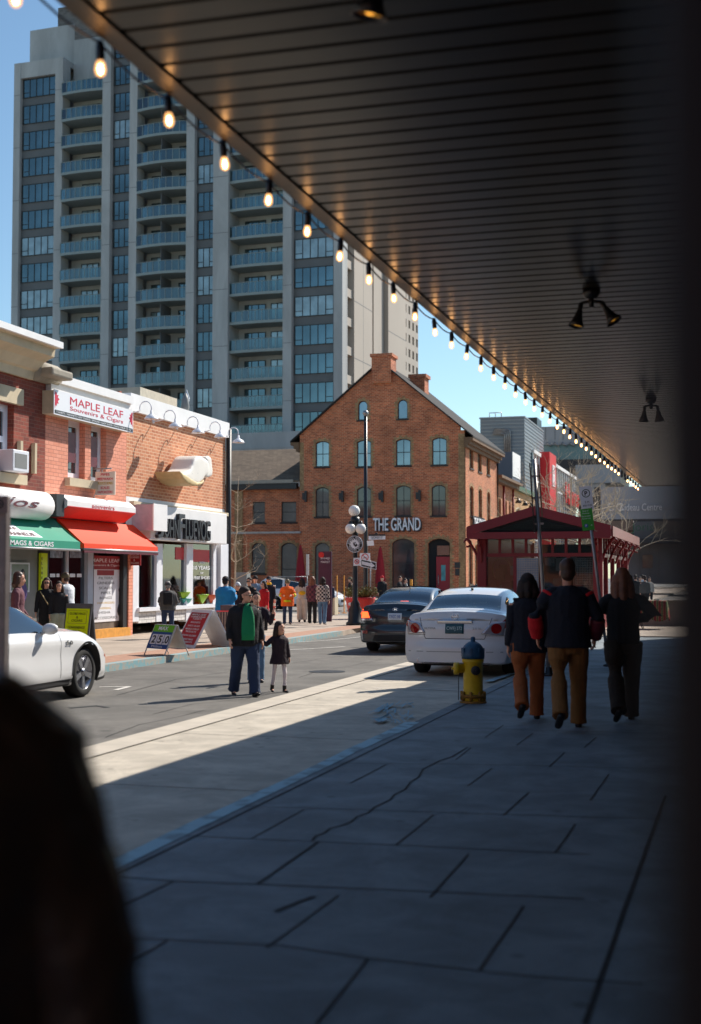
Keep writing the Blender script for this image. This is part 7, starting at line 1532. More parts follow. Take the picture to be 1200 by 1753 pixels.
mirror(c, SU, .8, 5.2, 'paint_white'); c.spatch(SU, 'sill_cladding', -2, 2, 1.3, 2.1, 'rubber', 1, .006, 16); m = MB(M)
for sd in (-1, 1): m = MB(M); m.tube([(sd*.56, -1.5, 1.68), (sd*.56, .1, 1.68)], .02, 6); m.build('roof_rail', 'steel', SU)
# --- dark car near the brick building, facing left
b = DP(836, 988, 60); M = TZ((b.x, b.y, 0), pi/2); DK = thing('dark_parked_car', 'dark grey car facing left by the brick corner, half hidden by the red kiosk', 'car', (b.x, b.y, 0))
c = Car(SED, rear_b, front_b, 1.8, M); c.build(DK, 'paint_grey', [(-1.62, -1.02, 7.1, 9, 'rear_window'), (.74, 1.42, 7.1, 9, 'windscreen'), (-1.28, -.22, 5.25, 6.75, 'side_window'), (-.14, 1.05, 5.25, 6.75, 'side_window')], 'car_glass', (1.42, -1.36), .325, 'car_glass')
mirror(c, DK, 1.0, 5.2, 'paint_grey'); c.spatch(DK, 'headlight', 1.9, 2.3, 4.3, 5.0, 'lamp_clear', -1, .008)
# --- low pale wall beyond the cloth table
b = G(1135, 1072, ZS+.03); t = thing('low_wall', 'low pale concrete ledge in the sun behind the striped cloth table', 'low wall', b); m = MB(); m.bbox(b.x-1.1, b.x+2.2, b.y+.6, b.y+1.1, ZS, .82, .02); m.build('ledge', 'concrete_lane', t); m = MB(); m.bbox(b.x-1.15, b.x+2.25, b.y+.55, b.y+1.15, .823, .90, .01); m.build('coping', 'gutter', t)
# ------------------------------------------------------------------ people
mat('skin', srgb(226,170,142), .5, var=.05, vs=8); mat('skin_b', srgb(214,152,122), .5, var=.05)
def cloth(name, col, rough=.85, var=.14, vs=7, **k): return mat(name, col, rough, var=var, vs=vs, bump=.35, bs=38, **k)
cloth('c_black', srgb(24,24,28)); cloth('c_navy', srgb(20,25,38)); cloth('c_jean', srgb(38,54,84), vs=4); cloth('c_jean_light', srgb(95,125,155)); cloth('c_green', srgb(10,130,84), var=.05)
cloth('c_rust', srgb(160,88,40)); cloth('c_ochre', srgb(132,90,42)); cloth('c_darkbrown', srgb(48,40,32)); cloth('c_red', srgb(205,25,35)); cloth('c_puffer', srgb(35,135,190)); cloth('c_orange', srgb(240,105,25), var=.05)
cloth('c_beige', srgb(205,192,178)); cloth('c_mauve', srgb(105,62,72)); cloth('c_grey', srgb(80,80,80)); cloth('c_white', srgb(215,220,226)); cloth('c_plum', srgb(40,26,38)); cloth('c_tights', srgb(215,205,210), var=.03)
cloth('c_leather', (.055,.036,.022), rough=.24); cloth('c_olive', srgb(110,100,75)); cloth('c_yellow', srgb(225,170,30)); cloth('c_pinkwhite', srgb(200,170,170)); cloth('c_sage', srgb(150,155,135))
mat('hair_dark', srgb(44,30,25), .75, var=.3, vs=20, stretch=(1, 1, .1)); mat('hair_brown', srgb(70,46,34), .5, var=.3, vs=20, stretch=(1, 1, .1)); mat('hair_auburn', srgb(120,70,42), .5, var=.3, vs=20); mat('shoe_black', (.012,.012,.012), .5, var=.1); mat('shoe_grey', srgb(130,130,134), .6); mat('hair_grey', srgb(150,145,140), .6)
stripe_mat('c_hivis', srgb(240,105,25), srgb(240,105,25), 1, 'Z')
def check_mat(name, c1, c2, sc):
    m = bpy.data.materials.new(name); m.use_nodes = True; t = m.node_tree; N = t.nodes; L = t.links; b = N['Principled BSDF']; b.inputs['Roughness'].default_value = .85
    tc = N.new('ShaderNodeTexCoord'); ch = N.new('ShaderNodeTexChecker'); ch.inputs['Scale'].default_value = sc; ch.inputs['Color1'].default_value = (*c1, 1); ch.inputs['Color2'].default_value = (*c2, 1)
    L.new(tc.outputs['Object'], ch.inputs[0]); L.new(ch.outputs[0], b.inputs['Base Color']); MATS[name] = m
check_mat('c_check', srgb(215,200,190), srgb(45,32,38), 16); check_mat('c_plaid', srgb(110,60,72), srgb(68,40,52), 12); check_mat('c_pattern', srgb(220,220,220), srgb(25,25,28), 22)
ftex = bpy.data.textures.new('folds', 'CLOUDS'); ftex.noise_scale = .11; ftex.noise_depth = 2
def fuse(o, vox, disp=0, sm=3, tex=None):
    r = o.modifiers.new('union', 'REMESH'); r.mode = 'VOXEL'; r.voxel_size = vox; r.use_smooth_shade = True
    s = o.modifiers.new('smooth', 'SMOOTH'); s.iterations = sm; s.factor = .6
    if disp:
        d = o.modifiers.new('folds', 'DISPLACE'); d.texture = ftex; d.strength = disp; d.mid_level = .5; d.texture_coords = 'LOCAL'
    return o
def fix(o):                                         # turn the modifiers into plain mesh
    bpy.context.view_layer.update(); me = bpy.data.meshes.new_from_object(o.evaluated_get(bpy.context.evaluated_depsgraph_get())); old = o.data; o.modifiers.clear(); o.data = me; me.name = old.name
    for p in me.polygons: p.use_smooth = True
    return o
V = Vector
def ering(c, rx, ry, n=16, rot=None):
    return [V(c)+V((cos(2*pi*i/n)*rx, sin(2*pi*i/n)*ry, 0)) for i in range(n)]
def loft(m, rings):
    n = len(rings[0]); vs = [p for r in rings for p in r]; fs = [(i*n+j, i*n+(j+1) % n, (i+1)*n+(j+1) % n, (i+1)*n+j) for i in range(len(rings)-1) for j in range(n)]
    fs += [tuple(range(n-1, -1, -1)), tuple(range(len(vs)-n, len(vs)))]; m.add(vs, fs, True)
def fn_lapel(M0, U, R1, gx, lo):
    m = MB(M0)
    for sd in (-1, 1):
        pts = []
        for j, (z, hw) in enumerate(R1):
            x = sd*(hw*1.12+.006*sin(j*2.3+sd)); ryy = .13*gx*lo; rxx = .18*gx*lo; sc = 1 if z < .45 else .83 if z < .52 else .68; pts.append(U(x, ryy*sc*math.sqrt(max(0, 1-(x/rxx)**2))+.004, z))
        m.tube([pts[0]+(pts[0]-pts[1])*.6]+pts, .027, 8)
    return m
def person(px, feet_y, H, rz, label, z0=ZF, loc=None, skin='skin', hair=('hair_dark', 'short'), top='c_black', hem=.86, bottom='c_jean', shoes='shoe_black', legs=((.0, .0), (.0, .0)), arms=None, girth=1.0, loose=1.0, flare=1.0,
           head_turn=0.0, head_tilt=0.0, hat=None, child=False, vox=.011, shirt=None, extra=None, sleeve=1.0, glasses=False, D=None, feet='shoe', group=None, lean=0.0, legc=1.0, folds=.016, bag=None, collar=None, cuff=None):
    if loc is None: loc = G(px, feet_y, z0) if D is None else None
    if loc is None: q = DP(px, 988, D); loc = V((q.x, q.y, z0))
    k = H/1.75; hs = 1.32 if child else 1.0
    if rz == 'away': rz = math.atan2(-loc.x, loc.y)
    elif rz == 'toward': rz = math.atan2(-loc.x, loc.y)+pi
    root = thing('person', label, 'person', loc, group)
    # pose (local frame, facing +Y) scaled to height
    legL = .90*(.94 if child else 1); hipz = 0
    J = {}
    for sd, (a, kn) in zip((-1, 1), legs):
        hip = V((sd*.095*girth**.5, 0, 0)); kd = V((sd*.02, sin(a), -cos(a))); knee = hip+kd*.43; a2 = a-kn; ank = knee+V((sd*.005, sin(a2), -cos(a2)))*.41
        J[sd] = [hip, knee, ank, a2]
    low = min(J[s_][2].z-.075*(1+max(0, -sin(J[s_][3]))*.9) for s_ in (-1, 1)); up = -low
    for s_ in (-1, 1):
        for i in range(3): J[s_][i] = J[s_][i]+V((0, 0, up))
    hz = up; LM = Matrix.Translation(V((0, 0, hz))) @ Matrix.Rotation(-lean, 4, 'X') @ Matrix.Translation(V((0, 0, -hz)))
    sh = hz+.52; M0 = Matrix.Translation(loc) @ Matrix.Rotation(rz, 4, 'Z') @ Matrix.Scale(k, 4)
    U = lambda x, y, z: LM @ V((x, y, hz+z))
    gx = girth
    if arms is None: arms = (((.15, .05, -1), (.05, .25, -1)), ((.15, .05, -1), (.05, .25, -1)))
    AR = {}
    for sd, (u_, f_) in zip((-1, 1), arms):
        s0 = U(sd*(.175*(.9+.1*gx) if not child else .15), 0, .49); ud = V((sd*u_[0], u_[1], u_[2])).normalized(); fd = V((sd*f_[0], f_[1], f_[2])).normalized()
        AR[sd] = [s0, s0+ud*.285, s0+ud*.285+fd*.25, fd]
    # body: trunk, limbs, head and hands as one surface
    b = MB(M0)
    loft(b, [ering(U(0, 0, z), rx*gx*.9, ry*gx*.9) for z, rx, ry in ((-.06, .14, .10), (.0, .165, .115), (.12, .15, .105), (.3, .16, .11), (.42, .165, .11), (.5, .13, .085), (.55, .06, .06))])
    b.tube([U(0, 0, .5), U(0, .01, .58), U(0, .025, .66)], [.062, .056, .056], 12)
    hc = U(0, .03, .70+(.02 if child else 0)); HR = Matrix.Translation(hc) @ Matrix.Rotation(head_turn, 4, 'Z') @ Matrix.Rotation(-head_tilt, 4, 'X') @ Matrix.Scale(hs, 4)
    hb = MB(M0 @ HR)
    def addto(src): b.v += src.v; 
    def hadd(fn):
        t = MB(M0 @ HR); fn(t); n = len(b.v); b.v += t.v; b.f += [tuple(i+n for i in f) for f in t.f]; b.mi += t.mi; b.sm += t.sm
    hadd(lambda t: t.ball((0, -.012, .035), .1, 20, (.78, .98, .98))); hadd(lambda t: t.ball((0, .022, -.03), .075, 16, (.82, .95, 1.12)))
    hadd(lambda t: t.ball((0, .055, -.085), .032, 10, (1, .8, .7))); hadd(lambda t: t.tube([(0, .082, .012), (0, .104, -.018), (0, .104, -.032), (0, .08, -.04)], [.008, .012, .014, .008], 8))
    hadd(lambda t: t.ball((0, .085, -.062), .02, 10, (1.1, .5, .4)))
    for sd in (-1, 1):
        hadd(lambda t: t.ball((sd*.079, -.01, -.005), .026, 10, (.3, .7, 1.15))); hadd(lambda t: t.ball((sd*.032, .077, .022), .018, 8, (1.2, .5, .5)))
        s0, e, w_, fd = AR[sd]; b.tube([s0, s0.lerp(e, .5), e, e.lerp(w_, .4), w_], [.05, .045, .037, .036, .024], 10)
        # hand: palm, four fingers of different length, thumb from the side
        hd = (fd+V((0, .12, -.2))).normalized() if fd.z < -.3 else fd; side = V((0, 1, 0)) if abs(hd.z) > .5 else V((0, 0, 1)); side = (side-hd*side.dot(hd)).normalized(); nr = hd.cross(side)*(-sd if abs(hd.z) > .5 else 1)
        p0 = w_-hd*.01; b.tube([p0, p0+hd*.04, p0+hd*.085], [.026, .034, .034], 10, ell=.5, up=tuple(nr))
        for i, L_ in enumerate((.062, .07, .066, .052)):
            o_ = p0+hd*.08+side*(.027-.018*i); c1 = nr*.012; b.tube([o_, o_+hd*L_*.5+c1*.5, o_+hd*L_*.85+c1*1.8, o_+hd*L_+c1*2.8], [.0095, .0088, .0080, .0065], 7)
        o_ = p0+hd*.02+side*.022; b.tube([o_, o_+hd*.028+side*.022+nr*.008, o_+hd*.055+side*.028+nr*.016, o_+hd*.07+side*.027+nr*.02], [.013, .012, .0095, .008], 7)
        hip, kn, an, a2 = J[sd]; b.tube([hip+V((0, 0, .02)), hip.lerp(kn, .5), kn, kn.lerp(an, .3), an], [r_*min(1, legc*.95) for r_ in (.085, .07, .052, .053, .036)], 12)
        fwd = V((sd*.12, cos(a2*.9), sin(a2*.9))).normalized(); b.tube([an-fwd*.04+V((0, 0, -.03)), an+fwd*.1+V((0, 0, -.045))], [.035, .03], 8)
    bo = fuse(b.build('body', skin, root, smooth=True), max(.0062, vox*.62)*k**.5, 0, 2); fix(bo)
    # eyes
    m = MB(M0 @ HR)
    for sd in (-1, 1): m.ball((sd*.031, .0855, .012), .009, 8, (1.3, .5, .7))
    m.build('eyes', 'frame_dark', root)
    m = MB(M0 @ HR)
    for sd in (-1, 1): m.tube([(sd*.016, .092, .036), (sd*.034, .091, .042), (sd*.052, .078, .036)], .0055, 5)
    m.build('eyebrows', 'hair_dark', root)
    m = MB(M0 @ HR); m.ball((0, .0945, -.062), .014, 8, (1.3, .3, .28)); m.build('lips', mat('lips', srgb(165,85,80), .5, var=0), root)
    if glasses:
        m = MB(M0 @ HR)
        for sd in (-1, 1): m.ball((sd*.033, .095, .012), .025, 10, (1.15, .25, .75)); m.tube([(sd*.058, .088, .016), (sd*.083, -.005, .018)], .0035, 4)
        m.tube([(-.02, .104, .015), (.02, .104, .015)], .004, 4); m.build('sunglasses', 'frame_dark', root)
    # hair
    hm, hstyle = hair
    if hstyle != 'none':
        m = MB(M0 @ HR); m.ball((0, -.026, .068), .103, 18, (.82, .95, .90)); m.ball((0, -.05, .0), .09, 12, (.86, .8, 1.0))
        if hstyle in ('long', 'bob'):
            L_ = -.36 if hstyle == 'long' else -.15
            for x, y in ((0, -.075), (-.06, -.045), (.06, -.045), (-.078, -.02), (.078, -.02)): m.tube([(x*.8, y, .06), (x*1.1, y-.01, -.06), (x*1.2, y-.035, L_*.55), (x*1.05, y-.03, L_)], [.05, .052, .05, .028], 8)
        ho = fuse(m.build('hair', hm, root, smooth=True), .009*k, .012, 4); fix(ho)
    if hat:
        m = MB(M0 @ HR); kind, hmm = hat
        m.ball((0, -.015, .062), .113, 18, (.82, .98, .86))
        if kind in ('cap',): m.tube([(0, .06, .06), (0, .16, .045)], [.075, .06], 12, ell=.12)
        if kind in ('beanie',): m.tube([(0, -.015, .03), (0, -.015, .065)], [.102, .1], 18, ell=1.1)
        if kind == 'hood': m.ball((0, -.06, -.08), .1, 14, (1.2, .9, 1))
        if kind == 'brim': m.tube([(0, 0, .04), (0, 0, .05)], [.17, .17], 20)
        o = fuse(m.build('hat', hmm, root, smooth=True), .01*k, .004, 2); fix(o)
    # top garment with sleeves
    lo = loose; hm_ = hem-.90
    m = MB(M0); zz = [(hm_, .172*flare, .125*flare), (hm_+.02, .18*flare, .132*flare), (.08, .175, .13), (.2, .168, .125), (.34, .18, .13), (.43, .19, .125), (.475, .178, .115), (.515, .14, .095), (.545, .092, .078), (.57, .066, .068)]
    zz = [(z, a, b_) for z, a, b_ in zz if z >= hm_]; zz.sort(); zz = zz[:-1] if shirt else zz; loft(m, [ering(U(0, 0, z), rx*gx*lo, ry*gx*lo) for z, rx, ry in zz])
    for sd in (-1, 1):
        s0, e, w_, fd = AR[sd]; s1 = s0-V((sd*.03, 0, .005)); end = e.lerp(w_, (sleeve-.5)*2*.94) if sleeve > .5 else s0.lerp(e, sleeve*2)
        pts = [s0-V((sd*.09, 0, -.012)), s1-V((0, 0, .0)), s0+(e-s0)*.15, s0.lerp(e, .55), e, e.lerp(end, .5), end] if sleeve > .5 else [s1, s0, end]
        rr_ = [.055, .068, .071, .064, .056, .052, .046] if sleeve > .5 else [.07, .068, .06]
        m.tube(pts, [r_*lo*(.85+.15*gx) for r_ in rr_], 12)
    if collar: m.tube([U(0, 0, .53), U(0, -.005, .60)], [.088, .095], 14)
    o = fuse(m.build('jacket' if sleeve > .5 else 'shirt', top, root, smooth=True), vox*k**.5, folds, 2); fix(o)
    if cuff:
        for sd in (-1, 1):
            s0, e, w_, fd = AR[sd]; m = MB(M0); cm_ = cuff[0] if sd < 0 else 'maroon'; p = e.lerp(w_, cuff[1]); q = e.lerp(w_, cuff[2]); m.tube([p, p.lerp(q, .5), q], [.066*lo, .072*lo, .055*lo], 14); o = fuse(m.build('sleeve_panel', cm_, root, smooth=True), .012, .008, 2); fix(o)  # right panel uses maroon: its shadow is put into the colour
    if shirt:
        m = MB(M0); n = 9; vs = []; R1 = [(.0, .085), (.12, .09), (.25, .088), (.38, .08), (.46, .066), (.53, .05), (.575, .04)]
        for z, hw in R1:
            for i in range(n):
                f = -1+2*i/(n-1); x = f*hw*1.15; ryy = {True: .13}.get(True)*gx*lo; rxx = .18*gx*lo; sc = 1 if z < .45 else .83 if z < .52 else .68 if z < .56 else .52
                vs.append(U(x, ryy*sc*math.sqrt(max(0, 1-(x/(rxx))**2))+.006, z))
        m.add(vs, [(j*n+i, j*n+i+1, (j+1)*n+i+1, (j+1)*n+i) for j in range(len(R1)-1) for i in range(n-1)], True); so_ = m.build('shirt', shirt, root, fix=False); so2 = so_.modifiers.new('s', 'SOLIDIFY'); so2.thickness = .02
        lp_ = fn_lapel(M0, U, R1, gx, lo); fix(fuse(lp_.build('lapel', top, root, smooth=True), .012, .006, 2))
    # trousers
    m = MB(M0); loft(m, [ering(V((0, 0, hz+z)), rx*gx, ry*gx) for z, rx, ry in ((-.13, .15, .115), (-.05, .172, .13), (.03, .172, .13), (.1, .158, .122))])
    for sd in (-1, 1):
        hip, kn, an, a2 = J[sd]; lo2 = (an-kn).normalized(); m.tube([hip+V((0, 0, .0)), hip.lerp(kn, .5), kn, kn.lerp(an, .45), an-lo2*.02, an+lo2*(.03 if feet == 'shoe' else -.02)], [r_*legc*(.8+.2*gx) for r_ in (.095, .085, .070, .066, .066, .070)], 14)
    o = fuse(m.build('trousers', bottom, root, smooth=True), vox*k**.5, folds, 2); fix(o)
    for sd in (-1, 1):
        hip, kn, an, a2 = J[sd]; fwd = V((sd*.12, cos(a2*.9), sin(a2*.9))).normalized(); dn = V((0, fwd.z, -cos(a2*.9))).normalized(); m = MB(M0); h0 = an+dn*.05
        m.tube([h0-fwd*.065, h0-fwd*.05, h0+fwd*.03, h0+fwd*.11, h0+fwd*.165, h0+fwd*.185], [.02, .038, .04, .042, .034, .012], 12, ell=.72); 
        if feet == 'boot': m.tube([an+dn*.04, an-dn*.10], [.05, .055], 12)
        else: m.tube([h0-fwd*.02-dn*.0, an-dn*.02], [.038, .036], 10)
        so_ = fuse(m.build('shoe', shoes, root, smooth=True), .009*k, 0, 2); fix(so_)
    if extra: extra(root, M0, U, J, AR, HR)
    return root, M0, U, AR, HR
PI = pi
def hdg(cx_, cy_): return math.atan2(-cx_, cy_)      # heading of world direction (cx, cy)
def cam_dir(r_, f_): v = cr*r_+cf*f_; return hdg(v.x, v.y)
# man in sunglasses crossing with a child
def man_extra(root, M0, U, J, AR, HR):
    m = MB(M0); m.tube([U(.105*cos(a), .005+.095*sin(a), .555+.012*sin(3*a)-.05*max(0, sin(a))) for a in [pi*.5+.62+(2*pi-1.24)*i/20 for i in range(21)]], [.036+.006*sin(i*5) for i in range(21)], 8); fix(fuse(m.build('fur_collar', mat('fur', srgb(52,46,36), .95, var=.5, vs=30), root, smooth=True), .009, .02, 1))
    m = MB(M0)
    for x_, z_, r_ in ((.0, .30, .04), (.015, .24, .032), (-.01, .19, .026)): m.ball(U(x_, .166, z_), r_, 10, (1, .12, 1.1))
    m.build('shirt_print', 'win_white', root)
man = person(419, 1191, 1.53, cam_dir(.35, -1), 'man in dark parka, green shirt, jeans and sunglasses crossing the road', z0=0, skin='skin', hair=('hair_dark', 'short'), top='c_black', hem=.80, bottom='c_jean', legs=((.28, .12), (-.20, .25)), girth=1.24, loose=1.1, legc=1.3,
    arms=(((.25, -.1, -1), (.1, .3, -1)), ((.3, -.05, -1), (.05, .45, -.9))), head_turn=.85, vox=.009, shirt='c_green', glasses=True, extra=man_extra)
girl = person(478, 1185, .98, cam_dir(.55, -1), 'small girl with long dark hair, dark puffer coat and white tights beside the man', z0=0, hair=('hair_dark', 'long'), top='c_plum', hem=.72, flare=1.25, bottom='c_tights', legs=((.25, .3), (-.2, .1)), child=True, girth=1.05, loose=1.15, legc=.72,
    arms=(((.25, .1, -1), (.15, .1, -1)), ((.75, .1, -.5), (.7, .1, .35))), head_turn=.35, vox=.010, shoes='shoe_black', feet='boot')
def bag_extra(root, M0, U, J, AR, HR):
    m = MB(M0); m.ball(U(.16, .12, .05), .17, 14, (1, .6, 1.2)); o = fuse(m.build('patterned_bag', 'c_pattern', root, smooth=True), .012, .03, 1); fix(o)
person(449, 1168, 1.45, cam_dir(.1, -1), 'person mostly hidden behind the man in sunglasses, raising one hand, with a black and white patterned bag', z0=0, top='c_plum', bottom='c_jean_light', hair=('hair_dark', 'long'), girth=.9, arms=(((.2, .2, -1), (.3, .9, .4)), ((.3, .1, -1), (.1, .6, .8))), extra=bag_extra)['label'] if 0 else person(438, 1168, 1.42, cam_dir(.1, -1), 'person mostly hidden behind the man in sunglasses, with black and white patterned bag', z0=0, top='c_plum', bottom='c_jean_light', hair=('hair_dark', 'short'), girth=.9, arms=(((.35, .3, -.8), (.15, .6, .8)), ((.3, .1, -1), (.1, .6, -.3))), extra=bag_extra)
# three walkers under the canopy
cu = ('c_red', .05, .98)
person(905, 1232, 1.67, cam_dir(.06, 1), 'left walker of the three seen from behind, dark cap and rust trousers', z0=ZS, hair=('hair_dark', 'bob'), hat=('beanie', 'c_black'), top='c_navy', hem=.80, flare=1.12, bottom='c_rust', legs=((-.28, .55), (.2, .1)), legc=1.25, arms=(((.12, -.05, -1), (.1, .25, -1)), ((.12, .05, -1), (.02, .4, -.9))), vox=.009, shoes='shoe_black', loose=1.1, girth=1.05)
def jk(root, M0, U, J, AR, HR):
    for sd in (-1, 1):
        s0, e, w_, fd = AR[sd]; m = MB(M0); m.tube([s0.lerp(e, .02), s0.lerp(e, .14)], [.088, .087], 14); fix(fuse(m.build('shoulder_band', 'c_red', root, smooth=True), .01, .006, 1))
person(974, 1247, 1.83, cam_dir(.1, 1), 'tall middle walker of the three, dark jacket with red sleeve panels, ochre trousers', z0=ZS, skin='skin_b', hair=('hair_brown', 'short'), top='c_navy', hem=.83, flare=1.08, bottom='c_ochre', legs=((-.32, .42), (.22, .08)), legc=1.22, loose=1.15, girth=1.1, arms=(((.55, -.12, -.75), (-.1, .3, -.8)), ((.45, -.05, -.85), (-.1, .4, -.8))), vox=.009, cuff=cu, extra=jk, shoes='shoe_black')
person(1068, 1234, 1.74, cam_dir(.08, 1), 'right walker of the three, long haired, dark top, one hand on her hip', z0=ZS, hair=('hair_auburn', 'long'), top='c_black', hem=.88, bottom='c_darkbrown', legs=((-.3, .4), (.24, .06)), legc=1.35, loose=1.08, arms=(((.5, 0, -.85), (.0, .5, -.7)), ((.72, -.25, -.65), (-.85, .25, -.15))), vox=.009)
# dark blurred passer-by in the foreground
q = DP(-240, 988, 1.6); person(0, 0, 1.79, cam_dir(-.1, 1), 'person in a black leather jacket, out of focus at the lower left edge', loc=V((q.x, q.y, ZS)), hair=('hair_dark', 'bob'), hat=None, top='c_leather', hem=.7, bottom='c_black', legs=((.1, .05), (-.1, .1)), loose=1.22, girth=1.16, flare=1.2, arms=(((.2, 0, -1), (0, .5, -.8)), ((.34, -.03, -1), (.10, .12, -1))), vox=.008, collar=True, folds=.03, extra=lambda r, M0, U, J, AR, HR: fix(fuse((lambda m: (m.ball(U(0, -.02, .60), .15, 14, (1.0, .9, .9)), m.build('hood', 'c_black', r, smooth=True))[1])(MB(M0)), .015, .02)))
# far pavement crowd
def pack(root, M0, U, J, AR, HR):
    m = MB(M0); m.bbox(-.15, .15, -.33, -.12, hzof(U)+.12, hzof(U)+.52, .05); fix(fuse(m.build('backpack', 'c_black', root, smooth=True), .014, .02, 2))
def hzof(U): return U(0, 0, 0).z
person(287, 1093, 1.42, 'away', 'man in grey knit hat and jacket with black backpack, walking past the corner shop', hair=('hair_grey', 'short'), hat=('beanie', 'c_grey'), top='c_grey', bottom='c_jean', girth=1.25, loose=1.1, extra=pack, legs=((.1, 0), (-.1, .1)), arms=(((.3, 0, -1), (-.2, .6, -.5)), ((.3, 0, -1), (-.2, .6, -.5))))
def puff(root, M0, U, J, AR, HR): pass
person(385, 1098, 1.55, cam_dir(.5, 1), 'person in a bright blue puffer jacket and cap, seen from behind', hat=('cap', 'c_navy'), top='c_puffer', bottom='c_grey', girth=1.3, loose=1.25, hem=.78, arms=(((.25, .1, -1), (-.3, .8, .3)), ((.3, .2, -1), (-.4, .8, .4))), folds=.03)
def poster(nm, **k): return nm
person(407, 1090, 1.4, 'toward', 'person with white hat and dark coat behind the man in sunglasses', hat=('beanie', 'c_white'), top='c_plum', bottom='c_black', D=34)
person(427, 1080, 1.52, cam_dir(-.3, -1), 'man with dark glasses and black coat standing behind the crossing man', glasses=True, top='c_black', bottom='c_black', D=37, girth=1.1)
person(437, 1080, 1.58, 'toward', 'person in black fur hat and blue jacket at the back of the crowd', hat=('beanie', 'c_black'), top='c_jean_light', bottom='c_black', D=43)
person(452, 1080, 1.42, cam_dir(-.6, -.6), 'woman in a long bright red coat in the crowd', hair=('hair_dark', 'bob'), top='c_red', hem=.45, flare=1.2, bottom='c_black', D=38, girth=1.1)
person(460, 1074, 1.56, 'toward', 'person with yellow hood and navy jacket at the back of the crowd', hat=('cap', 'c_navy'), top='c_navy', bottom='c_black', D=44, extra=lambda r, M0, U, J, AR, HR: fix(fuse((lambda m: (m.tube([U(0, 0, .52), U(0, 0, .62)], [.12, .1], 12), m.build('hood', 'c_yellow', r, smooth=True))[1])(MB(M0)), .02)))
def hiv(root, M0, U, J, AR, HR):
    m = MB(M0)
    for z in (.02, -.02): m.tube([U(0, 0, z-.012), U(0, 0, z+.012)], [.245*1, .245], 20, ell=.74)
    m.build('reflective_band', 'lime_yellow', root)
    for sd in (-1, 1): s0, e, w_, fd = AR[sd]; m = MB(M0); m.tube([e.lerp(w_, .2), e.lerp(w_, .4)], .078, 12); m.build('reflective_band', 'lime_yellow', root)
person(492, 1069, 1.46, 'toward', 'worker in a bright orange jacket with reflective bands, looking down', hat=('beanie', 'c_olive'), hair=('hair_brown', 'short'), top='c_orange', hem=.7, bottom='c_jean', girth=1.25, loose=1.15, extra=hiv, head_tilt=.45, arms=(((.45, .1, -1), (-.5, .8, -.1)), ((.45, .1, -1), (-.5, .8, -.1))))
def yb(root, M0, U, J, AR, HR):
    m = MB(M0); m.ball(U(0, -.18, .25), .13, 12, (1.2, .6, .7)); fix(fuse(m.build('yellow_bag', 'c_yellow', root, smooth=True), .02))
person(517, 1065, 1.5, 'away', 'woman in beige top and wide beige trousers with a yellow bag on her back', hair=('hair_dark', 'long'), hat=('beanie', 'c_plum'), top='c_beige', bottom='c_beige', legc=1.5, extra=yb, feet='boot', arms=(((.5, 0, -1), (-.6, .4, .3)), ((.5, 0, -1), (-.6, .4, .3))))
person(534.5, 1067, 1.55, cam_dir(.5, 1), 'person in purple plaid shirt and black trousers, ginger hair', hair=('hair_auburn', 'long'), top='c_plaid', bottom='c_black', hem=.8, girth=1.15, legc=1.1)
person(552, 1069, 1.53, cam_dir(.3, 1), 'person in black and white checked shirt and pale jeans, curly dark hair', hair=('hair_dark', 'bob'), top='c_check', bottom='c_jean_light', hem=.82, girth=1.12, shoes='shoe_grey', legs=((.08, 0), (-.1, .1)))
person(563, 1060, 1.45, 'toward', 'person in blue jacket partly hidden by the checked shirt', top='c_jean', bottom='c_black', D=50)
# shoppers outside the left shops
person(31, 1100, 1.62, cam_dir(1, .1), 'woman with brown hair and mauve top behind the white coupe', D=22.4, hair=('hair_brown', 'bob'), top='c_mauve', bottom='c_olive', girth=.95, arms=(((.15, 0, -1), (-.1, .6, -.8)), ((.15, 0, -1), (-.1, .5, -.8))))
person(80, 1100, 1.52, 'toward', 'woman in sunglasses and black clothes with a tan shoulder bag', D=28.4, hair=('hair_dark', 'bob'), glasses=True, top='c_black', bottom='c_black', hem=.5, flare=1.1, arms=(((.3, 0, -1), (-.2, .5, -.5)), ((.2, 0, -1), (.1, .2, -1))), extra=lambda r, M0, U, J, AR, HR: (lambda m: (m.tube([U(.15, .12, .5), U(0, .17, .25), U(-.16, .14, -.02)], .014, 5), m.bbox(-.3, -.14, .05, .2, hzof(U)-.12, hzof(U)+.03, .02), m.build('shoulder_bag', 'shoe_sole', r)))(MB(M0)))
person(101, 1100, 1.44, 'toward', 'woman in black top and pale green skirt beside the yellow board', D=28.2, hair=('hair_dark', 'long'), top='c_black', bottom='c_sage', legc=1.7)
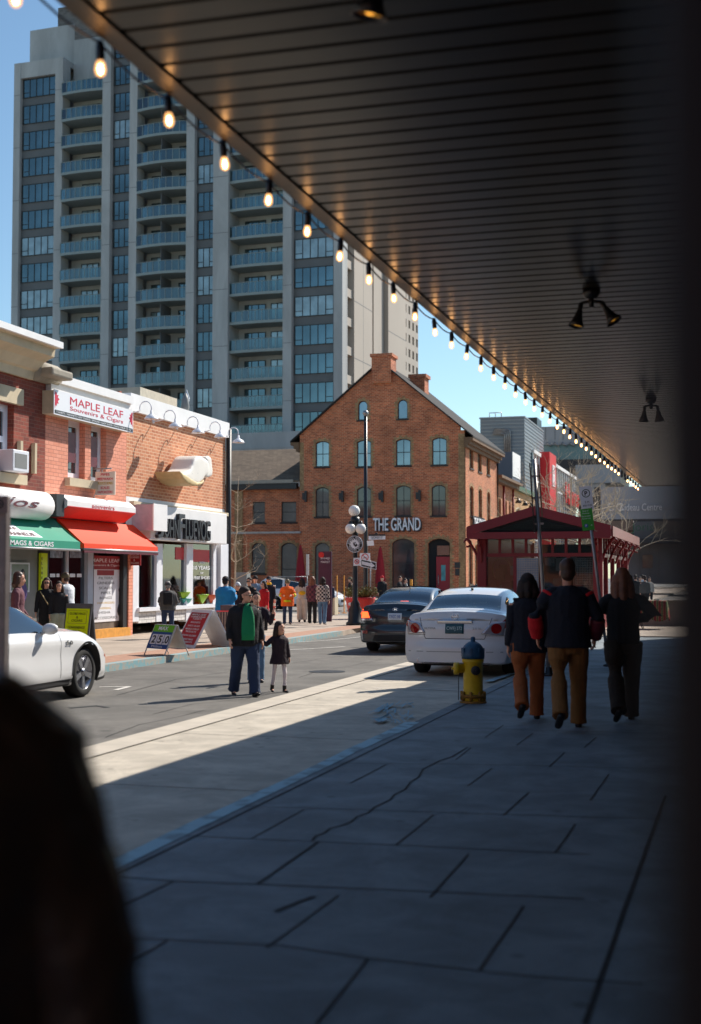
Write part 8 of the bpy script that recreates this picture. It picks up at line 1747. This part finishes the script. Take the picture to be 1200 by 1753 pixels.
person(117, 1100, 1.64, cam_dir(-.8, .5), 'man in olive cap and white shirt leaning to talk by the yellow board', D=30, hair=('hair_brown', 'short'), hat=('cap', 'c_olive'), top='c_white', bottom='c_jean', girth=1.1, lean=.12)
# people near the brick restaurant and far right
person(654, 1000, 1.72, cam_dir(.3, -1), 'person with a crimson beanie and black coat outside the brick restaurant', z0=0, D=66, hat=('beanie', 'c_red'), top='c_black', bottom='c_black', vox=.02)
person(684, 1000, 1.70, cam_dir(1, -.2), 'fair haired person in black, left one of the two beyond the dark sedan', z0=0, D=64, hair=('hair_brown', 'short'), top='c_black', bottom='c_jean', vox=.02)
person(693, 1000, 1.6, cam_dir(1, -.2), 'person in black and white jacket, right one of the two beyond the dark sedan', z0=0, D=62, top='c_black', bottom='c_grey', vox=.02, shirt='c_white')
person(600, 1000, 1.66, cam_dir(-1, -.2), 'seated looking person in black behind the street lamp column', z0=0, D=64, hat=('beanie', 'c_olive'), top='c_black', bottom='c_black', vox=.02)
for i, (x, D_, t_, b_, hh) in enumerate(((1088, 62, 'c_black', 'c_black', 1.7), (1096, 66, 'c_navy', 'c_jean', 1.62), (1104, 60, 'c_grey', 'c_black', 1.66), (1112, 68, 'c_beige', 'c_black', 1.6), (1100, 72, 'c_white', 'c_grey', 1.72))):
    person(x, 1000, hh, 'toward' if i % 2 else 'away', ['far pedestrian in black, leftmost of the distant group beyond the kiosk', 'far pedestrian in navy in the distant group beyond the kiosk', 'far pedestrian in grey in the distant group beyond the kiosk', 'far pedestrian in a beige top, rightmost of the distant group', 'far pedestrian in a white top at the back of the distant group'][i], z0=.06, D=D_, top=t_, bottom=b_, vox=.025, group='distant pedestrians beyond the kiosk')
# striped barrier post beside the red coat
b = G(467, 1062, ZF); t = thing('barrier_post', 'red and white striped barrier post beside the woman in the red coat', 'barrier post', b); zt = WY(467, 1002, b.y).z; m = MB(); m.bbox(b.x-.09, b.x+.09, b.y-.03, b.y+.03, ZF, zt, .01); m.build('panel', stripe_mat('post_stripe', srgb(215,70,45), srgb(225,215,205), 1.4, 'Z'), t)
